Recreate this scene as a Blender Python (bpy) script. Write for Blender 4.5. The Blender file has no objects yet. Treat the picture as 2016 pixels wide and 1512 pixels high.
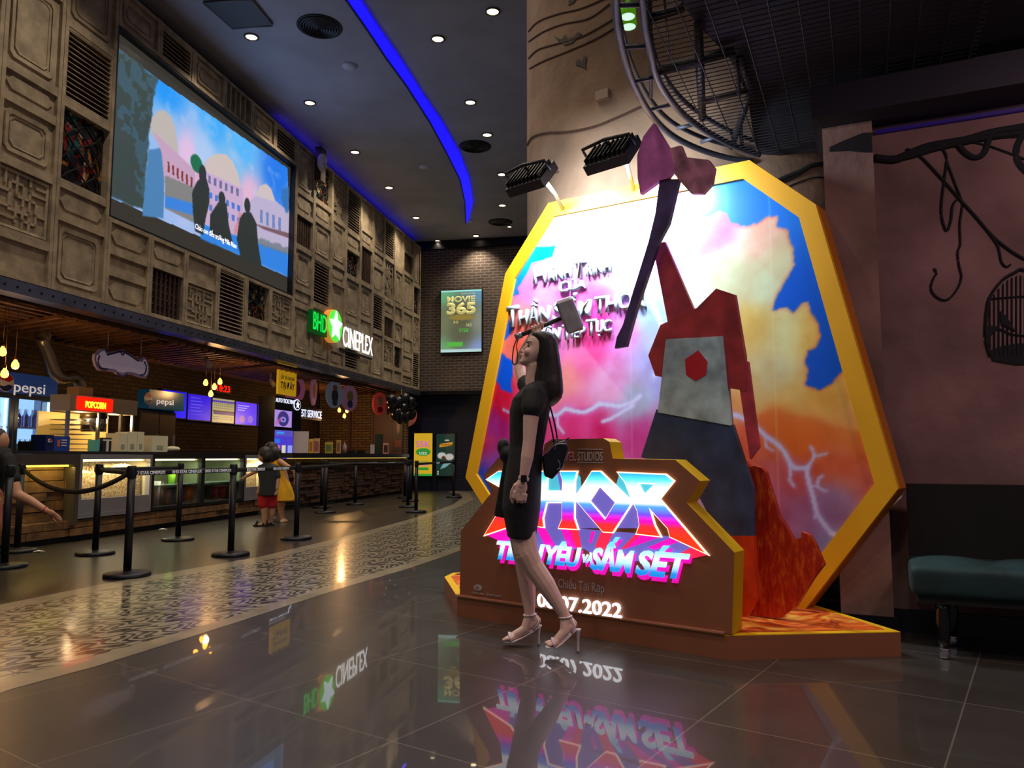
import bpy, bmesh, math, random
import numpy as np
from mathutils import Vector, Matrix
random.seed(4); RNG = np.random.RandomState(7)
sc = bpy.context.scene
COL = sc.collection
# ---------------- camera, world, exposure ----------------
CAMH = 1.03; FPX = 1510.0; PITCH = math.atan2(142, 1510)
cd = bpy.data.cameras.new('camera'); cam = bpy.data.objects.new('camera', cd); COL.objects.link(cam)
cd.sensor_width = 36; cd.lens = FPX/2016*36; cam.location = (0, 0, CAMH)
cam.rotation_euler = (math.pi/2+PITCH, 0, 0); cd.clip_start = .05; cd.clip_end = 200
sc.camera = cam
w = bpy.data.worlds.new('world'); sc.world = w; w.use_nodes = True
w.node_tree.nodes['Background'].inputs[0].default_value = (.6, .55, .72, 1)
w.node_tree.nodes['Background'].inputs[1].default_value = .125
sc.view_settings.view_transform = 'Standard'; sc.view_settings.look = 'None'
sc.view_settings.exposure = 0; sc.view_settings.gamma = 1; sc.view_settings.use_curve_mapping = False
sc.cycles.max_bounces = 6; sc.cycles.diffuse_bounces = 3; sc.cycles.glossy_bounces = 4; sc.cycles.transmission_bounces = 6
sc.cycles.use_denoising = True; sc.cycles.sample_clamp_indirect = 4; sc.cycles.caustics_reflective = False; sc.cycles.caustics_refractive = False
WARM = (1, .78, .5)
# ---------------- photo pixel <-> place helpers (2016x1512 frame) ----------------
_cp, _sp = math.cos(PITCH), math.sin(PITCH)
def ray(x, y):
    a = (x-1008)/FPX; b = (756-y)/FPX
    return Vector((a, _cp-b*_sp, _sp+b*_cp))
def G(x, y, z=0.0):
    r = ray(x, y); t = (z-CAMH)/r.z; return Vector((r.x*t, r.y*t, z))
def YD(x, y, d):
    r = ray(x, y); t = d/r.y; return Vector((r.x*t, d, CAMH+r.z*t))
class Frame:
    """vertical plane: origin P, unit direction D along it, N = facing normal"""
    def __init__(s, P, D):
        s.P = Vector((P[0], P[1], 0)); s.D = Vector((D[0], D[1], 0)).normalized(); s.N = s.D.cross(Vector((0, 0, 1)))
    def at(s, u, z, o=0.0): return s.P+s.D*u+s.N*o+Vector((0, 0, z))
    def uz(s, x, y, o=0.0):
        r = ray(x, y); q = s.P+s.N*o; c = Vector((0, 0, CAMH))
        t = (q-c).dot(s.N)/r.dot(s.N); h = c+r*t
        return ((h-s.P).dot(s.D), h.z)
    def px(s, x, y, o=0.0):
        u, z = s.uz(x, y, o); return s.at(u, z, o)
    @property
    def rz(s): return math.atan2(s.D.y, s.D.x)
AN = math.atan2(291, 1517)
W = Frame((-2.688, 23.003), (math.sin(AN), math.cos(AN)))       # tall panelled wall and counter fronts
BK = Frame((-2.688, 23.003), (math.cos(AN), -math.sin(AN)))     # brick wall at the far end
BD = Frame((1.761, 4.676), (.737, -.675))                        # big display board
SG = Frame((-.355, 5.078), (1.459, -1.078))                      # front sign box
RW = Frame((2.296, 4.657), (.909, -.417))                        # right wall
# ---------------- colours and materials ----------------
def lin(c):
    c = np.asarray(c, float)/255.0
    return np.where(c <= .04045, c/12.92, ((c+.055)/1.055)**2.4)
def L4(c): return tuple(float(v) for v in lin(c[:3]))+(1.0,)
MATS = {}
def mat(name, col=(128, 128, 128), rough=.6, metal=0, emit=None, es=1.0, alpha=None, coat=0, spec=None, bump=0, bscale=40, var=0, vscale=6, trans=0, attr=False, eattr=0.0, ior=None):
    if name in MATS: return MATS[name]
    m = bpy.data.materials.new(name); m.use_nodes = True; nt = m.node_tree; b = nt.nodes['Principled BSDF']
    b.inputs['Base Color'].default_value = L4(col); b.inputs['Roughness'].default_value = rough; b.inputs['Metallic'].default_value = metal
    if coat: b.inputs['Coat Weight'].default_value = coat; b.inputs['Coat Roughness'].default_value = .03
    if spec is not None: b.inputs['Specular IOR Level'].default_value = spec
    if trans: b.inputs['Transmission Weight'].default_value = trans
    if ior: b.inputs['IOR'].default_value = ior
    if alpha is not None: b.inputs['Alpha'].default_value = alpha
    if emit is not None: b.inputs['Emission Color'].default_value = L4(emit); b.inputs['Emission Strength'].default_value = es
    if attr:
        a = nt.nodes.new('ShaderNodeAttribute'); a.attribute_name = 'Col'
        if eattr: nt.links.new(a.outputs[0], b.inputs['Emission Color']); b.inputs['Emission Strength'].default_value = eattr; b.inputs['Base Color'].default_value = (.01, .01, .01, 1)
        else: nt.links.new(a.outputs[0], b.inputs['Base Color'])
    if var or bump:
        tc = nt.nodes.new('ShaderNodeTexCoord')
    if var:
        n = nt.nodes.new('ShaderNodeTexNoise'); n.inputs['Scale'].default_value = vscale; n.inputs['Detail'].default_value = 6
        nt.links.new(tc.outputs['Object'], n.inputs['Vector'])
        r = nt.nodes.new('ShaderNodeValToRGB'); r.color_ramp.elements[0].position = .3; r.color_ramp.elements[1].position = .7
        r.color_ramp.elements[0].color = L4([max(0, v*(1-var)) for v in col]); r.color_ramp.elements[1].color = L4([min(255, v*(1+var)) for v in col])
        nt.links.new(n.outputs[0], r.inputs[0]); nt.links.new(r.outputs[0], b.inputs['Base Color'])
    if bump:
        n2 = nt.nodes.new('ShaderNodeTexNoise'); n2.inputs['Scale'].default_value = bscale; n2.inputs['Detail'].default_value = 4
        nt.links.new(tc.outputs['Object'], n2.inputs['Vector'])
        bp = nt.nodes.new('ShaderNodeBump'); bp.inputs['Strength'].default_value = bump; bp.inputs['Distance'].default_value = .02
        nt.links.new(n2.outputs[0], bp.inputs['Height']); nt.links.new(bp.outputs[0], b.inputs['Normal'])
    MATS[name] = m; return m
def nd(nt, t, **kw):
    n = nt.nodes.new(t)
    for k, v in kw.items():
        if isinstance(v, (int, float, tuple)) and k.startswith('i'): n.inputs[int(k[1:])].default_value = v
        else: setattr(n, k, v)
    return n
def wallvec(nt, D):
    """(distance along D, height, 0) from object coordinates"""
    tc = nd(nt, 'ShaderNodeTexCoord'); dt = nd(nt, 'ShaderNodeVectorMath', operation='DOT_PRODUCT'); dt.inputs[1].default_value = D
    nt.links.new(tc.outputs['Object'], dt.inputs[0])
    sp = nd(nt, 'ShaderNodeSeparateXYZ'); nt.links.new(tc.outputs['Object'], sp.inputs[0])
    cb = nd(nt, 'ShaderNodeCombineXYZ'); nt.links.new(dt.outputs['Value'], cb.inputs[0]); nt.links.new(sp.outputs[2], cb.inputs[1])
    return cb.outputs[0], tc
def brickmat(name, D, c1, c2, mortar, bw=.24, bh=.075, ms=.012, rough=.85):
    m = bpy.data.materials.new(name); m.use_nodes = True; nt = m.node_tree; b = nt.nodes['Principled BSDF']; b.inputs['Roughness'].default_value = rough
    v, tc = wallvec(nt, D)
    br = nd(nt, 'ShaderNodeTexBrick'); br.inputs['Scale'].default_value = 1; br.inputs['Brick Width'].default_value = bw; br.inputs['Row Height'].default_value = bh; br.inputs['Mortar Size'].default_value = ms
    br.inputs['Color1'].default_value = L4(c1); br.inputs['Color2'].default_value = L4(c2); br.inputs['Mortar'].default_value = L4(mortar)
    nt.links.new(v, br.inputs['Vector']); nt.links.new(br.outputs[0], b.inputs['Base Color'])
    bp = nd(nt, 'ShaderNodeBump'); bp.inputs['Strength'].default_value = .6; bp.inputs['Distance'].default_value = .01; bp.invert = True
    nt.links.new(br.outputs[1], bp.inputs['Height']); nt.links.new(bp.outputs[0], b.inputs['Normal'])
    return m
# ---------------- objects ----------------
def props(o, label=None, cat=None, group=None, kind=None):
    if label: o['label'] = label
    if cat: o['category'] = cat
    if group: o['group'] = group
    if kind: o['kind'] = kind
    return o
XF = {}
def thing(name, label, cat, loc=(0, 0, 0), rz=0.0, group=None):
    o = bpy.data.objects.new(name, None); COL.objects.link(o); o.location = loc; o.rotation_euler = (0, 0, rz); o.empty_display_size = .1
    XF[o.name] = Matrix.Translation(Vector(loc)) @ Matrix.Rotation(rz, 4, 'Z')
    return props(o, label, cat, group)
def link(name, me, m=None, parent=None, local=False, smooth=False, loc=None):
    """me is in world coordinates unless local"""
    o = bpy.data.objects.new(name, me); COL.objects.link(o)
    if m is not None:
        for q in (m if isinstance(m, (list, tuple)) else [m]): me.materials.append(q)
    pm = XF.get(parent.name, Matrix.Identity(4)) if parent is not None else Matrix.Identity(4)
    if parent is not None:
        o.parent = parent
        if not local: me.transform(pm.inverted())
        XF[o.name] = pm
    elif loc is not None:
        me.transform(Matrix.Translation(-Vector(loc))); o.location = loc; XF[o.name] = Matrix.Translation(Vector(loc))
    if smooth:
        me.polygons.foreach_set('use_smooth', [True]*len(me.polygons))
    me.update(); return o
class MB:
    def __init__(s): s.bm = bmesh.new()
    def _mi(s, geom, mi):
        if mi:
            for f in geom:
                if isinstance(f, bmesh.types.BMFace): f.material_index = mi
    def hexa(s, c, mi=0):
        v = [s.bm.verts.new(p) for p in c]
        for q in ((0, 3, 2, 1), (4, 5, 6, 7), (0, 1, 5, 4), (1, 2, 6, 5), (2, 3, 7, 6), (3, 0, 4, 7)):
            f = s.bm.faces.new([v[i] for i in q]); f.material_index = mi
        return s
    def box(s, a, b, mi=0):
        x0, y0, z0 = a; x1, y1, z1 = b
        return s.hexa([(x0, y0, z0), (x1, y0, z0), (x1, y1, z0), (x0, y1, z0), (x0, y0, z1), (x1, y0, z1), (x1, y1, z1), (x0, y1, z1)], mi)
    def fbox(s, F, u0, u1, o0, o1, z0, z1, mi=0):
        return s.hexa([F.at(u0, z0, o1), F.at(u1, z0, o1), F.at(u1, z0, o0), F.at(u0, z0, o0), F.at(u0, z1, o1), F.at(u1, z1, o1), F.at(u1, z1, o0), F.at(u0, z1, o0)], mi)
    def prism(s, pts, vec, mi=0, side=None):
        """pts: 3d loop, extruded by vec"""
        vec = Vector(vec); n = len(pts); side = mi if side is None else side
        a = [s.bm.verts.new(p) for p in pts]; b = [s.bm.verts.new(Vector(p)+vec) for p in pts]
        f = s.bm.faces.new(a); f.material_index = mi; f2 = s.bm.faces.new(b[::-1]); f2.material_index = side
        for i in range(n):
            q = s.bm.faces.new((a[(i+1) % n], a[i], b[i], b[(i+1) % n])); q.material_index = side
        return s
    def fprism(s, F, uz, o0, o1, mi=0, side=None):
        """outline (u,z) on frame; front at o1, back at o0"""
        return s.prism([F.at(u, z, o1) for u, z in uz], F.N*(o0-o1), mi, side)
    def ngon(s, pts, mi=0):
        f = s.bm.faces.new([s.bm.verts.new(p) for p in pts]); f.material_index = mi; return s
    def cyl(s, p0, p1, r0, r1=None, n=16, mi=0, cap=True):
        p0, p1 = Vector(p0), Vector(p1); r1 = r0 if r1 is None else r1; d = p1-p0
        q = d.to_track_quat('Z', 'Y').to_matrix() if d.length > 1e-9 else Matrix.Identity(3)
        A = []; B = []
        for i in range(n):
            t = 2*math.pi*i/n; e = q @ Vector((math.cos(t), math.sin(t), 0))
            A.append(s.bm.verts.new(p0+e*r0)); B.append(s.bm.verts.new(p1+e*r1))
        for i in range(n):
            f = s.bm.faces.new((A[i], A[(i+1) % n], B[(i+1) % n], B[i])); f.material_index = mi; f.smooth = True
        if cap:
            f = s.bm.faces.new(A[::-1]); f.material_index = mi; f = s.bm.faces.new(B); f.material_index = mi
        return s
    def lathe(s, prof, c=(0, 0, 0), n=24, mi=0, axis=None):
        """prof [(r,z)] around z at c (or a given rotation matrix)"""
        c = Vector(c); R = axis or Matrix.Identity(3); rings = []
        for r, z in prof:
            rings.append([s.bm.verts.new(c+R @ Vector((r*math.cos(2*math.pi*i/n), r*math.sin(2*math.pi*i/n), z))) for i in range(n)])
        for a, b in zip(rings[:-1], rings[1:]):
            for i in range(n):
                f = s.bm.faces.new((a[i], a[(i+1) % n], b[(i+1) % n], b[i])); f.smooth = True; f.material_index = mi
        if prof[0][0] > 1e-4: s.bm.faces.new(rings[0][::-1]).material_index = mi
        if prof[-1][0] > 1e-4: s.bm.faces.new(rings[-1]).material_index = mi
        return s
    def ell(s, c, r, n=2, rot=None, mi=0):
        """ellipsoid"""
        M = Matrix.Translation(Vector(c)) @ (rot.to_4x4() if rot else Matrix.Identity(4)) @ Matrix.Diagonal((*((r, r, r) if isinstance(r, (int, float)) else r), 1))
        g = bmesh.ops.create_icosphere(s.bm, subdivisions=n, radius=1, matrix=M)
        for v in g['verts']:
            for f in v.link_faces: f.smooth = True; f.material_index = mi
        return s
    def cap(s, p0, r0, p1, r1, n=12):
        """tapered capsule, for remeshing"""
        s.ell(p0, r0, 2); s.ell(p1, r1, 2); s.cyl(p0, p1, r0, r1, n); return s
    def chain(s, pts, n=12):
        for (a, ra), (b, rb) in zip(pts[:-1], pts[1:]): s.cap(a, ra, b, rb, n)
        return s
    def tube(s, pts, r, n=8, mi=0, flat=None, closed=False):
        pts = [Vector(p) for p in pts]; rings = []; m = len(pts)
        up = Vector((0, 0, 1))
        for i, p in enumerate(pts):
            d = (pts[min(i+1, m-1)]-pts[max(i-1, 0)]).normalized()
            x = d.cross(up)
            if x.length < .05: x = d.cross(Vector((0, 1, 0)))
            x.normalize(); y = x.cross(d).normalized()
            rr = r[i] if isinstance(r, (list, tuple)) else r
            rx, ry = (rr, rr) if flat is None else (flat[0], flat[1])
            rings.append([s.bm.verts.new(p+x*rx*math.cos(2*math.pi*k/n)+y*ry*math.sin(2*math.pi*k/n)) for k in range(n)])
        for a, b in zip(rings[:-1], rings[1:]):
            for k in range(n):
                f = s.bm.faces.new((a[k], a[(k+1) % n], b[(k+1) % n], b[k])); f.smooth = True; f.material_index = mi
        s.bm.faces.new(rings[0][::-1]).material_index = mi; s.bm.faces.new(rings[-1]).material_index = mi
        return s
    def loft(s, rings, cap=True, mi=0):
        R = [[s.bm.verts.new(p) for p in r] for r in rings]; n = len(rings[0])
        for a, b in zip(R[:-1], R[1:]):
            for k in range(n):
                f = s.bm.faces.new((a[k], a[(k+1) % n], b[(k+1) % n], b[k])); f.smooth = True; f.material_index = mi
        if cap: s.bm.faces.new(R[0][::-1]).material_index = mi; s.bm.faces.new(R[-1]).material_index = mi
        return s
    def me(s, name='m'):
        bmesh.ops.recalc_face_normals(s.bm, faces=s.bm.faces)
        me = bpy.data.meshes.new(name); s.bm.to_mesh(me); s.bm.free(); return me
    def obj(s, name, m, parent=None, local=False, smooth=False, loc=None):
        return link(name, s.me(name), m, parent, local, smooth, loc)
def evalmesh(o, name):
    dg = bpy.context.evaluated_depsgraph_get(); dg.update(); me = bpy.data.meshes.new_from_object(o.evaluated_get(dg)); me.name = name
    old = o.data; bpy.data.objects.remove(o, do_unlink=True); return me
def remesh(mb, name, m, parent=None, voxel=.01, smooth=3, fac=.5, loc=None, sub=0):
    o = bpy.data.objects.new('tmp', mb.me('tmp')); COL.objects.link(o)
    r = o.modifiers.new('r', 'REMESH'); r.mode = 'VOXEL'; r.voxel_size = voxel; r.use_smooth_shade = True
    if smooth: q = o.modifiers.new('s', 'SMOOTH'); q.factor = fac; q.iterations = smooth
    me = evalmesh(o, name); me.materials.clear()
    return link(name, me, m, parent, smooth=True, loc=loc)
def text(s, F, u, z, o, h, m, name='lettering', parent=None, align='LEFT', width=None, depth=.004, bold=0.0, shear=0.0, rot=0.0, loc=None, mesh_only=False, space=1.0):
    c = bpy.data.curves.new('t', 'FONT'); c.body = s; c.size = 1; c.extrude = .0; c.offset = bold; c.shear = shear; c.resolution_u = 3; c.space_character = space
    ob = bpy.data.objects.new('t', c); COL.objects.link(ob)
    me = evalmesh(ob, name); me.materials.clear()
    if not len(me.vertices): return None
    co = np.empty(len(me.vertices)*3); me.vertices.foreach_get('co', co); co = co.reshape(-1, 3)
    x0, x1 = co[:, 0].min(), co[:, 0].max()
    k = h/.7; kx = k if width is None else width/(x1-x0)
    X = (co[:, 0]-x0)*kx; Yv = co[:, 1]*k
    wd = (x1-x0)*kx
    X -= {'LEFT': 0, 'CENTER': wd/2, 'RIGHT': wd}[align]
    cr, sr = math.cos(rot), math.sin(rot); X, Yv = X*cr-Yv*sr, X*sr+Yv*cr
    P = np.array(F.P)[None]+np.array(F.D)[None]*(u+X)[:, None]+np.array([0, 0, 1.0])[None]*(z+Yv)[:, None]+np.array(F.N)[None]*o
    me.vertices.foreach_set('co', P.astype('f').ravel()); me.update()
    bm = bmesh.new(); bm.from_mesh(me)
    g = bmesh.ops.extrude_face_region(bm, geom=list(bm.faces)); vs = [e for e in g['geom'] if isinstance(e, bmesh.types.BMVert)]
    bmesh.ops.translate(bm, verts=vs, vec=F.N*depth); bmesh.ops.recalc_face_normals(bm, faces=bm.faces); bm.to_mesh(me); bm.free()
    if mesh_only: return me
    return link(name, me, m, parent, loc=loc)
# ---------------- printed pictures: painted on a fine grid ----------------
class Print:
    def __init__(s, u0, z0, u1, z1, nu, nz, base=(128, 128, 128)):
        s.u0, s.z0, s.u1, s.z1, s.nu, s.nz = u0, z0, u1, z1, nu, nz
        s.U, s.Z = np.meshgrid(np.linspace(u0, u1, nu), np.linspace(z0, z1, nz))
        s.C = np.ones((nz, nu, 3))*np.array(base, float)
    def noise(s, sc_, seed=0, oct_=3):
        r = np.random.RandomState(seed); out = np.zeros_like(s.U); a = 1.0; t = 0
        for o in range(oct_):
            g = r.rand(64, 64); x = (s.U-s.u0)*sc_*2**o; y = (s.Z-s.z0)*sc_*2**o
            xi = np.floor(x).astype(int); yi = np.floor(y).astype(int); fx = x-xi; fy = y-yi; fx = fx*fx*(3-2*fx); fy = fy*fy*(3-2*fy)
            q = lambda i, j: g[(yi+j) % 64, (xi+i) % 64]
            out += a*((q(0, 0)*(1-fx)+q(1, 0)*fx)*(1-fy)+(q(0, 1)*(1-fx)+q(1, 1)*fx)*fy); t += a; a *= .5
        return out/t
    def mask(s, pts, wob=0, wsc=8, seed=1):
        U, Z = s.U, s.Z
        if wob:
            U = U+(s.noise(wsc, seed)-.5)*wob; Z = Z+(s.noise(wsc, seed+9)-.5)*wob
        m = np.zeros(U.shape, bool); n = len(pts)
        for i in range(n):
            (x0, y0), (x1, y1) = pts[i], pts[(i+1) % n]
            if y0 == y1: continue
            c = ((y0 > Z) != (y1 > Z)); xx = (x1-x0)*(Z-y0)/(y1-y0)+x0; m ^= c & (U < xx)
        return m.astype(float)
    def soft(s, m, k):
        for _ in range(k):
            m = (m+np.roll(m, 1, 0)+np.roll(m, -1, 0)+np.roll(m, 1, 1)+np.roll(m, -1, 1))/5
        return m
    def put(s, m, col, a=1.0):
        m = (m*a)[..., None]; s.C = s.C*(1-m)+(np.array(col, float) if not isinstance(col, np.ndarray) or col.ndim < 3 else col)*m
    def poly(s, pts, col, soft=0, a=1.0, wob=0, wsc=8, seed=1): s.put(s.soft(s.mask(pts, wob, wsc, seed), soft), col, a)
    def rect(s, x0, y0, x1, y1, col, soft=0, a=1.0): s.put(s.soft(((s.U >= x0) & (s.U <= x1) & (s.Z >= y0) & (s.Z <= y1)).astype(float), soft), col, a)
    def ellip(s, cx, cy, rx, ry, col, soft=0, a=1.0): s.put(s.soft(((((s.U-cx)/rx)**2+((s.Z-cy)/ry)**2) <= 1).astype(float), soft), col, a)
    def line(s, pts, wd, col, soft=0, a=1.0):
        d = np.full(s.U.shape, 1e9)
        for (x0, y0), (x1, y1) in zip(pts[:-1], pts[1:]):
            vx, vy = x1-x0, y1-y0; L = vx*vx+vy*vy+1e-12; t = np.clip(((s.U-x0)*vx+(s.Z-y0)*vy)/L, 0, 1)
            d = np.minimum(d, np.hypot(s.U-x0-t*vx, s.Z-y0-t*vy))
        s.put(s.soft((d < wd/2).astype(float), soft), col, a)
    def field(s, ctrl, power=3):
        """smooth colour field through control points [(u,z,col)]"""
        num = np.zeros_like(s.C); den = np.zeros(s.U.shape)
        for u, z, c in ctrl:
            w_ = 1/(((s.U-u)**2+(s.Z-z)**2)**(power/2)+1e-4); num += w_[..., None]*np.array(c, float); den += w_
        return num/den[..., None]
    def mesh(s, F, o, name, m, parent=None, keep=None, thick=0, loc=None):
        P = np.array(F.P)+s.U[..., None]*np.array(F.D)+s.Z[..., None]*np.array([0, 0, 1.0])+np.array(F.N)*o
        idx = np.arange(s.nu*s.nz).reshape(s.nz, s.nu)
        q = np.stack([idx[:-1, :-1], idx[:-1, 1:], idx[1:, 1:], idx[1:, :-1]], -1).reshape(-1, 4)
        if keep is not None:
            km = s.mask(keep).ravel() > .5; q = q[km[q].all(1)]
        me = bpy.data.meshes.new(name); nf = len(q)
        me.vertices.add(s.nu*s.nz); me.vertices.foreach_set('co', P.astype('f').ravel())
        me.loops.add(nf*4); me.loops.foreach_set('vertex_index', q.ravel().astype('i'))
        me.polygons.add(nf); me.polygons.foreach_set('loop_start', (np.arange(nf)*4).astype('i')); me.polygons.foreach_set('loop_total', np.full(nf, 4, 'i'))
        me.update(); me.validate()
        ca = me.color_attributes.new('Col', 'FLOAT_COLOR', 'POINT')
        c4 = np.ones((s.nu*s.nz, 4), 'f'); c4[:, :3] = lin(np.clip(s.C, 0, 255)).reshape(-1, 3); ca.data.foreach_set('color', c4.ravel())
        if keep is not None:
            bm = bmesh.new(); bm.from_mesh(me); bmesh.ops.delete(bm, geom=[v for v in bm.verts if not v.link_faces], context='VERTS'); bm.to_mesh(me); bm.free()
        return link(name, me, m, parent, loc=loc)
M_print = mat('printed_matt', rough=.45, attr=True)
M_lit = mat('lit_picture', rough=.3, attr=True, eattr=1.0)
def light(kind, name, loc, energy, color=(1, 1, 1), **kw):
    l = bpy.data.lights.new(name, kind); l.energy = energy; l.color = color
    for k, v in kw.items():
        if k not in ('aim',): setattr(l, k, v)
    o = bpy.data.objects.new(name, l); COL.objects.link(o); o.location = loc
    if 'aim' in kw: o.rotation_euler = (Vector(kw['aim'])-Vector(loc)).to_track_quat('-Z', 'Y').to_euler()
    return o
def copytree(o, loc=None, rz=None, label=None, parent=None):
    c = o.copy(); COL.objects.link(c); c.parent = parent
    if loc is not None: c.location = loc
    if rz is not None: c.rotation_euler = (0, 0, rz)
    if label: c['label'] = label
    for ch in list(o.children): copytree(ch, parent=c)
    return c
# ---------------- lamps of the place (ceiling downlights and floodlights) and added fill ----------------
CEIL = 7.55
DL = [(495, 72, 'nearest downlight beside the ceiling hatch corner'), (610, 202, 'downlight in the row along the panelled wall, left of the white smoke detector'),
      (699, 299, 'downlight above the white mask on the panelled wall'), (766, 369, 'downlight above the stained glass panels, third from the back in the wall row'),
      (819, 428, 'second to last downlight of the row along the panelled wall'), (862, 474, 'last downlight of the wall row in front of the brick wall'),
      (862, 76, 'downlight right of the blue light strip, level with the round air diffuser'), (926, 201, 'downlight right of the blue light strip, between two others of its row'),
      (959, 265, 'downlight just above the second round air diffuser'), (988, 343, 'orange tinted downlight beside the grey column edge'),
      (989, 404, 'downlight near the column just above the farthest air diffuser'), (937, 464, 'downlight at the far end below the tip of the blue light strip'),
      (970, 22, 'topmost downlight beside the grey column at the picture edge'), (1003, 446, 'small dim downlight far back beside the farthest air diffuser')]
DLP = [G(x, y, CEIL) for x, y, _ in DL]
for i, p in enumerate(DLP):
    light('SPOT', 'downlight_and_fill_beam', (p.x, p.y, CEIL-.06), 150, (1, .84, .64), spot_size=math.radians(115), spot_blend=.8, shadow_soft_size=.05)
# downlight rows carried on behind the photographer; the lower spots are added front fill
for x, y, z, e in ((-4.2, 8.4, CEIL, 150), (-4.6, 6.1, CEIL, 150), (-4.9, 3.8, CEIL, 150), (-1.4, 8.5, CEIL, 150), (-1.7, 6.2, CEIL, 170), (-2, 3.9, CEIL, 170), (-2.2, 1.6, CEIL, 170), (.2, 2.6, 6, 110), (.1, .3, 5, 130), (1.9, 1.6, 5, 60), (-2.5, -1, CEIL, 200)):
    light('SPOT', 'downlight_and_fill_beam', (x, y, z-.06), e, (1, .84, .66), spot_size=math.radians(125), spot_blend=.9, shadow_soft_size=.12)
light('AREA', 'right_wall_fill', (3.0, 2.2, 3.2), 24, (1, .62, .62), shape='DISK', size=.4, aim=(3.0, 3.6, 0))  # added fill under the mezzanine to brighten the right wall, not a fixture
# ---------------- procedural surfaces of the setting ----------------
def tilemat():
    m = bpy.data.materials.new('dark_stone_tiles'); m.use_nodes = True; nt = m.node_tree; b = nt.nodes['Principled BSDF']
    tc = nd(nt, 'ShaderNodeTexCoord'); cu = Vector((.824, -.566, 0)); cv = Vector((.566, .824, 0)); cb = nd(nt, 'ShaderNodeCombineXYZ')
    for k, (v, off) in enumerate(((cu, 1.995+.838*20), (cv, -2.976+.838*20))):
        d = nd(nt, 'ShaderNodeVectorMath', operation='DOT_PRODUCT'); d.inputs[1].default_value = v; nt.links.new(tc.outputs['Object'], d.inputs[0])
        a = nd(nt, 'ShaderNodeMath', operation='ADD', i1=off); nt.links.new(d.outputs['Value'], a.inputs[0]); nt.links.new(a.outputs[0], cb.inputs[k])
    br = nd(nt, 'ShaderNodeTexBrick'); br.offset = 0; br.inputs['Scale'].default_value = 1; br.inputs['Brick Width'].default_value = .838; br.inputs['Row Height'].default_value = .838
    br.inputs['Mortar Size'].default_value = .0035; br.inputs['Mortar Smooth'].default_value = .1
    br.inputs['Color1'].default_value = L4((76, 73, 68)); br.inputs['Color2'].default_value = L4((71, 69, 65)); br.inputs['Mortar'].default_value = L4((128, 122, 112))
    nt.links.new(cb.outputs[0], br.inputs['Vector'])
    n = nd(nt, 'ShaderNodeTexNoise'); n.inputs['Scale'].default_value = 3; n.inputs['Detail'].default_value = 8; nt.links.new(tc.outputs['Object'], n.inputs['Vector'])
    mx = nd(nt, 'ShaderNodeMix', data_type='RGBA', blend_type='MULTIPLY'); mx.inputs[0].default_value = .5
    nt.links.new(br.outputs[0], mx.inputs[6]); nt.links.new(n.outputs[0], mx.inputs[7]); nt.links.new(mx.outputs[2], b.inputs['Base Color'])
    r = nd(nt, 'ShaderNodeMapRange'); r.inputs[3].default_value = .3; r.inputs[4].default_value = .38; nt.links.new(n.outputs[0], r.inputs[0]); nt.links.new(r.outputs[0], b.inputs['Roughness'])
    b.inputs['Coat Weight'].default_value = .65; b.inputs['Coat Roughness'].default_value = .02; b.inputs['Specular IOR Level'].default_value = .6
    return m
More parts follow.
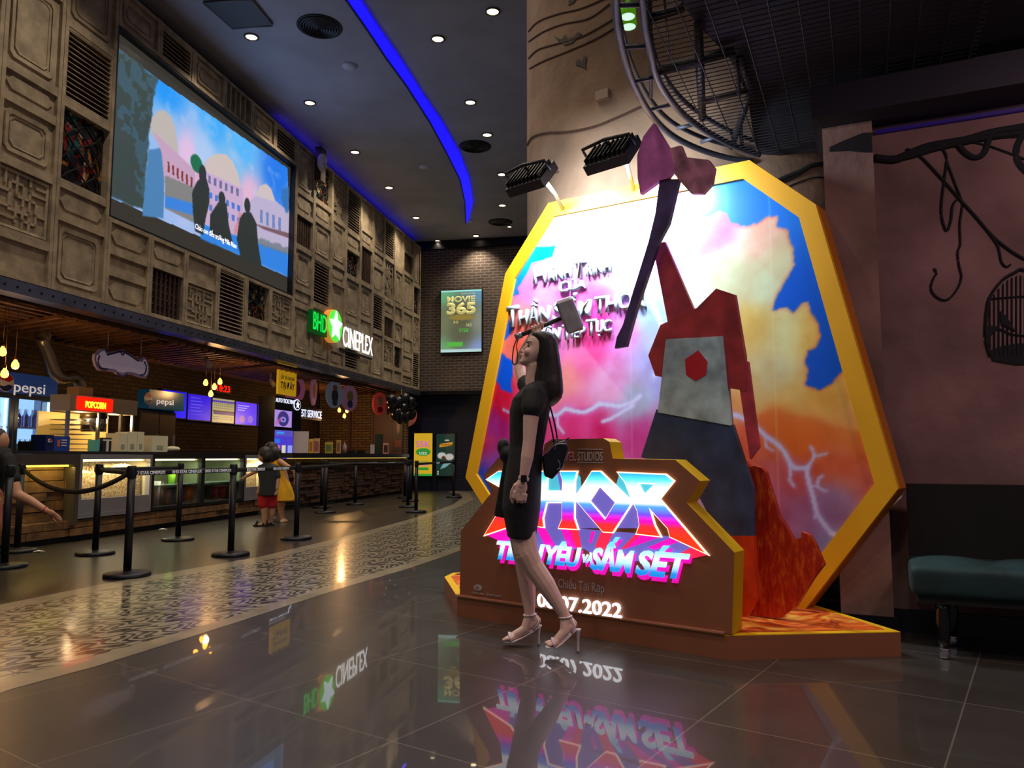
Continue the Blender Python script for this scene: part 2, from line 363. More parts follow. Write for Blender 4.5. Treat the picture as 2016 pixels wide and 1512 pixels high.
def patmat():
    """patterned cement tiles"""
    m = bpy.data.materials.new('patterned_cement_tiles'); m.use_nodes = True; nt = m.node_tree; b = nt.nodes['Principled BSDF']
    tc = nd(nt, 'ShaderNodeTexCoord'); mp = nd(nt, 'ShaderNodeMapping'); mp.inputs['Rotation'].default_value = (0, 0, math.radians(34)); nt.links.new(tc.outputs['Object'], mp.inputs[0])
    nz = nd(nt, 'ShaderNodeTexNoise'); nz.inputs['Scale'].default_value = 1.2; nt.links.new(mp.outputs[0], nz.inputs['Vector'])
    sp = nd(nt, 'ShaderNodeSeparateXYZ'); nt.links.new(mp.outputs[0], sp.inputs[0])
    def M(op, a, b_=None):
        q = nd(nt, 'ShaderNodeMath', operation=op)
        for i, v in enumerate((a, b_)):
            if v is None: continue
            if isinstance(v, (int, float)): q.inputs[i].default_value = v
            else: nt.links.new(v, q.inputs[i])
        return q.outputs[0]
    k = 2*math.pi/.36
    X = M('MULTIPLY', sp.outputs[0], k); Y = M('MULTIPLY', sp.outputs[1], k)
    s = M('ADD', M('SINE', M('ADD', X, M('MULTIPLY', M('SINE', Y), 1.6))), M('SINE', M('ADD', Y, M('MULTIPLY', M('SINE', M('MULTIPLY', X, 2)), 1.3))))
    s2 = M('MULTIPLY', M('SINE', M('MULTIPLY', s, 3.4)), 1)
    r = nd(nt, 'ShaderNodeValToRGB'); r.color_ramp.elements[0].position = .42; r.color_ramp.elements[1].position = .58
    r.color_ramp.elements[0].color = L4((30, 29, 28)); r.color_ramp.elements[1].color = L4((158, 150, 126))
    nt.links.new(M('ADD', M('MULTIPLY', s2, .5), .5), r.inputs[0])
    br = nd(nt, 'ShaderNodeTexBrick'); br.offset = 0; br.inputs['Scale'].default_value = 1; br.inputs['Brick Width'].default_value = .6; br.inputs['Row Height'].default_value = .6; br.inputs['Mortar Size'].default_value = .004
    br.inputs['Color1'].default_value = (1, 1, 1, 1); br.inputs['Color2'].default_value = (1, 1, 1, 1); br.inputs['Mortar'].default_value = (.12, .12, .11, 1); nt.links.new(mp.outputs[0], br.inputs['Vector'])
    mx = nd(nt, 'ShaderNodeMix', data_type='RGBA', blend_type='MULTIPLY'); mx.inputs[0].default_value = 1
    nt.links.new(r.outputs[0], mx.inputs[6]); nt.links.new(br.outputs[0], mx.inputs[7]); nt.links.new(mx.outputs[2], b.inputs['Base Color'])
    b.inputs['Roughness'].default_value = .3; b.inputs['Specular IOR Level'].default_value = .7
    b.inputs['Coat Weight'].default_value = .35; b.inputs['Coat Roughness'].default_value = .12
    return m
def pts_edge(l, tail=()): return [G(*q) for q in l]+[Vector((a, b, 0)) for a, b in tail]
NL = [Vector((-2.95, .6, 0)), Vector((-2.6, 2.1, 0))]+pts_edge([(0, 1363), (183, 1314), (437, 1235), (675, 1157), (800, 1121), (905, 1085)], [(-.3, 11), (.0, 14.5), (.15, 19), (.1, 22.9)])
NU = [Vector((-3.15, .7, 0)), Vector((-2.78, 2.2, 0))]+pts_edge([(0, 1336), (175, 1296), (437, 1221), (640, 1155), (800, 1110), (905, 1075)], [(-.42, 11), (-.15, 14.5), (-.0, 19), (-.1, 22.9)])
FL = [Vector((-4.35, 2, 0)), Vector((-3.9, 3.8, 0))]+pts_edge([(0, 1203), (206, 1160), (504, 1108), (706, 1059), (822, 1024), (905, 997), (933, 983), (925, 970), (894, 966)])
FU = [Vector((-4.5, 2.1, 0)), Vector((-4.05, 3.9, 0))]+pts_edge([(0, 1191), (206, 1149), (504, 1098), (706, 1050), (822, 1018), (890, 994), (911, 980), (905, 972), (880, 969)])
def strip(a, b, name, m, t=.0015):
    """flat inlay between two edge lines resampled to the same count"""
    def rs(l, n=60):
        d = [0]
        for p, q in zip(l[:-1], l[1:]): d.append(d[-1]+(q-p).length)
        out = []
        for i in range(n+1):
            s = d[-1]*i/n; k = max(j for j in range(len(d)) if d[j] <= s+1e-9); k = min(k, len(l)-2)
            out.append(l[k].lerp(l[k+1], (s-d[k])/(d[k+1]-d[k])))
        return out
    A, B = rs(a), rs(b); mb = MB(); up = Vector((0, 0, t))
    for i in range(len(A)-1):
        mb.bm.faces.new([mb.bm.verts.new(p+up) for p in (A[i], A[i+1], B[i+1], B[i])])
    bmesh.ops.remove_doubles(mb.bm, verts=mb.bm.verts, dist=1e-5)
    for f in mb.bm.faces:
        if f.normal.z < 0: f.normal_flip()
    me = bpy.data.meshes.new(name); mb.bm.to_mesh(me); mb.bm.free()
    return props(link(name, me, m), kind='structure')
def struct(o): return props(o, kind='structure')
struct(MB().box((-12, -4, -.2), (10, 26, 0)).obj('floor', tilemat()))
strip(NL, NU, 'trim_1', mat('cream_border_tiles', (142, 132, 110), .3, var=.12, vscale=5, coat=.2))
strip(NU, FL, 'trim_2', patmat())
strip(FL, FU, 'trim_3', mat('cream_border_tiles'))
woodz = mat('dark_brown_vinyl', (54, 48, 40), .3, var=.15, vscale=2, coat=.15)
zl = [W.at(-24, 0, -5), W.at(-20, 0, -5), W.at(-15, 0, -5), W.at(-12, 0, -5), W.at(-9, 0, -5), W.at(-6, 0, -5), W.at(-3, 0, -3), W.at(-1.5, 0, -3), W.at(-.3, 0, -.3)]
strip(FU, zl, 'trim_4', woodz)
# ---------------- back wall ----------------
bD = tuple(BK.D)
mb = MB().fbox(BK, -.3, 9, -.4, 0, 2.95, 7.6)
struct(mb.obj('wall_back', brickmat('far_brick', bD, (94, 78, 66), (78, 66, 58), (128, 118, 108), .26, .085, .014)))
struct(MB().fbox(BK, -3, 9, -.7, -.28, 0, 2.95).obj('wall_back', brickmat('navy_brick', bD, (26, 30, 52), (22, 26, 46), (34, 40, 66), .26, .085, .012, .6)))
struct(MB().fbox(BK, -.3, 9, -.28, .06, 2.86, 2.97).fbox(BK, -.38, -.22, -.1, .09, 2.95, 7.6).fbox(BK, -.3, 9, 0, .12, 7.3, 7.6).obj('trim_5', mat('black_steel', (22, 22, 27), .4, .5)))
# ---------------- tall panelled wall on the left ----------------
mwood = mat('weathered_wood_panel', (162, 146, 120), .75, var=.16, vscale=5, bump=.25, bscale=30)
mdark = mat('dark_carved_wood', (66, 46, 36), .6, var=.2, vscale=9)
UB = [-19.5, -18.6, -17.75, -16.95, -16.1, -15.28, -14.432, -13.539, -12.684, -11.855, -11.001, -10.126, -9.29, -8.401, -7.583, -6.697, -5.908, -5.04, -4.22, -3.436, -2.625, -1.919, -1.024, -.352]
PT, PB = 7.3, 2.98
mb = MB().fbox(W, -19.5, -.3, -.35, -.06, PB, PT+.3).fbox(W, -19.5, -13.57, -.06, 0, PB, PT)
mb.bm.free(); mb = MB()
SCR = (-13.539, -8.44, 4.13, 6.75)
mb.fbox(W, -19.5, -.3, -.4, -.12, PB, PT)
wl = struct(mb.obj('wall_left', mwood))
struct(MB().fbox(W, -19.5, -.3, -.5, -.25, PT, 7.6).obj('trim_6', mat('shadow_gap_paint', (40, 38, 44), .8)))
def ring(mb, F, u0, u1, z0, z1, t, o0, o1, ch=0.0, mi=0):
    """rectangular moulding ring, optionally with cut corners"""
    def loop(a, b, c, d, k):
        return [(a+k, c), (b-k, c), (b, c+k), (b, d-k), (b-k, d), (a+k, d), (a, d-k), (a, c+k)] if k else [(a, c), (b, c), (b, d), (a, d)]
    A = loop(u0, u1, z0, z1, ch); B = loop(u0+t, u1-t, z0+t, z1-t, ch*.75); n = len(A)
    for i in range(n):
        j = (i+1) % n
        mb.hexa([F.at(*A[i], o0), F.at(*A[j], o0), F.at(*B[j], o0), F.at(*B[i], o0), F.at(*A[i], o1), F.at(*A[j], o1), F.at(*B[j], o1-.008), F.at(*B[i], o1-.008)], mi)
def glassprint(u0, u1, z0, z1, seed):
    p = Print(u0, z0, u1, z1, 44, 60, (30, 22, 22)); r = random.Random(seed)
    for k in range(46):
        c = r.choice([(150, 40, 26), (190, 120, 40), (30, 110, 110), (200, 190, 150), (110, 24, 24), (40, 60, 60)])
        x, y = r.uniform(u0, u1), r.uniform(z0, z1); a = r.uniform(0, 3.14)
        p.line([(x-.07*math.cos(a), y-.12*math.sin(a)), (x+.07*math.cos(a), y+.12*math.sin(a))], r.uniform(.02, .06), c)
    return p
def cell(kind, u0, u1, z0, z1, seed=0):
    g = .055; a, b, c, d = u0+g, u1-g, z0+g, z1-g; w_, h_ = b-a, d-c
    mb = MB()
    # stiles and rails around the cell
    mb.fbox(W, u0+.004, a, -.12, .012, z0, z1).fbox(W, b, u1-.004, -.12, .012, z0, z1).fbox(W, a, b, -.12, .006, z0, c).fbox(W, a, b, -.12, .006, d, z1)
    nm = 'wood_panel'; mm = [mwood]
    if kind == 'oct':
        mb.fbox(W, a, b, -.12, -.035, c, d); ring(mb, W, a+.06, b-.06, c+.06, d-.06, .05, -.04, -.012, .05); ring(mb, W, a+.13, b-.13, c+.13, d-.13, .02, -.04, -.02, .06)
    elif kind == 'hex':
        mb.fbox(W, a, b, -.12, -.035, c, d); k = min(.1, h_*.3)
        mb.fprism(W, [(a+.04, c+h_*.5), (a+.04+k, c+.05), (b-.04-k, c+.05), (b-.04, c+h_*.5), (b-.04-k, d-.05), (a+.04+k, d-.05)], -.04, -.015)
    elif kind == 'plain':
        mb.fbox(W, a, b, -.12, -.04, c, d)
    elif kind == 'louver':
        nm = 'louver_shutter'; ring(mb, W, a, b, c, d, .03, -.1, .0); n = max(4, int(h_/.062))
        for i in range(n):
            z = c+(i+.5)*h_/n
            mb.hexa([W.at(a+.02, z-.022, .0), W.at(b-.02, z-.022, .0), W.at(b-.02, z-.012, .0), W.at(a+.02, z-.012, .0), W.at(a+.02, z+.012, -.07), W.at(b-.02, z+.012, -.07), W.at(b-.02, z+.024, -.07), W.at(a+.02, z+.024, -.07)])
        mb.fbox(W, a, b, -.12, -.1, c, d, 1); mm = [mwood, mdark]
    elif kind == 'slots':
        nm = 'barred_vent'; mb.fbox(W, a, b, -.12, -.1, c, d, 1); mm = [mwood, mat('vent_black', (12, 11, 12), .9)]
        for i in range(1, 5): mb.fbox(W, a+i*w_/5-.02, a+i*w_/5+.02, -.1, -.01, c, d)
    elif kind == 'dark':
        nm = 'carved_screen'; mb.fbox(W, a, b, -.12, -.09, c, d, 1); mm = [mwood, mdark]; n = 7
        for i in range(n):
            u = a+(i+.5)*w_/n; mb.fbox(W, u-.022, u+.022, -.09, -.03, c, d, 1)
        for j in range(max(3, int(h_/.1))):
            z = c+(j+.5)*.1; mb.fbox(W, a, b, -.09, -.045, z-.01, min(d, z+.01), 1)
    elif kind == 'lattice':
        nm = 'fretwork_panel'; mb.fbox(W, a, b, -.12, -.05, c, d); ring(mb, W, a+.02, b-.02, c+.02, d-.02, .03, -.05, -.02); t = .016
        def L_(x0, y0, x1, y1):
            x0, x1 = a+.06+(w_-.12)*min(x0, x1), a+.06+(w_-.12)*max(x0, x1); y0, y1 = c+.06+(h_-.12)*min(y0, y1), c+.06+(h_-.12)*max(y0, y1)
            mb.fbox(W, x0-t, x1+t, -.05, -.024, y0-t, y1+t)
        for s in ((0, .35, .2, .35), (.2, .35, .2, .85), (.2, .85, .5, .85), (.35, .6, .35, 1), (.35, .6, .8, .6), (.5, .45, .5, .85), (.65, .75, 1, .75), (.65, .4, .65, .75), (.8, .15, .8, .6), (.5, .15, .8, .15),
                  (.5, 0, .5, .3), (.2, .3, .65, .3), (.35, .1, .35, .45), (0, .15, .35, .15), (.65, .3, .65, 0), (.8, .35, 1, .35), (0, .65, .2, .65), (.65, .9, .65, 1), (.8, .9, 1, .9), (.1, 1, .1, .8)): L_(*s)
    elif kind == 'glass':
        nm = 'stained_glass_panel'; mb.fbox(W, a, b, -.12, -.1, c, d, 1); mm = [mwood, mdark]
    o = mb.obj(nm, mm, wl)
    if kind == 'glass':
        p = glassprint(a, b, c, d, seed); p.mesh(W, -.085, 'coloured_glass', mat('stained_glass_print', rough=.15, attr=True, spec=.8), o)
        q = MB()
        for k in range(5):
            ph = k*1.3+seed
            q.tube([W.at(a+w_*(.5+.42*math.sin(ph+t*4.5)), c+h_*t, -.06) for t in [i/14 for i in range(15)]], .012, 6)
        q.obj('lead_tracery', mat('vent_black', (12, 11, 12), .9), o)
CO = [  # column index in UB, photo x of the column middle, alternating photo y and kind from top to bottom
 (5, 50, [-290, 'louver', -120, 'hex', -60, 'oct', 144, 'hex', 206, 'oct', 330, 'lattice', 471, 'plain', 566]),
 (6, 155, [-190, 'oct', 56, 'louver', 215, 'glass', 375, 'hex', 439, 'oct', 592]),
 (7, 250, [437, 'hex', 503, 'plain', 545, 'hex', 617]), (8, 328, [466, 'hex', 528, 'dark', 637]), (9, 395, [498, 'plain', 558, 'lattice', 657]), (10, 455, [527, 'louver', 673]),
 (11, 507, [554, 'glass', 634, 'hex', 687]), (12, 554, [576, 'lattice', 651, 'plain', 699]),
 (13, 596, [277, 'oct', 380, 'hex', 422, 'dark', 490, 'oct', 570, 'hex', 604, 'oct', 711]),
 (14, 632, [312, 'glass', 401, 'hex', 438, 'oct', 512, 'louver', 606, 'oct', 720]),
 (15, 665, [341, 'lattice', 435, 'oct', 522, 'hex', 557, 'oct', 640, 'plain', 690, 'hex', 730]),
 (16, 694, [367, 'louver', 460, 'hex', 492, 'glass', 548, 'oct', 630, 'plain', 680, 'louver', 735]),
 (17, 720, [390, 'plain', 454, 'hex', 484, 'dark', 560, 'oct', 628, 'hex', 668, 'plain', 742]),
 (18, 744, [411, 'oct', 496, 'hex', 525, 'hex', 577, 'louver', 655, 'oct', 748]),
 (19, 765, [428, 'louver', 510, 'lattice', 594, 'hex', 622, 'dark', 668, 'lattice', 722, 'plain', 753]),
 (20, 784, [444, 'plain', 531, 'oct', 602, 'plain', 634, 'oct', 680, 'glass', 728, 'plain', 758]),
 (21, 803, [460, 'plain', 497, 'dark', 541, 'oct', 614, 'plain', 666, 'hex', 700, 'hex', 738, 'oct', 763]),
 (22, 820, [475, 'oct', 562, 'glass', 622, 'lattice', 692, 'louver', 768]),
]
TOPK = {7: 'oct', 8: 'louver', 9: 'oct', 10: 'slots', 11: 'oct', 12: 'louver'}
for ci, xc, l in CO:
    zs = [W.uz(xc, y)[1] for y in l[0::2]]
    if ci not in TOPK: zs[0] = PT
    else: zs[0] = SCR[2]
    zs[-1] = PB
    for k, kd in enumerate(l[1::2]): cell(kd, UB[ci], UB[ci+1], zs[k+1], zs[k], ci)
    if ci in TOPK: cell(TOPK[ci], UB[ci], UB[ci+1], SCR[3], PT, ci)
for ci in (3, 4): cell('oct', UB[ci], UB[ci+1], PB, 4.3); cell('louver', UB[ci], UB[ci+1], 4.3, 5.8); cell('oct', UB[ci], UB[ci+1], 5.8, PT)
# riveted steel fascia under the panels
fz0, fz1 = 2.82, 2.965
fs = MB().fbox(W, -19.5, -.3, -.2, .03, fz0, fz1)
fa = struct(fs.obj('trim_7', mat('brushed_steel_fascia', (120, 122, 138), .33, .85, var=.12, vscale=3)))
rv = MB()
for i in range(110):
    u = -19+i*.17; rv.cyl(W.at(u, (fz0+fz1)/2, .03), W.at(u, (fz0+fz1)/2, .037), .014, n=8)
rv.obj('rivets', mat('rivet_dark', (22, 22, 30), .5, .5), fa)['kind'] = 'stuff'
# ---------------- hall ceiling ----------------
struct(MB().box((-11, -3, CEIL), (6, 26, CEIL+.2)).obj('ceiling', mat('dark_blue_grey_ceiling', (176, 180, 196), .6, var=.06, vscale=1)))
hb = [(430, -30), (560, -45), (537, 47), (458, 53)]
th = thing('ceiling_hatch', 'dark rectangular access hatch with pale edges in the ceiling at the top left', 'hatch', G(480, 20, CEIL))
hp = [G(400, 2, CEIL), G(458, 53, CEIL), G(537, 47, CEIL), G(495, -5, CEIL)]
dz = Vector((0, 0, -.03)); mid = sum(hp, Vector())/4
MB().prism([p+dz for p in hp], (0, 0, .028)).obj('hatch_cover', mat('hatch_grey', (62, 68, 74), .5), th)
eb = MB()
for i in range(4): eb.cyl(hp[i]+dz, hp[(i+1) % 4]+dz, .012, n=6)
eb.obj('edge_strip', mat('pale_edge', (120, 128, 140), .4), th)
mrim = mat('lamp_rim', (90, 80, 70), .4, .3); mlens = mat('warm_lamp_lens', (255, 240, 210), .4, emit=(255, 232, 178), es=12)
for (x, y, lab), p in zip(DL, DLP):
    t = thing('downlight', 'warm '+lab, 'ceiling light', (p.x, p.y, CEIL), group='downlights in the hall ceiling')
    r = .085 if y < 440 or x < 1000 else .06
    MB().lathe([(r*1.35, 0), (r*1.35, -.015), (r*1.05, -.02), (r, 0)], (0, 0, 0), 20).obj('lamp_rim', mrim, t, local=True)
    MB().lathe([(0.001, -.008), (r, -.006), (r, 0)], (0, 0, 0), 20).obj('lens', mlens, t, local=True)
for x, y, lab in ((629, 52, 'nearest round black louvred air diffuser, left of the blue strip'), (935, 288, 'round black air diffuser between downlights, right of the blue strip'), (985, 437, 'farthest round black air diffuser near the brick wall')):
    p = G(x, y, CEIL); t = thing('air_diffuser', lab, 'air vent', p, group='round air diffusers in the ceiling'); mb = MB()
    for k in range(7): r0 = .3-k*.04; mb.lathe([(r0, 0), (r0, -.02-.004*k), (r0-.028, -.035-.004*k), (r0-.028, 0)], (0, 0, 0), 28)
    mb.obj('louvre_rings', mat('diffuser_black', (40, 42, 50), .35, .6), t, local=True)
    MB().lathe([(.34, 0), (.34, -.012), (.3, -.015), (.3, 0)], (0, 0, 0), 28).obj('outer_ring', mat('diffuser_rim', (30, 31, 36), .5, .3), t, local=True)
for x, y, lab in ((688, 129, 'white round smoke detector near the blue strip, larger of the discs'), (835, 328, 'pale six sided detector disc left of the blue strip'), (925, 435, 'small pale disc at the tip of the blue strip')):
    p = G(x, y, CEIL); props(MB().lathe([(.001, -.05), (.08, -.045), (.12, -.02), (.12, 0)], p, 20).obj('smoke_detector', mat('detector_white', (215, 215, 225), .5), loc=p), lab, 'smoke detector')
Lg = [(678, -10), (685, 0), (720, 50), (760, 110), (800, 165), (845, 235), (880, 300), (905, 350), (915, 395), (917, 437)]
Rg = [(705, -10), (712, 0), (747, 55), (787, 112), (830, 180), (870, 238), (905, 300), (924, 350), (931, 395), (921, 437)]
t = thing('light_strip', 'long curved blue light strip glowing across the hall ceiling', 'light strip', G(800, 165, CEIL))
mb = MB()
A = [G(*q, CEIL) for q in Lg]; B = [G(*q, CEIL) for q in Rg]; dz = Vector((0, 0, -.04)); d1 = Vector((0, 0, -.005))
for i in range(len(A)-1): mb.hexa([A[i]+dz, B[i]+dz, B[i+1]+dz, A[i+1]+dz, A[i]+d1, B[i]+d1, B[i+1]+d1, A[i+1]+d1])
mb.obj('diffuser', mat('blue_led', (0, 0, 60), .5, emit=(20, 10, 255), es=1.2), t)
eb = MB().tube([a+dz for a in A], .02, 6); eb.obj('edge_profile', mat('hatch_grey'), t)
props(MB().fbox(W, -9, -.4, -.2, -.17, 7.42, 7.46).obj('light_strip', mat('blue_led')), 'thin blue light strip hidden above the far wood panels', 'light strip')
light('AREA', 'blue_strip_glow', W.at(-5, 7.42, -.05), 9, (.12, .08, 1), shape='RECTANGLE', size=8, size_y=.05, aim=W.at(-5, 5, .15))
# ---------------- grey painted column ----------------
CC = Vector((1.75, 7.37, 0)); CR = 1.6
def colpt(x, y, dr=.004):
    r = ray(x, y); ox, oy = -CC.x, -CC.y; a = r.x**2+r.y**2; b = 2*(ox*r.x+oy*r.y); c = ox*ox+oy*oy-(CR+dr)**2; d = max(0, b*b-4*a*c)
    t = (-b-math.sqrt(d))/(2*a); return Vector((r.x*t, r.y*t, CAMH+r.z*t))
mplaster = mat('rough_brown_plaster', (158, 132, 110), .9, var=.16, vscale=1.7, bump=.35, bscale=12)
co = struct(MB().lathe([(CR, 0), (CR, 2), (CR, 4), (CR, 6), (CR, 7.6)], CC, 128).obj('wall_column', mplaster))
mpaint = mat('brown_mural_paint', (96, 70, 60), .9)
def dense(l, n=6):
    out = []
    for i in range(len(l)-1):
        p0 = l[max(i-1, 0)]; p1 = l[i]; p2 = l[i+1]; p3 = l[min(i+2, len(l)-1)]
        for k in range(n):
            t = k/n; f = lambda a, b, c, d: .5*((2*b)+(-a+c)*t+(2*a-5*b+4*c-d)*t*t+(-a+3*b-3*c+d)*t**3)
            out.append((f(p0[0], p1[0], p2[0], p3[0]), f(p0[1], p1[1], p2[1], p3[1])))
    return out+[l[-1]]
for l in ([(1040, 62), (1060, 42), (1100, 27), (1140, 18), (1180, 2), (1210, -14)], [(1040, 82), (1070, 62), (1110, 47), (1160, 36), (1200, 8)], [(1040, 115), (1060, 97), (1100, 85), (1150, 70), (1207, 38)],
          [(1042, 135), (1070, 120), (1120, 100), (1170, 78), (1210, 55)], [(1038, 286), (1048, 270), (1075, 262), (1120, 260), (1170, 250), (1220, 230), (1268, 208)], [(1037, 350), (1060, 345), (1100, 338)]):
    MB().tube([colpt(*q) for q in dense(l)], .007 if l[0][1] < 200 else .010, 6).obj('painted_wire', mpaint, co)
for l, r_ in (([(1500, 372), (1540, 352), (1575, 338), (1600, 326), (1640, 320)], .02), ([(1530, 362), (1570, 345), (1610, 322), (1640, 326)], .013), ([(1540, 372), (1600, 350), (1640, 352)], .006)):
    MB().tube([colpt(*q) for q in dense(l)], r_, 6).obj('painted_vine', mat('painted_black_vine', (26, 28, 32), .9), co)
for l in ([(1090, 70), (1105, 78), (1113, 68), (1118, 76), (1130, 72), (1137, 63), (1145, 66), (1135, 76), (1125, 85), (1112, 89), (1098, 80)], [(1133, 122), (1140, 116), (1146, 122), (1150, 108), (1155, 112), (1152, 124), (1153, 136), (1143, 130), (1134, 128)], [(1120, -2), (1138, -6), (1128, 6), (1119, 10)]):
    MB().prism([colpt(*q, .008) for q in l], (.006, .02, 0)).obj('painted_bird', mat('grey_mural_paint', (96, 92, 86), .9), co)
p = colpt(1189, 189); n_ = (Vector((p.x, p.y, 0))-CC); n_.z = 0; n_.normalize(); CF = Frame((p.x, p.y), (-n_.y, n_.x))
props(MB().fbox(CF, -.06, .06, -.03, .04, p.z-.04, p.z+.04).obj('junction_box', mat('cover_plate', (196, 176, 158), .6), loc=p), 'small pale cover plate on the painted column', 'junction box')
# ---------------- right wall, pillar ----------------
mrw = mat('purple_brown_plaster', (132, 104, 100), .9, var=.2, vscale=1.6, bump=.35, bscale=10)
rw = struct(MB().fbox(RW, RW.uz(1640, 700)[0], 5, -.3, 0, 0, 3.29).obj('wall_right', mrw))
pu0, pu1 = RW.uz(1636, 700, .12)[0], RW.uz(1737, 700, .12)[0]
struct(MB().fbox(RW, pu0, pu1, -1.2, .12, 0, 3.29).obj('wall_pillar', mat('pillar_plaster', (138, 112, 102), .9, var=.18, vscale=2, bump=.3, bscale=12)))
struct(MB().fbox(RW, pu0-.02, pu1+.02, -1.2, .14, 0, .1).fbox(RW, pu1, 5, 0, .03, 0, .13).obj('baseboard_right', mat('black_skirting', (16, 18, 24), .4)))
zt = RW.uz(1720, 213, .3)[1]
struct(MB().fbox(RW, pu0-.05, 5, -.3, .3, zt, 3.29).obj('trim_8', mat('dark_beam', (30, 30, 44), .6)))
props(MB().fbox(RW, pu1+.02, 4.5, .01, .03, zt-.05, zt-.03).obj('light_strip', mat('violet_led', (20, 10, 60), .5, emit=(70, 30, 190), es=.07)), 'dim violet light strip along the top of the right wall', 'light strip')
mcab = mat('painted_black_vine', (26, 28, 32), .9)
def rwtube(l, r, flat=None, dn=5): return MB().tube([RW.px(x, y, .006) for x, y in dense(l, dn)], r, 8, flat=flat)
for l, r in (([(1722, 311), (1760, 314), (1790, 303), (1830, 288), (1900, 276), (1950, 262), (2020, 250), (2060, 244)], .026), ([(1722, 314), (1780, 310), (1850, 290), (1960, 268), (2060, 258)], .02), ([(1785, 293), (1810, 306), (1850, 347), (1890, 392), (1920, 425), (1960, 470), (2010, 506), (2050, 520)], .008),
             ([(1851, 285), (1864, 310), (1860, 350), (1854, 400), (1855, 430), (1864, 454), (1872, 435), (1876, 405), (1884, 393)], .007), ([(1864, 318), (1880, 360), (1894, 400), (1890, 440), (1891, 480), (1886, 495), (1888, 520), (1893, 545), (1884, 570), (1865, 590), (1845, 585), (1833, 568), (1838, 548), (1844, 538), (1839, 528)], .006),
             ([(1878, 274), (1900, 300), (1920, 310), (1938, 300), (1948, 270)], .017), ([(2016, 262), (2002, 290), (2006, 320), (2030, 345)], .017), ([(1850, 282), (1900, 276), (1960, 272), (2030, 268)], .005), ([(1900, 277), (1950, 288), (2030, 318)], .006), ([(1948, 460), (1965, 485), (1972, 515), (1982, 525), (1990, 520)], .006)):
    rwtube(l, r, flat=(r, r)).obj('painted_vine', mcab, rw)
MB().fprism(RW, [RW.uz(*q, .12) for q in [(1634, 290), (1660, 278), (1700, 262), (1716, 262), (1718, 300), (1700, 300), (1670, 297), (1634, 299)]], .12, .128).obj('painted_vine', mcab, rw)
# painted bird cage
cg = MB(); X0, X1 = 1945, 2075
for k in range(15):
    x = X0+(X1-X0)*(k+.5)/15; yt = 530+((x-2010)/66)**2*60
    cg.tube([RW.px(x, 700, .008), RW.px(x, yt+12, .008)], .0035, 5)
cg.tube([RW.px(*q, .008) for q in dense([(1950, 700), (1941, 660), (1945, 600), (1955, 575), (1975, 550), (2000, 535), (2012, 530), (2040, 540), (2070, 575), (2080, 650), (2075, 700)])], .009, 6)
cg.tube([RW.px(1950, 588, .008), RW.px(2010, 583, .008), RW.px(2075, 588, .008)], .004, 5)
cg.tube([RW.px(*q, .008) for q in dense([(1944, 642), (1975, 650), (1995, 658), (2060, 664)])], .004, 5)
cg.fprism(RW, [RW.uz(*q) for q in [(1945, 692), (1975, 680), (2010, 676), (2050, 682), (2078, 695), (2070, 715), (2000, 718), (1955, 710)]], 0, .01)
cg.fprism(RW, [RW.uz(*q) for q in [(1968, 613), (1974, 616), (1984, 628), (1993, 642), (1998, 652), (1985, 645), (1973, 640), (1969, 628)]], 0, .012)
cg.fprism(RW, [RW.uz(*q) for q in [(1942, 641), (1964, 643), (1962, 652), (1950, 660), (1948, 680), (1943, 676)]], 0, .012)
cg.obj('painted_bird_cage', mcab, rw)
# ---------------- mezzanine over the right side ----------------
MZ = 3.3
slab = [(1300, -420), (1318, -60), (1340, 0), (1372, 48), (1412, 88), (1438, 118), (1462, 168), (1474, 205), (1482, 260), (1496, 312), (1640, 292), (2300, 180), (2500, -300)]
struct(MB().prism([G(*q, MZ+.07) for q in slab], (0, 0, .5)).obj('ceiling', mat('mezzanine_soffit', (24, 26, 40), .9)))
mdb = mat('navy_steel', (62, 68, 84), .5, .3)
oa = [(1209, -40), (1212, 0), (1216, 50), (1226, 100), (1241, 150), (1262, 195), (1290, 236), (1325, 268), (1375, 293), (1430, 310), (1480, 318)]
ia = [(1262, -40), (1265, 0), (1270, 50), (1279, 95), (1292, 150), (1315, 190), (1345, 225), (1385, 255), (1430, 280), (1470, 297), (1495, 305)]
t = thing('ring_truss', 'curved navy steel ring truss hanging overhead beside the column', 'truss', G(1290, 236, MZ))
for nm, l in (('outer_rail', oa), ('inner_rail', ia)):
    d = dense(l, 5); MB().tube([G(*q, MZ) for q in d], .022, 8).tube([G(*q, MZ)+Vector((0, 0, .1)) for q in d], .016, 8).obj(nm, mdb, t)
for (a, b) in (((1213, 10), (1265, 9)), ((1224, 93), (1279, 90)), ((1250, 160), (1288, 152)), ((1283, 215), (1325, 205)), ((1332, 252), (1368, 245)), ((1380, 280), (1410, 270))):
    MB().cyl(G(*a, MZ), G(*b, MZ), .014, n=8).obj('rung', mdb, t)
def inpoly(p, poly):
    c = False; n = len(poly)
    for i in range(n):
        a, b = poly[i], poly[(i+1) % n]
        if (a[1] > p[1]) != (b[1] > p[1]) and p[0] < (b[0]-a[0])*(p[1]-a[1])/(b[1]-a[1])+a[0]: c = not c
    return c
t = thing('mesh_deck', 'black welded wire mesh deck on dark beams under the mezzanine', 'mesh deck', G(1380, 150, MZ))
reg = [G(*q, MZ) for q in dense(ia, 2)]+[G(*q, MZ) for q in [(1640, 262), (1900, 205), (1950, -60), (1262, -60)]]
zz = MZ-.012; mb = MB(); du = Vector((.909, -.417, 0)); dv = Vector((.417, .909, 0))
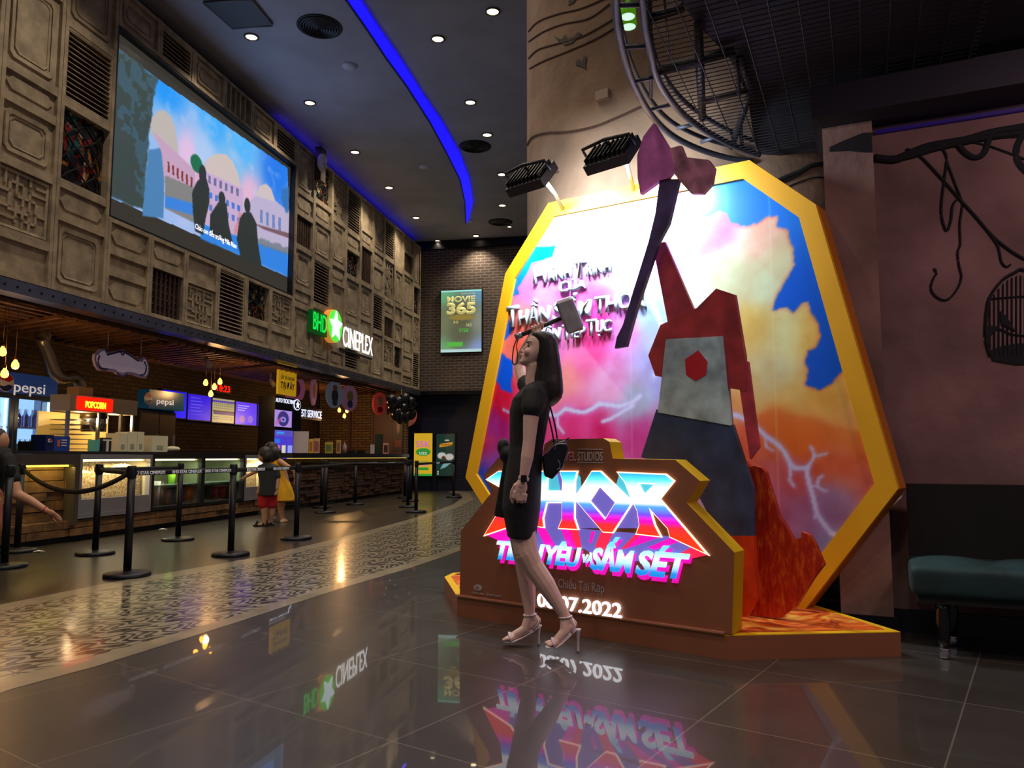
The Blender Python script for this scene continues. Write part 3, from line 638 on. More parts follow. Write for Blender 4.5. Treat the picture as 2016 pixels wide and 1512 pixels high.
def scan(d1, d2, step, rad):
    pr = [p.dot(d2) for p in reg]; q0 = [p.dot(d1) for p in reg]; s = min(pr)
    while s < max(pr):
        a = min(q0); run = None
        while a < max(q0)+.1:
            p = d1*a+d2*s; ins = inpoly((p.x, p.y), reg)
            if ins and run is None: run = a
            if not ins and run is not None:
                if a-run > .05: mb.cyl(d1*run+d2*s+Vector((0, 0, zz)), d1*a+d2*s+Vector((0, 0, zz)), rad, n=4, cap=False)
                run = None
            a += .03
        s += step
scan(du, dv, .05, .0035); scan(dv, du, .14, .004)
mb.obj('wire_mesh', mat('mesh_black', (34, 34, 44), .6, .3), t)
for a, b, r in (((1280, 46), (1345, 25), .03), ((1293, 150), (1445, 110), .032), ((1374, 55), (1383, 243), .026), ((1386, 208), (1482, 184), .022), ((1446, 115), (1457, 196), .014), ((1478, 190), (1440, 298), .024), ((1279, -20), (1282, 200), .012), ((1306, -20), (1318, 130), .006), ((1457, 120), (1482, 200), .018), ((1458, 255), (1462, 305), .014)):
    A, B = G(*a, MZ), G(*b, MZ); MB().cyl(A+Vector((0, 0, .03)), B+Vector((0, 0, .03)), r, n=4).obj('beam', mat('deck_beam', (24, 25, 36), .6), t)
# green glass pendant seen through the ring
for (x, y, lab) in ((1236, 33, 'green glass pendant lamp seen through the ring truss, upper one'), (1238, 53, 'green glass pendant lamp just below the other green one')):
    p = YD(x, y, 5.2 if y < 40 else 5.4); t = thing('pendant_lamp', lab, 'pendant lamp', p, group='green pendant lamps beside the column')
    MB().lathe([(.055, 0), (.06, .02), (.055, .07), (.03, .1), (.012, .12)], p, 20).obj('glass_shade', mat('green_glass', (90, 170, 20), .15, emit=(90, 170, 10), es=.35), t)
    MB().lathe([(.001, -.002), (.05, 0), (.05, .004)], p, 20).obj('diffuser', mat('pale_green_glow', (200, 255, 220), .4, emit=(205, 250, 225), es=1.0), t)
    MB().cyl(p+Vector((0, 0, .11)), p+Vector((0, 0, 1.6)), .004, n=5).obj('cord', mcab, t)
# ================= display stand =================
def inset(pts, k):
    n = len(pts); out = []
    ar = sum(pts[i][0]*pts[(i+1) % n][1]-pts[(i+1) % n][0]*pts[i][1] for i in range(n)); sg = 1 if ar > 0 else -1
    L = []
    for i in range(n):
        a, b = Vector(pts[i]), Vector(pts[(i+1) % n]); d = (b-a).normalized(); nn = Vector((-d.y, d.x))*sg*k; L.append((a+nn, d))
    for i in range(n):
        (p, d), (q, e) = L[i-1], L[i]; cr = d.x*e.y-d.y*e.x; t = ((q.x-p.x)*e.y-(q.y-p.y)*e.x)/cr; out.append((p.x+d.x*t, p.y+d.y*t))
    return out
BO = [(0, .128), (.543, .85), (.151, 2.557), (-.264, 2.947), (-1.961, 3.046), (-2.433, 2.549), (-2.896, .848), (-2.233, .128)]
myel = mat('yellow_board', (238, 178, 24), .45); mor = mat('ochre_board_edge', (190, 110, 20), .5)
dsp = thing('display_board', 'huge irregular octagonal display board with yellow frame and bright printed sky with lightning', 'display board', BD.at(-1.2, 0, 0))
IN = inset(BO, .115)
MB().fprism(BD, BO, -.12, .0).obj('backing_box', mor, dsp)
fr = MB(); n = len(BO)
for i in range(n):
    j = (i+1) % n
    fr.hexa([BD.at(*BO[i], 0), BD.at(*BO[j], 0), BD.at(*IN[j], 0), BD.at(*IN[i], 0), BD.at(*BO[i], .035), BD.at(*BO[j], .035), BD.at(*IN[j], .035), BD.at(*IN[i], .035)])
fr.obj('frame', myel, dsp)
C_ = lambda l: [BD.uz(*q) for q in l]
P = Print(-2.9, .1, .56, 3.06, 420, 360, (0, 96, 225))
blue = P.field([(*BD.uz(x, y), c) for x, y, c in [(1480, 380, (0, 120, 240)), (1600, 600, (0, 95, 225)), (1640, 700, (0, 90, 215)), (1370, 420, (0, 170, 240)), (1060, 500, (0, 150, 235)), (1010, 640, (0, 95, 240)), (980, 720, (0, 90, 235)), (945, 930, (0, 70, 200))]])
P.C = blue.copy()
cl = C_([(940, 560), (940, 460), (1100, 380), (1362, 380), (1330, 430), (1362, 419), (1367, 436), (1399, 424), (1417, 416), (1436, 419), (1441, 439), (1469, 444), (1493, 439), (1513, 426), (1531, 426), (1534, 444), (1548, 454), (1558, 474), (1567, 488), (1567, 523), (1548, 550), (1531, 575), (1523, 598), (1518, 615), (1550, 607), (1565, 615), (1578, 598), (1593, 600),
         (1602, 620), (1615, 637), (1620, 657), (1619, 665), (1610, 682), (1592, 692), (1590, 717), (1597, 724), (1595, 749), (1590, 759), (1612, 769), (1637, 754), (1652, 734), (1674, 719), (1800, 660), (1800, 1300), (850, 1300), (850, 772), (963, 770), (972, 768), (975, 759), (984, 754), (990, 765), (1000, 768), (1011, 774), (1010, 750), (1015, 735), (1014, 714), (1000, 702), (987, 688), (994, 674), (1014, 648),
         (999, 624), (1009, 618), (1007, 588), (1024, 581), (1019, 566), (1039, 538), (1049, 519), (1091, 509), (1098, 484), (1062, 487), (1045, 478), (1050, 460), (1080, 430), (1030, 470)])
ctl = [(1150, 460, (235, 235, 250)), (1250, 480, (230, 240, 250)), (1060, 560, (235, 130, 220)), (1130, 600, (240, 110, 200)), (1180, 640, (235, 60, 150)), (1040, 640, (240, 120, 110)), (1020, 700, (245, 110, 90)), (990, 790, (225, 30, 70)), (970, 830, (170, 40, 150)), (955, 880, (215, 40, 90)), (960, 905, (150, 70, 190)), (945, 935, (10, 70, 210)), (960, 960, (0, 70, 200)),
       (1110, 740, (240, 130, 110)), (1090, 700, (215, 80, 190)), (1150, 700, (225, 70, 150)), (1230, 640, (215, 120, 215)), (1280, 620, (150, 190, 235)), (1300, 700, (165, 170, 235)), (1200, 760, (215, 140, 200)), (1130, 830, (225, 60, 140)), (1180, 860, (215, 50, 130)), (1250, 800, (160, 185, 215)), (1260, 850, (200, 70, 160)), (1330, 520, (225, 140, 240)), (1400, 450, (240, 120, 230)), (1370, 560, (205, 215, 205)),
       (1440, 540, (205, 225, 190)), (1500, 470, (230, 190, 170)), (1545, 510, (215, 215, 170)), (1500, 560, (205, 220, 180)), (1480, 640, (215, 190, 100)), (1545, 660, (220, 225, 160)), (1600, 660, (235, 200, 100)), (1520, 740, (210, 210, 160)), (1560, 790, (230, 200, 110)), (1640, 790, (235, 190, 90)), (1700, 820, (235, 185, 110)), (1480, 780, (215, 200, 130)), (1440, 800, (225, 150, 90)), (1540, 830, (225, 120, 40)), (1480, 860, (215, 90, 60)),
       (1600, 860, (225, 110, 40)), (1680, 850, (235, 150, 70)), (1640, 900, (225, 110, 70)), (1700, 930, (230, 110, 70)), (1720, 970, (190, 110, 120)), (1560, 940, (205, 90, 90)), (1520, 990, (185, 90, 130)), (1570, 1010, (165, 105, 150)), (1640, 1000, (155, 125, 175)), (1690, 1020, (165, 130, 175)), (1620, 1100, (130, 135, 195)), (1660, 1080, (140, 135, 190)), (1400, 970, (215, 130, 150)), (1390, 990, (140, 130, 200)), (1380, 900, (220, 120, 160)),
       (1330, 760, (150, 160, 235)), (1350, 640, (190, 205, 230)), (1360, 820, (220, 90, 160))]
cf = P.field([(*BD.uz(x, y), c) for x, y, c in ctl], 4)
cm = P.mask(cl, .05, 9, 3)
rim = np.clip(P.soft(cm, 6)*(1-0)-0, 0, 1)
P.put(P.soft(cm, 1), cf)
edge = np.clip(1-np.abs(P.soft(cm, 7)-.62)*3.2, 0, 1)*cm
P.put(P.soft(edge, 2)*(P.U > -1.35), (236, 70, 70), .55); P.put(P.soft(edge, 2)*(P.U <= -1.35), (240, 40, 150), .35)
nz = (P.noise(7, 5, 4)-.5)[..., None]
P.C = np.clip(P.C+nz*cm[..., None]*np.array([26, 60, 70]), 0, 255)
hill = C_([(1470, 850), (1500, 815), (1525, 810), (1560, 815), (1620, 830), (1680, 845), (1720, 850), (1720, 880), (1690, 900), (1670, 880), (1640, 875), (1600, 880), (1560, 900), (1500, 880)])
P.poly(hill, (226, 112, 40), 5, .6, .04, 12)
P.poly(C_([(1100, 655), (1125, 650), (1240, 790), (1120, 805), (1060, 830), (1085, 720)]), (240, 190, 225), 2, .33)
for l, wd in (([(1265, 568), (1287, 598), (1300, 630), (1309, 660), (1306, 700), (1290, 740)], .028), ([(1250, 545), (1275, 590)], .05)): P.line(C_(l), wd, (235, 245, 255), 3, .8)
for l, wd in (([(1424, 818), (1453, 818), (1470, 826), (1491, 840), (1508, 858), (1533, 875), (1548, 893), (1557, 912), (1567, 922), (1582, 922), (1592, 920), (1590, 932), (1597, 960), (1603, 982), (1609, 1009), (1623, 1031), (1638, 1049), (1662, 1061)], .026),
              ([(1597, 958), (1610, 957), (1613, 942), (1620, 937)], .012), ([(1610, 957), (1623, 966), (1629, 966)], .011), ([(1592, 920), (1605, 898), (1602, 886), (1597, 880)], .014), ([(1605, 898), (1618, 896), (1629, 893)], .01), ([(1557, 912), (1558, 930), (1556, 945), (1565, 957)], .015), ([(1509, 863), (1510, 880), (1525, 888)], .009), ([(1431, 820), (1435, 845), (1451, 854)], .01), ([(1609, 1012), (1604, 1020)], .01), ([(1650, 1056), (1660, 1048)], .01),
              ([(1070, 800), (1081, 814), (1093, 818), (1100, 817), (1115, 805), (1136, 810), (1151, 812), (1166, 806), (1182, 795), (1197, 797), (1221, 800), (1245, 794), (1262, 780)], .028), ([(1188, 830), (1206, 824), (1225, 812), (1250, 798)], .022), ([(1099, 817), (1100, 838), (1112, 853)], .014), ([(993, 806), (1000, 810), (1004, 812)], .014)):
    P.line(C_(l), wd*2.2, (190, 170, 255), 3, .35); P.line(C_(l), wd, (205, 215, 255), 1, .95)
P.rect(BD.uz(1518, 500)[0]-.004, .1, BD.uz(1518, 500)[0]+.004, 3, (245, 235, 190), 1, .35)
P.rect(BD.uz(1240, 500)[0]-.004, .1, BD.uz(1240, 500)[0]+.004, 3, (245, 225, 230), 1, .25)
P.mesh(BD, .012, 'printed_sky', mat('satin_print', rough=.32, attr=True), dsp, keep=inset(BO, .1))
mlet = mat('raised_white_letter', (205, 232, 248), .4)
for s, x0, x1, yb, h in (('H', 1056, 1081, 560, .135), ('ÀNH', 1083, 1130, 556, .095), ('T', 1136, 1159, 550, .135), ('RÌNH', 1160, 1208, 545, .09), ('C', 1106, 1124, 578, .085), ('ỦA', 1125, 1158, 574, .065),
                         ('T', 1004, 1026, 645, .17), ('HẦN', 1026, 1088, 641, .12), ('S', 1094, 1118, 634, .15), ('ẤM', 1118, 1168, 629, .12), ('THOR', 1176, 1276, 619, .125), ('V', 1056, 1080, 676, .12), ('ẪN', 1078, 1108, 672, .09), ('T', 1113, 1130, 671, .12), ('IẾP', 1130, 1157, 667, .08), ('T', 1160, 1179, 662, .12), ('ỤC', 1179, 1208, 657, .09)):
    u, z = BD.uz(x0, yb); u1 = BD.uz(x1, yb)[0]
    text(s, BD, u, z, .014, h, mlet, 'raised_lettering', dsp, width=u1-u, depth=.028, bold=.02, shear=.05)
MB().tube([BD.px(1738, 1010, -.2), BD.px(1760, 992, -.2), BD.px(1781, 972, -.2)], .006, 6).obj('loose_white_edge', mat('white_edge', (230, 225, 220), .5), dsp)
# ---------------- platform ----------------
A3, B3, C3 = Vector((-.355, 5.078, 0)), Vector((1.104, 4.0, 0)), Vector((2.014, 4.079, 0))
pf = [A3, B3, C3, Vector((1.86, 4.76, 0)), Vector((.2, 6.28, 0)), Vector((-.46, 6.1, 0)), Vector((-.51, 5.9, 0))]
plt = thing('display_platform', 'low brown angular platform with yellow rimmed orange rock print on top', 'platform', (0.6, 4.9, 0))
mbrown = mat('brown_board', (150, 92, 62), .5)
MB().prism([p+Vector((0, 0, .12)) for p in pf], (0, 0, -.12)).obj('platform_body', mbrown, plt)
it = inset([(p.x, p.y) for p in pf], .05); mo = bpy.data.materials.new('orange_rock_print'); mo.use_nodes = True; nt = mo.node_tree
tc = nd(nt, 'ShaderNodeTexCoord'); nn = nd(nt, 'ShaderNodeTexNoise'); nn.inputs['Scale'].default_value = 5; nn.inputs['Detail'].default_value = 9; nn.inputs['Distortion'].default_value = 1.2; nt.links.new(tc.outputs['Object'], nn.inputs['Vector'])
rp = nd(nt, 'ShaderNodeValToRGB'); rp.color_ramp.elements[0].position = .36; rp.color_ramp.elements[0].color = L4((90, 24, 20)); rp.color_ramp.elements[1].position = .66; rp.color_ramp.elements[1].color = L4((250, 200, 80))
e = rp.color_ramp.elements.new(.5); e.color = L4((225, 96, 30)); nt.links.new(nn.outputs[0], rp.inputs[0]); nt.links.new(rp.outputs[0], nt.nodes['Principled BSDF'].inputs['Base Color']); nt.nodes['Principled BSDF'].inputs['Roughness'].default_value = .4
MB().prism([p+Vector((0, 0, .124)) for p in pf], (0, 0, -.004)).obj('yellow_rim', mat('yellow_rim_print', (240, 190, 30), .4), plt)
MB().prism([Vector((*q, .127)) for q in it], (0, 0, -.003)).obj('rock_print', mo, plt)
# ---------------- rock cut-out ----------------
mr = bpy.data.materials.new('red_rock_print'); mr.use_nodes = True; nt = mr.node_tree
tc = nd(nt, 'ShaderNodeTexCoord'); mp = nd(nt, 'ShaderNodeMapping'); mp.inputs['Scale'].default_value = (6, 6, 1.6); nt.links.new(tc.outputs['Object'], mp.inputs[0])
nn = nd(nt, 'ShaderNodeTexNoise'); nn.inputs['Scale'].default_value = 4; nn.inputs['Detail'].default_value = 12; nn.inputs['Roughness'].default_value = .8; nn.inputs['Distortion'].default_value = .25; nt.links.new(mp.outputs[0], nn.inputs['Vector'])
rp = nd(nt, 'ShaderNodeValToRGB'); rp.color_ramp.elements[0].position = .3; rp.color_ramp.elements[0].color = L4((92, 16, 10)); rp.color_ramp.elements[1].position = .72; rp.color_ramp.elements[1].color = L4((245, 150, 40))
e = rp.color_ramp.elements.new(.52); e.color = L4((196, 44, 18)); nt.links.new(nn.outputs[0], rp.inputs[0]); nt.links.new(rp.outputs[0], nt.nodes['Principled BSDF'].inputs['Base Color']); nt.nodes['Principled BSDF'].inputs['Roughness'].default_value = .4
rk = [(1532, 1218), (1542, 1212), (1566, 1196), (1600, 1140), (1621, 1112), (1605, 1074), (1594, 1054), (1578, 1047), (1577, 1059), (1561, 1062), (1552, 1046), (1545, 1034), (1533, 1016), (1522, 980), (1511, 945), (1507, 930), (1499, 921), (1484, 917), (1476, 920), (1468, 908), (1462, 901), (1453, 905), (1449, 912), (1430, 940), (1395, 962), (1402, 999), (1385, 1016), (1370, 1060), (1360, 1130), (1360, 1218)]
rt = thing('rock_cutout', 'red and orange printed rock spires cut-out standing before the board', 'cutout', BD.at(-.35, .13, .42))
MB().fprism(BD, [(lambda a: (a[0], max(a[1], .128)))(BD.uz(*q, .44)) for q in rk], .4, .44).obj('rock_panel', mr, rt)
# plain abstract colour-band cut-out and plain axe cut-out
def cuts(l, o): return [(u_, max(z_, .128)) for u_, z_ in (BD.uz(*q, o) for q in l)]
st = thing('colour_cutout', 'tall plain cut-out panel with crimson, pale blue, navy and rust colour bands', 'cutout', BD.at(-.7, .13, .56))
o1 = .58
bands = [([(1300, 640), (1372, 606), (1410, 568), (1446, 580), (1466, 700), (1470, 770), (1290, 740), (1276, 700)], (176, 60, 66), 'crimson_band'), ([(1312, 668), (1424, 662), (1440, 838), (1296, 812)], (170, 196, 220), 'pale_blue_band'),
         ([(1292, 806), (1442, 836), (1482, 960), (1484, 1062), (1420, 1062), (1380, 985), (1330, 925), (1262, 900)], (52, 70, 110), 'navy_band'), ([(1420, 1055), (1484, 1055), (1492, 1178), (1470, 1214), (1428, 1214)], (205, 60, 30), 'rust_band')]
for k, (l, c, nm) in enumerate(bands):
    MB().fprism(BD, cuts(l, o1), o1-.03, o1+.006*(k % 2)).obj(nm, mat('print_'+nm, c, .4, var=.2, vscale=7), st)
MB().fprism(BD, cuts([(1284, 480), (1308, 476), (1372, 625), (1318, 655)], o1), o1-.025, o1-.003).obj('slanted_support_band', mat('print_slanted_band', (186, 66, 84), .4, var=.2, vscale=7), st)
MB().fprism(BD, cuts([(1446, 700), (1472, 712), (1494, 880), (1476, 904)], o1), o1-.025, o1-.003).obj('slanted_lower_band', mat('print_slanted_band'), st)
MB().fprism(BD, cuts([(1376, 690), (1394, 712), (1391, 738), (1370, 750), (1352, 738), (1350, 708)], o1), o1+.006, o1+.01).obj('red_disc_print', mat('print_red', (196, 40, 54), .4), st)
ax = thing('axe_cutout', 'plain purple axe-shaped cut-out rising above the board top', 'cutout', BD.at(-.85, 1.5, .64))
MB().fprism(BD, cuts([(1299, 352), (1337, 352), (1316, 440), (1296, 478), (1252, 610), (1232, 682), (1210, 686), (1214, 664), (1226, 640), (1276, 478), (1290, 420)], .64), .61, .64).obj('axe_handle', mat('print_dark_violet', (74, 58, 110), .4, var=.25, vscale=8), ax)
MB().fprism(BD, cuts([(1288, 243), (1318, 292), (1330, 330), (1316, 352), (1300, 356), (1262, 383), (1257, 350), (1256, 307), (1268, 270)], .64), .615, .65).obj('axe_blade', mat('print_magenta_violet', (190, 96, 176), .4, var=.25, vscale=5), ax)
MB().fprism(BD, cuts([(1318, 293), (1341, 287), (1350, 310), (1395, 315), (1407, 331), (1402, 362), (1384, 382), (1362, 382), (1335, 352), (1322, 330)], .64), .615, .648).obj('axe_back_head', mat('print_dusky_pink', (186, 120, 150), .4, var=.25, vscale=9), ax)
# ---------------- front sign box ----------------
sg = thing('sign_box', 'waist high brown sign box with glowing movie title letters', 'sign', SG.at(.9, .12, 0))
so = [(905, 1184), (907, 1046), (969, 968), (952, 935), (981, 901), (1068, 901), (1072, 874), (1086, 865), (1188, 863), (1200, 870), (1206, 903), (1329, 905), (1378, 947), (1352, 990), (1446, 1088), (1441, 1256)]
so = [SG.uz(*q, -.0) for q in so]; so[0] = (so[0][0], .128); so[-1] = (so[-1][0], .128)
MB().fprism(SG, so, -.14, -.0, 0, 1).obj('box_body', [mbrown, mat('yellow_side', (214, 176, 20), .5)], sg)
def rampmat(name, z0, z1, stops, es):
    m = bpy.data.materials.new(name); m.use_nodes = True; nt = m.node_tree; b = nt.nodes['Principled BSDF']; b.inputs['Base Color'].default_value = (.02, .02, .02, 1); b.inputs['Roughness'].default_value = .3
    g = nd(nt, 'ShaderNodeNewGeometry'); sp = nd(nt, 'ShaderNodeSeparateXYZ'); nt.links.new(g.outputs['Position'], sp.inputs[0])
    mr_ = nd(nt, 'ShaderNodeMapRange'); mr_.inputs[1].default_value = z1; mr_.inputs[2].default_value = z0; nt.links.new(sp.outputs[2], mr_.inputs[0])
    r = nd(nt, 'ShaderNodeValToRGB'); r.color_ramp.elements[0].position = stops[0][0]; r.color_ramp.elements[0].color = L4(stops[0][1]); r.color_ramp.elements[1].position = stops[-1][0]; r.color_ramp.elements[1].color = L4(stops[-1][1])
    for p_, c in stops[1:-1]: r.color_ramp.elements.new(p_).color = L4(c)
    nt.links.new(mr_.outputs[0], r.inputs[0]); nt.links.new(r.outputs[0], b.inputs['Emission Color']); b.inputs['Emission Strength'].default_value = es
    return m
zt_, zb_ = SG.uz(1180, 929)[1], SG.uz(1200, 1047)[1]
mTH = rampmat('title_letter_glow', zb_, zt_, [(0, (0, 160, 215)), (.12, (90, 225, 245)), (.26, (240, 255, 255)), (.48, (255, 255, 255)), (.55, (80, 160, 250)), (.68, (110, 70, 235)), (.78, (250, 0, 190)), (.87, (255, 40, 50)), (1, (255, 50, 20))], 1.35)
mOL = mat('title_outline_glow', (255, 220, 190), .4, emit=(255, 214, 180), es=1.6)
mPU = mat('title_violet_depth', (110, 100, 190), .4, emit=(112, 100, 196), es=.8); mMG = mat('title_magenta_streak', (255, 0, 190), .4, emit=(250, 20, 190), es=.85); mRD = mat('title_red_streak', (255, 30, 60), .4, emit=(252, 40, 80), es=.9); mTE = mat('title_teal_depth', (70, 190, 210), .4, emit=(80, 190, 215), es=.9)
LET = dict(
    T=[(962, 944), (984, 929), (1052, 929), (1062, 944), (1034, 960), (1030, 1008), (1006, 1036), (958, 1052), (976, 1022), (990, 1000), (994, 962)],
    H=[(1063, 929), (1079, 929), (1078, 968), (1110, 968), (1111, 945), (1106, 929), (1137, 929), (1133, 945), (1132, 1020), (1139, 1041), (1103, 1039), (1110, 1022), (1110, 988), (1078, 988), (1070, 1020), (1072, 1037), (1055, 1034), (1059, 1020)],
    R=[(1220, 931), (1312, 935), (1327, 947), (1299, 982), (1389, 1087), (1322, 1056), (1318, 1040), (1279, 997), (1290, 1034), (1301, 1055), (1256, 1050), (1262, 1034), (1258, 1005), (1247, 984), (1233, 948)])
Lo = [(1168, 929), (1184, 929), (1246, 989), (1208, 1047), (1190, 1046), (1134, 981)]; Oh = [(1182, 955), (1215, 989), (1194, 1024), (1162, 986)]
Rh = [(1257, 950), (1294, 952), (1270, 975)]
def S_(l): return [SG.uz(*q) for q in l]
def holed(mb, outer, hole, o0, o1):
    """polygon with a hole bridged"""
    best = min(((Vector(a)-Vector(b)).length, i, j) for i, a in enumerate(outer) for j, b in enumerate(hole)); _, i, j = best
    a = [SG.at(*q, o1) for q in outer]; h = [SG.at(*q, o1) for q in hole]; bm = mb.bm
    va = [bm.verts.new(p) for p in a]; vh = [bm.verts.new(p) for p in h]
    ed = [bm.edges.new((va[k], va[(k+1) % len(va)])) for k in range(len(va))]+[bm.edges.new((vh[k], vh[(k+1) % len(vh)])) for k in range(len(vh))]
    bmesh.ops.triangle_fill(bm, edges=ed, use_beauty=True)
    for V in (va, vh):
        B_ = [bm.verts.new(v.co+SG.N*(o0-o1)) for v in V]
        for k in range(len(V)): bm.faces.new((V[k], V[(k+1) % len(V)], B_[(k+1) % len(V)], B_[k]))
# printed depth body and streaks
ex = [([(958, 1050), (1000, 1036), (1062, 1032), (1140, 1040), (1200, 1046), (1260, 1050), (1322, 1056), (1396, 1092), (1345, 1098), (1250, 1105), (1172, 1095), (1150, 1080), (1060, 1088), (990, 1068)], mPU, .002), ([(1072, 940), (1106, 930), (1132, 945), (1150, 960), (1222, 955), (1233, 960), (1280, 1040), (1150, 1040), (1060, 1036)], mPU, .002),
      ([(1078, 940), (1098, 935), (1104, 968), (1078, 968)], mTE, .004), ([(1137, 932), (1143, 940), (1146, 985), (1136, 975)], mTE, .004), ([(1220, 933), (1212, 960), (1245, 984), (1234, 950)], mTE, .004), ([(1184, 957), (1213, 989), (1194, 1018), (1164, 986)], mPU, .004), ([(1259, 951), (1292, 953), (1270, 973)], mTE, .004),
      ([(1056, 1037), (1073, 1038), (1096, 1078), (1072, 1072)], mMG, .004), ([(1104, 1041), (1122, 1042), (1136, 1080), (1120, 1078)], mMG, .004), ([(1122, 1042), (1139, 1043), (1146, 1080), (1136, 1080)], mRD, .004), ([(1184, 1047), (1208, 1048), (1190, 1085), (1172, 1076)], mRD, .004), ([(1165, 1046), (1172, 1046), (1165, 1070), (1160, 1068)], mMG, .004),
      ([(1262, 1052), (1300, 1057), (1252, 1074), (1232, 1080)], mMG, .004), ([(1322, 1058), (1340, 1066), (1290, 1082), (1275, 1078)], mMG, .004), ([(1250, 1053), (1262, 1053), (1235, 1078), (1222, 1082)], mRD, .004), ([(958, 1053), (1000, 1040), (1010, 1060), (990, 1068)], mMG, .004), ([(1360, 1078), (1396, 1092), (1360, 1100), (1330, 1094)], mRD, .0035)]
tl = None
for l, m_, o in ex:
    MB().fprism(SG, S_(l), 0, o).obj('title_depth_print', m_, sg)
for k, l in LET.items():
    big = inset(S_(l), -.007)
    if k == 'R':
        mb = MB(); holed(mb, big, inset(S_(Rh), .005), 0, .012); ob = mb.obj('letter_outline', mOL, sg)
        mb = MB(); holed(mb, S_(l), S_(Rh), 0, .02); mb.obj('title_letter', mTH, sg)
    else:
        MB().fprism(SG, big, 0, .012).obj('letter_outline', mOL, sg); MB().fprism(SG, S_(l), 0, .02).obj('title_letter', mTH, sg)
mb = MB(); holed(mb, inset(S_(Lo), -.007), inset(S_(Oh), .006), 0, .012); mb.obj('letter_outline', mOL, sg)
mb = MB(); holed(mb, S_(Lo), S_(Oh), 0, .02); mb.obj('title_letter', mTH, sg)
zs0 = SG.uz(1170, 1120)[1]; zs1 = SG.uz(1170, 1070)[1]
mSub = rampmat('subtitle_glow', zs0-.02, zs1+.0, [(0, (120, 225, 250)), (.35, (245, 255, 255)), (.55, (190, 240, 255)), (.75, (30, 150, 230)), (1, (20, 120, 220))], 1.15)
for s, x0, x1, yb, h in (('TÌNH', 982, 1076, 1098, .105), ('YÊU', 1078, 1148, 1108, .105), ('VÀ', 1151, 1169, 1106, .045), ('SẤM', 1166, 1252, 1118, .115), ('SÉT', 1254, 1362, 1128, .125)):
    u, z = SG.uz(x0, yb); u1 = SG.uz(x1, yb)[0]
    text(s, SG, u+.008, z-.022, .006, h*1.02, mMG, 'subtitle_depth', sg, width=u1-u, depth=.006, bold=.05, shear=.3)
    text(s, SG, u, z, .014, h, mSub, 'subtitle_lettering', sg, width=u1-u, depth=.012, bold=.035, shear=.3)
mgp = mat('grey_print', (190, 176, 172), .5); mwh = mat('date_glow', (255, 255, 255), .4, emit=(240, 248, 255), es=2.2)
def stext(s, x0, x1, yb, h, m_, o=.002, bold=0.0, d=.003, nm='printed_lettering'):
    u, z = SG.uz(x0, yb); text(s, SG, u, z, o, h, m_, nm, sg, width=SG.uz(x1, yb)[0]-u, depth=d, bold=bold)
stext('Khởi Chiếu Tại Rạp', 1068, 1190, 1152, .05, mgp); stext('08.07.2022', 1060, 1225, 1193, .078, mwh, .003, .008, .012, 'date_lettering')
stext('STUDIOS', 1138, 1187, 907, .052, mat('silver_print', (196, 196, 196), .4)); stext('MARVEL', 1087, 1134, 907, .052, mat('pale_red_print', (190, 120, 130), .5), bold=.02)
for y in (884, 910): MB().fprism(SG, S_([(1138, y+1), (1187, y+1.5), (1187, y), (1138, y-.5)]), 0, .003).obj('printed_rule', mat('silver_print'), sg)
stext('Galaxy Links', 929, 953, 1168, .012, mgp); stext('© 2022 MARVEL', 958, 988, 1172, .012, mgp)
lg = MB(); u, z = SG.uz(941, 1157)
lp = [(u+.034*math.cos(a), z+.02*math.sin(a)) for a in [i*math.pi/12 for i in range(24)]]
lg.fprism(SG, lp, 0, .003).obj('printed_logo', mgp, sg)
text('CJ', SG, u-.015, z-.01, .003, .018, mbrown, 'logo_lettering', sg, depth=.002)
MB().fbox(SG, .0, 1.79, -.02, .012, .128, .138).obj('tape_seam', mat('pale_seam', (196, 130, 110), .5), sg)
# ---------------- floodlights over the board ----------------
mfl = mat('floodlight_black', (30, 32, 40), .45, .3); marm = mat('galvanised_arm', (150, 165, 180), .3, .8)
for (ax0, ax1, c, lab) in (((1110, 402), (1076, 360), (1046, 352), 'black floodlight on a steel arm at the left corner of the board'), ((1249, 365), (1222, 292), (1205, 305), 'black floodlight on a steel arm over the middle of the board, beside the axe cut-out')):
    o = .46; base = BD.px(*ax0, .0); tip = BD.px(*ax1, o); cc = BD.px(*c, o+.05)
    t = thing('floodlight', lab, 'floodlight', base, group='floodlights over the display board')
    MB().tube([base+Vector((0, 0, -.06)), base.lerp(tip, .5), tip], .016, 8).obj('arm', marm, t)
    # housing: tilted slab facing the board and down
    nrm = (-BD.N*.76+Vector((0, 0, -.65))).normalized(); sx = BD.D; sy = sx.cross(nrm).normalized()
    def hb_(w_, h_, a, b): return [cc+sx*(i*w_)+sy*(j*h_)+nrm*k for k in (a, b) for i, j in ((-1, -1), (1, -1), (1, 1), (-1, 1))]
    MB().hexa(hb_(.17, .12, -.03, .04)).obj('housing', mfl, t)
    fb = MB()
    for k in range(9): x = -.15+k*.0375; fb.hexa([cc+sx*(x+i*.004)+sy*(j*.1)+nrm*q for q in (-.065, -.028) for i, j in ((-1, -1), (1, -1), (1, 1), (-1, 1))])
    fb.obj('cooling_fins', mfl, t)
    MB().hexa(hb_(.15, .1, .0405, .044)).obj('lens', mat('floodlight_lens', (255, 255, 255), .3, emit=(235, 245, 255), es=9), t)
    MB().tube([cc+sx*.19-nrm*.02, cc+sx*.19-nrm*.1, cc-nrm*.12, cc-sx*.19-nrm*.1, cc-sx*.19-nrm*.02], .012, 6).obj('bracket', mfl, t)
    MB().cyl(tip, cc-nrm*.1, .012, n=8).obj('hinge_rod', mfl, t)
    light('AREA', 'floodlight_beam', cc+nrm*.06, 42, (.86, .93, 1), shape='RECTANGLE', size=.3, size_y=.2, aim=cc+nrm)
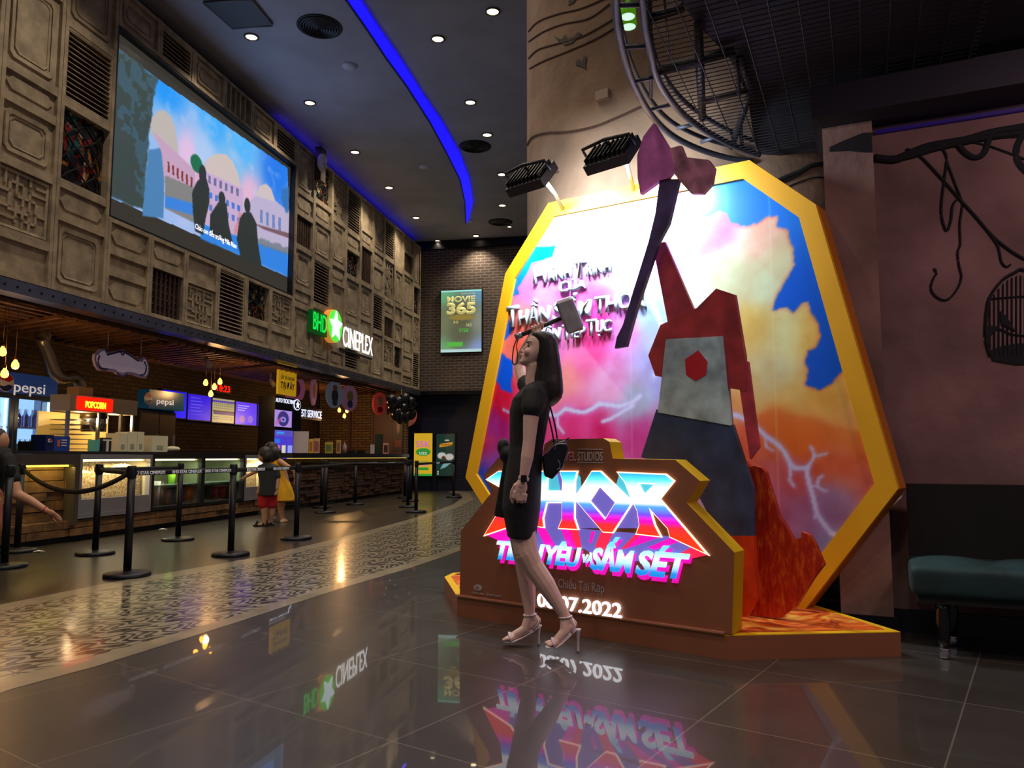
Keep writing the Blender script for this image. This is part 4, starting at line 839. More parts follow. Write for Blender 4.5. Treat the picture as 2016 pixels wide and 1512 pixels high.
# ================= concession and ticket counters =================
def lbl(o, label, cat, group=None): return props(o, label, cat, group)
mbrickin = brickmat('inner_brick', tuple(W.D), (86, 62, 42), (66, 48, 34), (46, 36, 28), .24, .075, .012)
mbrickend = brickmat('end_brick', tuple(BK.D), (132, 104, 66), (106, 82, 54), (62, 50, 36), .24, .075, .012)
OB = -2.65
struct(MB().fbox(W, -19.5, -.35, OB-.2, OB, 0, 2.98).obj('wall_concession', mbrickin))
EW = Frame(W.at(-1.5, 0), tuple(BK.D))
struct(MB().fbox(EW, -2.6, -.0, -.2, 0, 0, 2.89).obj('wall_end', mbrickend))
struct(MB().fbox(EW, -.95, -.1, 0, .06, 0, 2.6).fbox(EW, -1.7, -1.62, 0, .1, 0, 2.98).fbox(EW, -.98, -.93, 0, .1, 0, 2.6).obj('trim_9', mat('brown_wall_panel', (92, 60, 50), .5)))
struct(MB().fbox(W, -19.5, -.35, OB, -.2, 2.9, 2.98).obj('ceiling', mat('dark_plank_ceiling', (34, 25, 19), .7, var=.25, vscale=6)))
sl = MB(); sl2 = MB(); mslat = mat('brown_slat', (112, 78, 50), .55, var=.2, vscale=5)
for i in range(11):
    o = -.35-i*.2; sl.fbox(W, -19, -.6, o-.035, o+.02, 2.78, 2.84)
for g0, gn in ((-13.9, 10), (-11.6, 14), (-8.4, 12)):
    for i in range(gn):
        u = g0+i*.2; a = W.at(u, 2.74, -.3); b = W.at(u+.55, 2.74, -1.9); sd = Vector((.035, .012, 0))
        sl2.hexa([a-sd, a+sd, b+sd, b-sd]+[p+Vector((0, 0, .04)) for p in (a-sd, a+sd, b+sd, b-sd)])
struct(sl.obj('trim_10', mslat)); struct(sl2.obj('trim_11', mslat))
# ---- counters
muW = lambda x, o=0.0, y=950: W.uz(x, y, o)[0]
mcf = mat('grey_brown_counter_frame', (72, 62, 54), .6, var=.1, vscale=4); mpl = mat('rough_wood_blocks', (112, 80, 48), .7, var=.25, vscale=5, bump=.3, bscale=14)
mpl2 = mat('dark_wood_blocks', (84, 58, 44), .7, var=.3, vscale=5, bump=.3, bscale=14); mtop = mat('black_worktop', (34, 32, 32), .3, coat=.3)
def blocks(u0, u1, z0, z1, o, m, rowh, seed):
    mb = MB(); r = random.Random(seed); z = z0
    while z < z1-.02:
        u = u0; h = rowh*r.uniform(.85, 1.15); h = min(h, z1-z)
        while u < u1-.01:
            L_ = min(r.uniform(.25, .7), u1-u); d = r.uniform(0, .05)
            mb.fbox(W, u+.004, u+L_-.004, o-.06, o+d-.03, z+.004, z+h-.006); u += L_
        z += h
    return mb
TOPZ = 1.09
uA, uB, uC, uD, uE, uF, uG = muW(-150), muW(152), muW(296), muW(397), muW(479), muW(516), muW(563)
uH = -1.55
t = thing('snack_counter', 'long snack counter with rough wood block base and black worktop', 'counter', W.at(-12.5, 0, -.4))
MB().fbox(W, uA, uF, -.75, -.06, 0, .07).obj('toe_kick', mat('toe_kick_black', (14, 13, 12), .7), t)
blocks(uA, uF, .07, .26, .0, mpl, .1, 3).fbox(W, uA, uF, -.75, -.06, .07, .26).obj('wood_base', mpl, t)
MB().fbox(W, uA, uF, -.78, .02, TOPZ-.035, TOPZ).obj('worktop', mtop, t)
blocks(uA, muW(143), .26, .97, -.1, mpl, .12, 5).fbox(W, uA, muW(143), -.75, -.16, .26, 1.05).obj('wood_block_front', mpl, t)
MB().fbox(W, uA, uB, -.1, .03, .93, TOPZ-.036).fbox(W, muW(143), uB, -.75, .03, .2, .93).obj('front_frame', mcf, t)
MB().fbox(W, uA, muW(142), -.1, -.06, .905, .925).obj('light_tube', mat('yellow_tube', (255, 220, 80), .4, emit=(255, 220, 70), es=3), t)
light('AREA', 'counter_tube', W.at(muW(60), .9, .0), 4.5, (1, .8, .25), shape='RECTANGLE', size=2.5, size_y=.03, aim=W.at(muW(60), .2, -.12))
mglass = mat('clear_glass', (255, 255, 255), .03, trans=1, alpha=.25, ior=1.3); mstl = mat('brushed_steel', (170, 168, 172), .35, .6)
def gcase(name, label, cat, u0, u1, mfr, zb=.27, zt=TOPZ-.04, tube=(255, 236, 170), es=4, en=6, lower=.18, fill=True, back=(205, 190, 140), group=None):
    t = thing(name, label, cat, W.at((u0+u1)/2, zb, -.35), group=group)
    w_ = .045
    MB().fbox(W, u0, u1, -.7, .02, zb, zb+.05).fbox(W, u0, u1, -.7, .02, zt-.06, zt).fbox(W, u0, u0+w_, -.05, .02, zb+.05, zt-.06).fbox(W, u1-w_, u1, -.05, .02, zb+.05, zt-.06).obj('frame', mfr, t)
    MB().fbox(W, u0, u1, -.72, -.69, zb+.05, zt-.06).fbox(W, u0, u0+.02, -.69, -.05, zb+.05, zt-.06).fbox(W, u1-.02, u1, -.69, -.05, zb+.05, zt-.06).obj('back_panel', mat(name+'_back'+str(back[0]), back, .5), t)
    MB().fbox(W, u0+w_, u1-w_, .0, .006, zb+.05+lower, zt-.06).obj('glass_pane', mglass, t)
    if lower: MB().fbox(W, u0+w_, u1-w_, -.03, .012, zb+.05, zb+.05+lower).obj('lower_panel', mstl, t)
    MB().fbox(W, u0+.08, u1-.08, -.12, -.08, zt-.085, zt-.062).obj('light_tube', mat('case_tube%d' % tube[2], tube, .4, emit=tube, es=es), t)
    light('AREA', 'case_light', W.at((u0+u1)/2, zt-.1, -.06), en*1.6, tuple(v/255 for v in tube), shape='RECTANGLE', size=(u1-u0)*.8, size_y=.08, aim=W.at((u0+u1)/2, zb+.25, -.18))
    return t
mpop = bpy.data.materials.new('popcorn'); mpop.use_nodes = True; nt = mpop.node_tree; b = nt.nodes['Principled BSDF']
tc = nd(nt, 'ShaderNodeTexCoord'); vo = nd(nt, 'ShaderNodeTexVoronoi'); vo.inputs['Scale'].default_value = 38; nt.links.new(tc.outputs['Object'], vo.inputs['Vector'])
rp = nd(nt, 'ShaderNodeValToRGB'); rp.color_ramp.elements[0].color = L4((252, 240, 190)); rp.color_ramp.elements[1].position = .75; rp.color_ramp.elements[1].color = L4((170, 120, 50)); nt.links.new(vo.outputs['Distance'], rp.inputs[0]); nt.links.new(rp.outputs[0], b.inputs['Base Color']); b.inputs['Roughness'].default_value = .7
def heap(u0, u1, zb, zt, seed, label, group='popcorn heaps in the glass cases'):
    n1, n2 = 60, 24; r = np.random.RandomState(seed); bm = bmesh.new(); V = []
    ph = r.rand(6)*6
    for j in range(n2+1):
        row = []
        for i in range(n1+1):
            a, c = i/n1, j/n2; u = u0+(u1-u0)*a; o = -.1-.54*c
            z = zt+.05*math.sin(a*7+ph[0])+.03*math.sin(a*13+ph[1]+c*5)+.06*c+r.uniform(-.012, .012)
            row.append(bm.verts.new(W.at(u, z, o)))
        V.append(row)
    for j in range(n2):
        for i in range(n1): bm.faces.new((V[j][i], V[j][i+1], V[j+1][i+1], V[j+1][i]))
    bot = [bm.verts.new(W.at(u0+(u1-u0)*i/n1, zb, -.1)) for i in range(n1+1)]
    for i in range(n1): bm.faces.new((bot[i], bot[i+1], V[0][i+1], V[0][i]))
    bmesh.ops.recalc_face_normals(bm, faces=bm.faces)
    me = bpy.data.meshes.new('popcorn_heap'); bm.to_mesh(me); bm.free()
    o = link('popcorn_heap', me, mpop, loc=tuple(W.at((u0+u1)/2, zb, -.3))); props(o, label, 'popcorn', None, 'stuff')
gcase('popcorn_case', 'steel framed glass case full of popcorn, left of the green lit cases', 'display case', uB+.01, uC, mstl, en=9)
heap(uB+.08, uC-.08, .5, .84, 1, 'heap of popcorn behind glass under a bright tube, in the larger popcorn case')
mblk = mat('black_case_frame', (22, 21, 20), .45)
g1 = gcase('display_case', 'black framed glass case lit green holding cups and boxes, next to the big popcorn case', 'display case', uC+.01, uD, mblk, tube=(214, 232, 170), es=2.0, en=4, lower=0, back=(120, 128, 98))
g2 = gcase('display_case', 'black framed glass case lit green holding red cups, beside the small popcorn case', 'display case', uD+.005, uE, mblk, tube=(214, 232, 170), es=2.0, en=4, lower=0, back=(120, 129, 98))
gcase('popcorn_case', 'narrow steel popcorn case in front of the girl in yellow', 'display case', uE+.01, uF, mstl, en=6)
heap(uE+.08, uF-.06, .5, .84, 2, 'small heap of popcorn behind glass beside the ticket kiosk')
for gt, ua, ub in ((g1, uC, uD), (g2, uD, uE)):
    MB().fbox(W, ua+.03, ub-.03, -.6, -.06, .6, .615).obj('shelf', mat('shelf_glass', (120, 150, 130), .2), gt)
def cup(name, u, z, o, r, h, m, label, cat, group=None, tap=.75, lid=None):
    p = W.at(u, z, o); t = thing(name, label, cat, p, group=group)
    MB().lathe([(r*tap, 0), (r, h), (r*.94, h), (r*.7, .01)], p, 16).obj('cup_body', m, t)
    if lid: MB().lathe([(r*1.06, h), (r*1.06, h+.012), (r*.6, h+.03), (.001, h+.03)], p, 16).obj('lid', lid, t)
    return t
mred = mat('red_plastic', (190, 24, 20), .35); mwp = mat('white_card', (228, 226, 216), .6); mgrn = mat('lime_plastic', (170, 230, 40), .4, emit=(120, 190, 20), es=.15); mora = mat('orange_plastic', (230, 110, 20), .4); mtr = mat('smoky_plastic', (110, 110, 106), .2)
for x, m, lab in ((422, mred, 'red lidded cup in the green lit case, left one'), (437, mred, 'red lidded cup in the green lit case, right one')): cup('drinking_cup', muW(x, -.25, 990), .33, -.25, .07, .2, m, lab, 'cup', 'red cups in the green lit case', lid=mwp)
for k, x in enumerate((318, 330, 343, 353)): cup('drinking_cup', muW(x, -.2, 980), .33, -.2, .06, .22, mtr, 'clear smoky cup with a straw standing in a row on the case floor', 'cup', 'clear cups in the glass case')
cup('drinking_cup', muW(307, -.15, 970), .33, -.15, .06, .34, mwp, 'tall white paper cup at the left inside the green lit case', 'cup')
cup('drinking_cup', muW(338, -.3, 940), .62, -.3, .06, .2, mgrn, 'lime green cup on the shelf of the green lit case', 'cup')
cup('drinking_cup', muW(369, -.2, 975), .33, -.2, .08, .24, mora, 'orange cup on the case floor beside a white box', 'cup')
for x0, x1, zz, h, lab in ((372, 386, .33, .28, 'white carton standing on the case floor beside the orange cup'), (373, 388, .62, .24, 'white carton on the case shelf above the other carton')):
    u0, u1 = muW(x0, -.2), muW(x1, -.2); t = thing('carton', lab, 'box', W.at((u0+u1)/2, zz, -.25))
    MB().fbox(W, u0, u1, -.32, -.18, zz, zz+h).obj('box_body', mwp, t); MB().fbox(W, u0+.03, u1-.03, -.18, -.177, zz+.05, zz+.1).obj('printed_mark', mgrn, t)
# ---- ticket counter
t = thing('ticket_counter', 'dark ticket counter faced with stacked wood blocks under the hanging discs', 'counter', W.at(-6, 0, -.4))
MB().fbox(W, uG, uH, -.4, -.08, 0, .08).obj('toe_kick', mat('toe_kick_black'), t)
blocks(uG+.1, uH-.1, .08, .93, -.04, mpl2, .07, 9).fbox(W, uG+.1, uH-.1, -.4, -.09, .08, .98).obj('wood_block_front', mpl2, t)
MB().fbox(W, uG, uH, -.42, .12, 1.0, TOPZ).obj('worktop', mtop, t)
MB().fbox(W, uG+.05, uH-.05, -.02, .06, .975, .995).obj('light_tube', mat('amber_tube', (190, 170, 100), .4, emit=(210, 180, 90), es=.7), t)
# ---- kiosk
KO = -.45
k0, k1 = muW(540, KO, 850), muW(592, KO, 850); kz = W.uz(541, 779, KO)[1]
t = thing('ticket_kiosk', 'tall dark self service ticket kiosk with blue glowing screens', 'kiosk', W.at((k0+k1)/2, 0, KO-.2))
mkb = mat('kiosk_dark', (26, 26, 34), .25, .2)
MB().fbox(W, k0, k1, KO-.35, KO, 0, kz).obj('cabinet', mkb, t)
def kpanel(pts, nm, es, paint):
    q = [W.uz(x, y, KO+.004) for x, y in pts]; u0, u1 = min(a for a, _ in q), max(a for a, _ in q); z0, z1 = min(b_ for _, b_ in q), max(b_ for _, b_ in q)
    p = Print(u0, z0, u1, z1, 60, 90, (70, 60, 200)); paint(p, u0, z0, u1, z1); return p.mesh(W, KO+.004, nm, mat('lit_picture_kiosk', rough=.3, attr=True, eattr=.95), t)
def pa(p, u0, z0, u1, z1):
    w_, h = u1-u0, z1-z0; p.C = p.C*0+np.array([176, 140, 220]); p.ellip(u0+w_*.5, z0+h*.5, w_*.32, h*.45, (60, 50, 120), 2); p.ellip(u0+w_*.5, z0+h*.45, w_*.16, h*.16, (150, 150, 235), 1); p.ellip(u0+w_*.5, z0+h*.45, w_*.07, h*.08, (50, 50, 120), 1); p.line([(u0+w_*.1, z0+h*.2), (u0+w_*.4, z0+h*.5)], w_*.12, (190, 100, 160), 3, .6)
def pb(p, u0, z0, u1, z1):
    w_, h = u1-u0, z1-z0; p.C = p.C*0+np.array([74, 60, 205]); p.rect(u0, z0+h*.85, u1, z1, (90, 80, 190)); p.rect(u0+w_*.1, z0+h*.9, u0+w_*.5, z0+h*.96, (60, 150, 255), 1); p.rect(u0, z0+h*.68, u0+w_*.3, z0+h*.78, (40, 110, 235), 2)
    p.rect(u0+w_*.12, z0+h*.42, u0+w_*.3, z0+h*.62, (200, 110, 170)); p.rect(u0+w_*.4, z0+h*.42, u0+w_*.6, z0+h*.62, (220, 215, 180)); p.rect(u0+w_*.72, z0+h*.42, u0+w_*.98, z0+h*.62, (150, 160, 240)); p.ellip(u0+w_*.5, z0+h*.14, w_*.3, h*.08, (160, 50, 250), 3); p.rect(u0, z0, u1, z0+h*.05, (40, 30, 120))
kpanel([(541, 806), (574, 842)], 'upper_screen', 1, pa); kpanel([(541, 846), (575, 925)], 'lower_screen', 1, pb)
mneon = mat('white_neon', (255, 255, 255), .4, emit=(225, 230, 255), es=1.2)
u, z = W.uz(543, 791, KO+.006); text('AUTO TICKETING', W, u, z, KO+.006, .085, mneon, 'sign_lettering', t, width=W.uz(580, 797, KO+.006)[0]-u, depth=.004)
# yellow notice on top
q0, q1 = W.uz(549, 716, KO), W.uz(583, 778, KO)
t = thing('hanging_banner', 'yellow banner sign standing over the ticket kiosk', 'sign', W.at((q0[0]+q1[0])/2, kz, KO-.02))
zb_, zt2 = W.uz(583, 781, KO)[1], W.uz(549, 714, KO)[1]
MB().fbox(W, q0[0], q1[0], KO-.04, KO, zb_, zt2).obj('panel', mat('yellow_banner', (236, 188, 40), .5, emit=(236, 180, 30), es=.35), t)
mtx = mat('brown_text', (60, 44, 14), .6)
ww = q1[0]-q0[0]
text('LẤY VÉ ONLINE', W, q0[0]+ww*.12, zb_+(zt2-zb_)*.5, KO+.002, .075, mtx, 'lettering', t, width=ww*.76, depth=.003); text('TẠI ĐÂY', W, q0[0]+ww*.12, zb_+(zt2-zb_)*.2, KO+.002, .13, mtx, 'lettering', t, width=ww*.76, depth=.003, bold=.02); text('BHD Star', W, q0[0]+ww*.3, zb_+(zt2-zb_)*.84, KO+.002, .03, mtx, 'lettering', t, width=ww*.4, depth=.003)
# guest service neon
g0, g1_ = W.uz(571, 812, -1), W.uz(633, 822, -1)
t = thing('neon_sign', 'white glowing guest service letters behind the kiosk with a round star badge', 'sign', W.at((g0[0]+g1_[0])/2, g1_[1], -1))
zg = W.uz(633, 825, -1)[1]
us = W.uz(591, 818, -1)[0]
text('GUEST SERVICE', W, us-(g1_[0]-us)*.3, zg+.01, -1, .17, mneon, 'sign_lettering', t, width=(g1_[0]-us)*1.3, depth=.008, bold=.0)
MB().fbox(W, us-(g1_[0]-us)*.3-.05, g1_[0]+.05, -1.08, -1.02, zg-.04, zg+.23).cyl(W.at(us, zg+.2, -1.05), W.at(us, 2.8, -1.05), .012, n=6).cyl(W.at(g1_[0]-.1, zg+.2, -1.05), W.at(g1_[0]-.1, 2.8, -1.05), .012, n=6).obj('back_plate', mkb, t)
cu_, cz_ = W.uz(586, 797, KO+.02)
def star(F, u, z, o, r, m, nm, parent, d=.01, r2=.42, rot=0):
    pts = [(u+(r if k % 2 == 0 else r*r2)*math.sin(rot+k*math.pi/5), z+(r if k % 2 == 0 else r*r2)*math.cos(rot+k*math.pi/5)) for k in range(10)]
    return MB().fprism(F, pts[::-1], o, o+d).obj(nm, m, parent)
def disc(F, u, z, r, o0, o1, n=28, rx=None): return [(u+(rx or r)*math.cos(a), z+r*math.sin(a)) for a in [2*math.pi*i/n for i in range(n)]]
bt = thing('star_badge', 'small round dark badge with white rim and star at the kiosk corner', 'sign', W.at(cu_, cz_, KO))
MB().fprism(W, disc(W, cu_, cz_, .115, 0, 0, rx=.15), KO+.005, KO+.015).obj('glowing_rim', mneon, bt); MB().fprism(W, disc(W, cu_, cz_, .098, 0, 0, rx=.13), KO+.015, KO+.02).obj('disc', mkb, bt); star(W, cu_, cz_, KO+.02, .085, mneon, 'star', bt)
# ---- back bar furniture
mfb = mat('fridge_blue', (22, 36, 96), .35); mfp = mat('fridge_header_blue', (40, 70, 130), .3, emit=(34, 62, 120), es=.3)
def emblem(F, u, z, o, r, parent):
    MB().fprism(F, disc(F, u, z, r, 0, 0), o, o+.01).obj('emblem_disc', mat('emblem_white', (235, 235, 240), .4), parent)
    a = [math.pi*i/16 for i in range(17)]
    MB().fprism(F, [(u+r*.93*math.cos(q), z+r*.93*math.sin(q)*1.0) for q in a if math.sin(q) > .2]+[(u-r*.5, z+r*.25), (u+r*.3, z+r*.05)], o+.01, o+.014).obj('emblem_red', mred, parent)
    MB().fprism(F, [(u-r*.93*math.cos(q), z-r*.93*math.sin(q)) for q in a if math.sin(q) > .3]+[(u+r*.4, z-r*.2), (u-r*.3, z-r*.45)], o+.01, o+.014).obj('emblem_blue', mfb, parent)
OF = -1.8
f0, f1 = W.uz(-45, 850, OF)[0], W.uz(104, 850, OF)[0]; zf = W.uz(104, 744, OF)[1]; zh = W.uz(104, 782, OF)[1]
t = thing('drinks_fridge', 'tall blue drinks fridge with glowing glass doors and cola header at far left', 'fridge', W.at((f0+f1)/2, 0, OF-.3))
MB().fbox(W, f0, f1, OF-.65, OF-.6, 0, zf).fbox(W, f0, f0+.05, OF-.6, OF, 0, zf).fbox(W, f1-.05, f1, OF-.6, OF, 0, zf).fbox(W, f0, f1, OF-.6, OF, zh-.02, zf).fbox(W, f0, f1, OF-.6, OF, 0, .35).obj('cabinet', mfb, t)
MB().fbox(W, f0+.05, f1-.05, OF-.32, OF-.3, .35, zh-.02).obj('lit_back_panel', mat('fridge_glow', (150, 190, 230), .5, emit=(150, 200, 245), es=1.3), t)
MB().fbox(W, f0, f1, OF, OF+.04, zh, zf).obj('header', mfp, t)
uw = f1-f0
text('pepsi', W, W.uz(27, 775, OF+.045)[0], W.uz(60, 771, OF+.045)[1]-.02, OF+.042, .15, mat('header_lettering', (236, 236, 240), .4, emit=(230, 220, 210), es=.5), 'header_lettering', t, width=W.uz(88, 775, OF)[0]-W.uz(27, 775, OF)[0], depth=.006)
emblem(W, W.uz(6, 750, OF)[0], W.uz(6, 752, OF+.05)[1], OF+.042, .13, t)
um = W.uz(22, 850, OF)[0]
mcy = mat('cyan_tube', (200, 240, 255), .4, emit=(190, 235, 255), es=2)
for ua, ub in ((f0, um-.01), (um+.01, f1)):
    d = MB(); d.fbox(W, ua, ua+.06, OF, OF+.03, .4, zh).fbox(W, ub-.06, ub, OF, OF+.03, .4, zh).fbox(W, ua+.06, ub-.06, OF, OF+.03, .4, .48).fbox(W, ua+.06, ub-.06, OF, OF+.03, zh-.07, zh)
    dr = d.obj('door', mat('door_frame_dark', (24, 34, 60), .4), t); MB().fbox(W, ua+.06, ub-.06, OF+.01, OF+.016, .48, zh-.07).obj('glass_pane', mglass, dr)
    MB().fbox(W, ub-.1, ub-.075, OF-.03, OF-.005, .5, zh-.08).obj('light_tube', mcy, t)
for z in (.75, 1.07, 1.42): MB().fbox(W, f0+.05, f1-.05, OF-.29, OF-.03, z, z+.02).obj('shelf', mat('fridge_shelf', (90, 110, 190), .4), t)
mbb = mat('blue_bottle', (30, 40, 190), .2); mbk = mat('dark_bottle', (30, 50, 40), .2); mcap = mat('white_cap', (230, 230, 235), .4); mclr = mat('pale_bottle', (180, 200, 230), .2)
def bottle(u, z, o, m, h, r, label, group):
    p = W.at(u, z, o); t = thing('drink_bottle', label, 'bottle', p, group=group)
    MB().lathe([(r*.9, 0), (r, .02), (r, h*.62), (r*.45, h*.82), (r*.36, h)], p, 14).obj('bottle_body', m, t); MB().lathe([(r*.42, h*.96), (r*.42, h*1.05), (.001, h*1.06)], p, 12).obj('cap', mcap, t)
for k in range(5): bottle(um+.2+k*.13, 1.44, OF-.1, mbb, .24, .045, 'blue labelled bottle on the top fridge shelf', 'blue bottles in the fridge')
for k in range(4): bottle(um+.17+k*.09, 1.09, OF-.1, mbk, .17, .034, 'short dark bottle on the middle fridge shelf', 'dark bottles in the fridge')
for k in range(6): bottle(um+.17+k*.12, .77, OF-.1, mclr, .2, .04, 'pale clear bottle on the lower fridge shelf', 'pale bottles in the fridge')
for k in range(2): bottle(um-.3+k*.14, 1.44, OF-.1, mora, .26, .05, 'orange drink bottle in the left fridge door', 'orange bottles in the fridge')
# popcorn machine
OM = -1.15
p0, p1 = W.uz(132, 850, OM)[0], W.uz(265, 850, OM)[0]; zc = W.uz(185, 812, OM)[1]; zt3 = W.uz(185, 781, OM)[1]
t = thing('back_counter', 'steel back counter carrying the popcorn machine', 'counter', W.at((p0+p1)/2, 0, OM-.35)); MB().fbox(W, p0, p1, OM-.6, OM+.1, 0, .95).obj('cabinet', mcf, t)
t = thing('popcorn_machine', 'large popcorn machine with a red lit sign and warm glass cabinet', 'popcorn machine', W.at((p0+p1)/2, .95, OM-.35))
mcrm = mat('cream_metal', (196, 180, 152), .4, .2)
MB().fbox(W, p0, p1, OM-.3, OM+.03, zc, zt3).obj('header', mcrm, t)
MB().fbox(W, p0, p1, OM-.5, OM, .951, 1.1).obj('base', mcrm, t)
for u in (p0+.02, p0+.62, p0+1.1, p1-.04): MB().fbox(W, u-.02, u+.02, OM-.04, OM, 1.1, zc).obj('post', mstl, t)
MB().fbox(W, p0, p1, OM-.5, OM-.48, 1.1, zc).obj('back_panel', mat('warm_panel', (240, 210, 130), .4, emit=(220, 170, 80), es=.35), t)
for k in range(7): MB().fbox(W, p0+.2, p0+.6, OM-.46, OM-.1, 1.13+k*.07, 1.14+k*.07).obj('tray_slat', mcrm, t)
uk, zk = W.uz(187, 825, OM-.15)
MB().lathe([(.17, 0), (.175, .18), (.175, .2)], W.at(uk, zk-.19, OM-.17), 24).obj('kettle_drum', mat('polished_steel', (200, 200, 205), .15, .9), t)
MB().lathe([(.19, 0), (.18, .08), (.13, .15), (.001, .175)], W.at(uk, zk+.01, OM-.17), 24).obj('kettle_lid', mat('dark_lid', (54, 38, 20), .35, .4), t)
for s in (-1, 1): MB().tube([W.at(uk+s*.03, zk+.13, OM-.17), W.at(uk+s*.09, zk+.15, OM-.22), W.at(uk+s*.13, zk+.1, OM-.15)], .008, 6).obj('kettle_arm', mat('dark_lid'), t)
light('POINT', 'popcorn_lamp', W.at(p0+.4, zc-.1, OM-.15), 9, (1, .72, .35), shadow_soft_size=.05); light('POINT', 'popcorn_lamp', W.at(p1-.3, zc-.1, OM-.15), 9, (1, .72, .35), shadow_soft_size=.05)
u, z = W.uz(156, 796, OM+.04); u2 = W.uz(219, 800, OM+.04)[0]
MB().fbox(W, u-.03, u2+.03, OM+.03, OM+.04, z-.07, z+.11).obj('led_panel', mat('red_led_glow', (120, 0, 0), .4, emit=(255, 10, 0), es=4), t)
text('POPCORN', W, u+.12, z-.035, OM+.042, .09, mat('yellow_led', (255, 220, 40), .4, emit=(255, 210, 30), es=5), 'led_lettering', t, width=u2-u-.24, depth=.004, bold=.02)
u, z = W.uz(163, 766, OM-.1); MB().fbox(W, u-.13, u+.15, OM-.25, OM-.05, zt3, zt3+.13).obj('vent_box', mat('tan_box', (200, 160, 100), .5), t)
# flexible duct
dl = [W.px(x, y, -1.5) for x, y in dense([(88, 655), (84, 672), (92, 690), (100, 712), (108, 732), (122, 744), (142, 742), (152, 748), (157, 762)], 8)]
t = thing('flexible_duct', 'silver ribbed flexible duct hanging above the popcorn machine', 'duct', W.at(*W.uz(100, 712, -1.7), -1.7)); dc = MB()
rr = [.085+.012*(k % 2) for k in range(len(dl))]; dc.tube(dl, rr, 14).obj('ribbed_hose', mat('foil_silver', (170, 160, 140), .3, .8), t)
# second fridge
OS = -1.5
a0, a1 = W.uz(278, 850, OS)[0], W.uz(346, 850, OS)[0]; za, zb2 = W.uz(310, 770, OS)[1], W.uz(310, 806, OS)[1]
t = thing('drinks_fridge', 'dark steel fridge with a teal and blue cola header, right of the popcorn machine', 'fridge', W.at((a0+a1)/2, 0, OS-.3))
MB().fbox(W, a0, a1, OS-.3, OS-.05, 0, zb2).obj('cabinet', mat('dark_steel', (58, 50, 46), .35, .6), t); um2 = (a0+a1)/2
for ua, ub in ((a0+.02, um2-.01), (um2+.01, a1-.02)): d = MB().fbox(W, ua, ub, OS-.05, OS, .1, zb2-.03).obj('door', mat('steel_door', (96, 84, 76), .35, .6), t); MB().fbox(W, ub-.07, ub-.045, OS+.0, OS+.035, .8, 1.4).obj('handle', mstl, d)
MB().fbox(W, a0, a1+.04, OS-.1, OS+.12, zb2, za).obj('header', mat('teal_header', (24, 62, 84), .3, emit=(14, 60, 80), es=.3), t)
text('pepsi', W, W.uz(308, 793, OS+.12)[0], W.uz(325, 794, OS+.12)[1]-.02, OS+.122, .1, mat('header_lettering'), 'header_lettering', t, width=W.uz(341, 793, OS+.12)[0]-W.uz(308, 793, OS+.12)[0], depth=.006)
emblem(W, W.uz(291, 785, OS+.12)[0], W.uz(291, 784, OS+.12)[1], OS+.122, .1, t)
# menu screens
def menu(x0, x1, yt, yb, label, paint):
    o = OB+.12; u0, u1 = W.uz(x0, (yt+yb)/2, o)[0], W.uz(x1, (yt+yb)/2, o)[0]; z1_, z0_ = W.uz((x0+x1)/2, yt, o)[1], W.uz((x0+x1)/2, yb, o)[1]
    t = thing('menu_screen', label, 'screen', W.at((u0+u1)/2, z0_, OB+.05), group='menu screens over the snack counter')
    MB().fbox(W, u0, u1, OB+.02, o-.005, z0_, z1_).obj('bezel', mblk, t); p = Print(u0+.02, z0_+.02, u1-.02, z1_-.02, 90, 60, (40, 30, 220)); paint(p, u1-u0, z1_-z0_); p.mesh(W, o, 'screen', mat('menu_glow', rough=.3, attr=True, eattr=.9), t)
def m1(p, w_, h): p.C = p.C*0+np.array([26, 16, 250])
def m2(p, w_, h):
    p.C = p.C*0+np.array([44, 14, 222])
    for k in range(6): p.rect(p.u0+w_*.1, p.z1-h*(.14+k*.12), p.u0+w_*(.5+.07*(k % 3)), p.z1-h*(.11+k*.12), (120, 110, 240), 0, .8)
def m3(p, w_, h):
    p.C = p.C*0+np.array([172, 164, 120]); p.rect(p.u0, p.z0+h*.78, p.u1, p.z0+h*.86, (70, 50, 170)); p.rect(p.u0+w_*.05, p.z0+h*.3, p.u1, p.z0+h*.42, (50, 36, 110)); p.rect(p.u0+w_*.02, p.z0+h*.42, p.u1, p.z0+h*.46, (30, 24, 30))
    for r in (.12, .2, .54, .64, .72): 
        for k in range(10): p.rect(p.u0+w_*(.06+k*.085), p.z0+h*r, p.u0+w_*(.11+k*.085), p.z0+h*(r+.03), (90, 84, 70))
def m4(p, w_, h):
    p.C = p.C*0+np.array([100, 60, 250]); 
    for k in range(3): p.rect(p.u0+w_*.08, p.z1-h*(.16+k*.1), p.u0+w_*(.6-.1*k), p.z1-h*(.13+k*.1), (200, 190, 255))
    p.ellip(p.u0+w_*.3, p.z0+h*.22, w_*.12, h*.16, (170, 110, 190), 1); p.ellip(p.u0+w_*.68, p.z0+h*.24, w_*.12, h*.16, (150, 110, 220), 1)
menu(318, 368, 768, 824, 'plain bright blue menu screen, leftmost and partly behind the fridge header', m1); menu(369, 416, 776, 829, 'deep blue menu screen with faint text lines, second from the fridge', m2)
menu(417, 462, 784, 834, 'cream coloured menu screen with purple header rows', m3); menu(463, 506, 791, 838, 'violet menu screen with two pictures of snacks', m4); menu(507, 526, 796, 840, 'dark blue menu screen half hidden by the kiosk', m2)
u, z = W.uz(430, 770, OB+.1); t = thing('wall_clock', 'small red digital clock glowing above the menu screens', 'clock', W.at(u, z, OB+.05)); MB().fbox(W, u-.05, u+.62, OB+.01, OB+.06, z-.03, z+.2).obj('case', mblk, t)
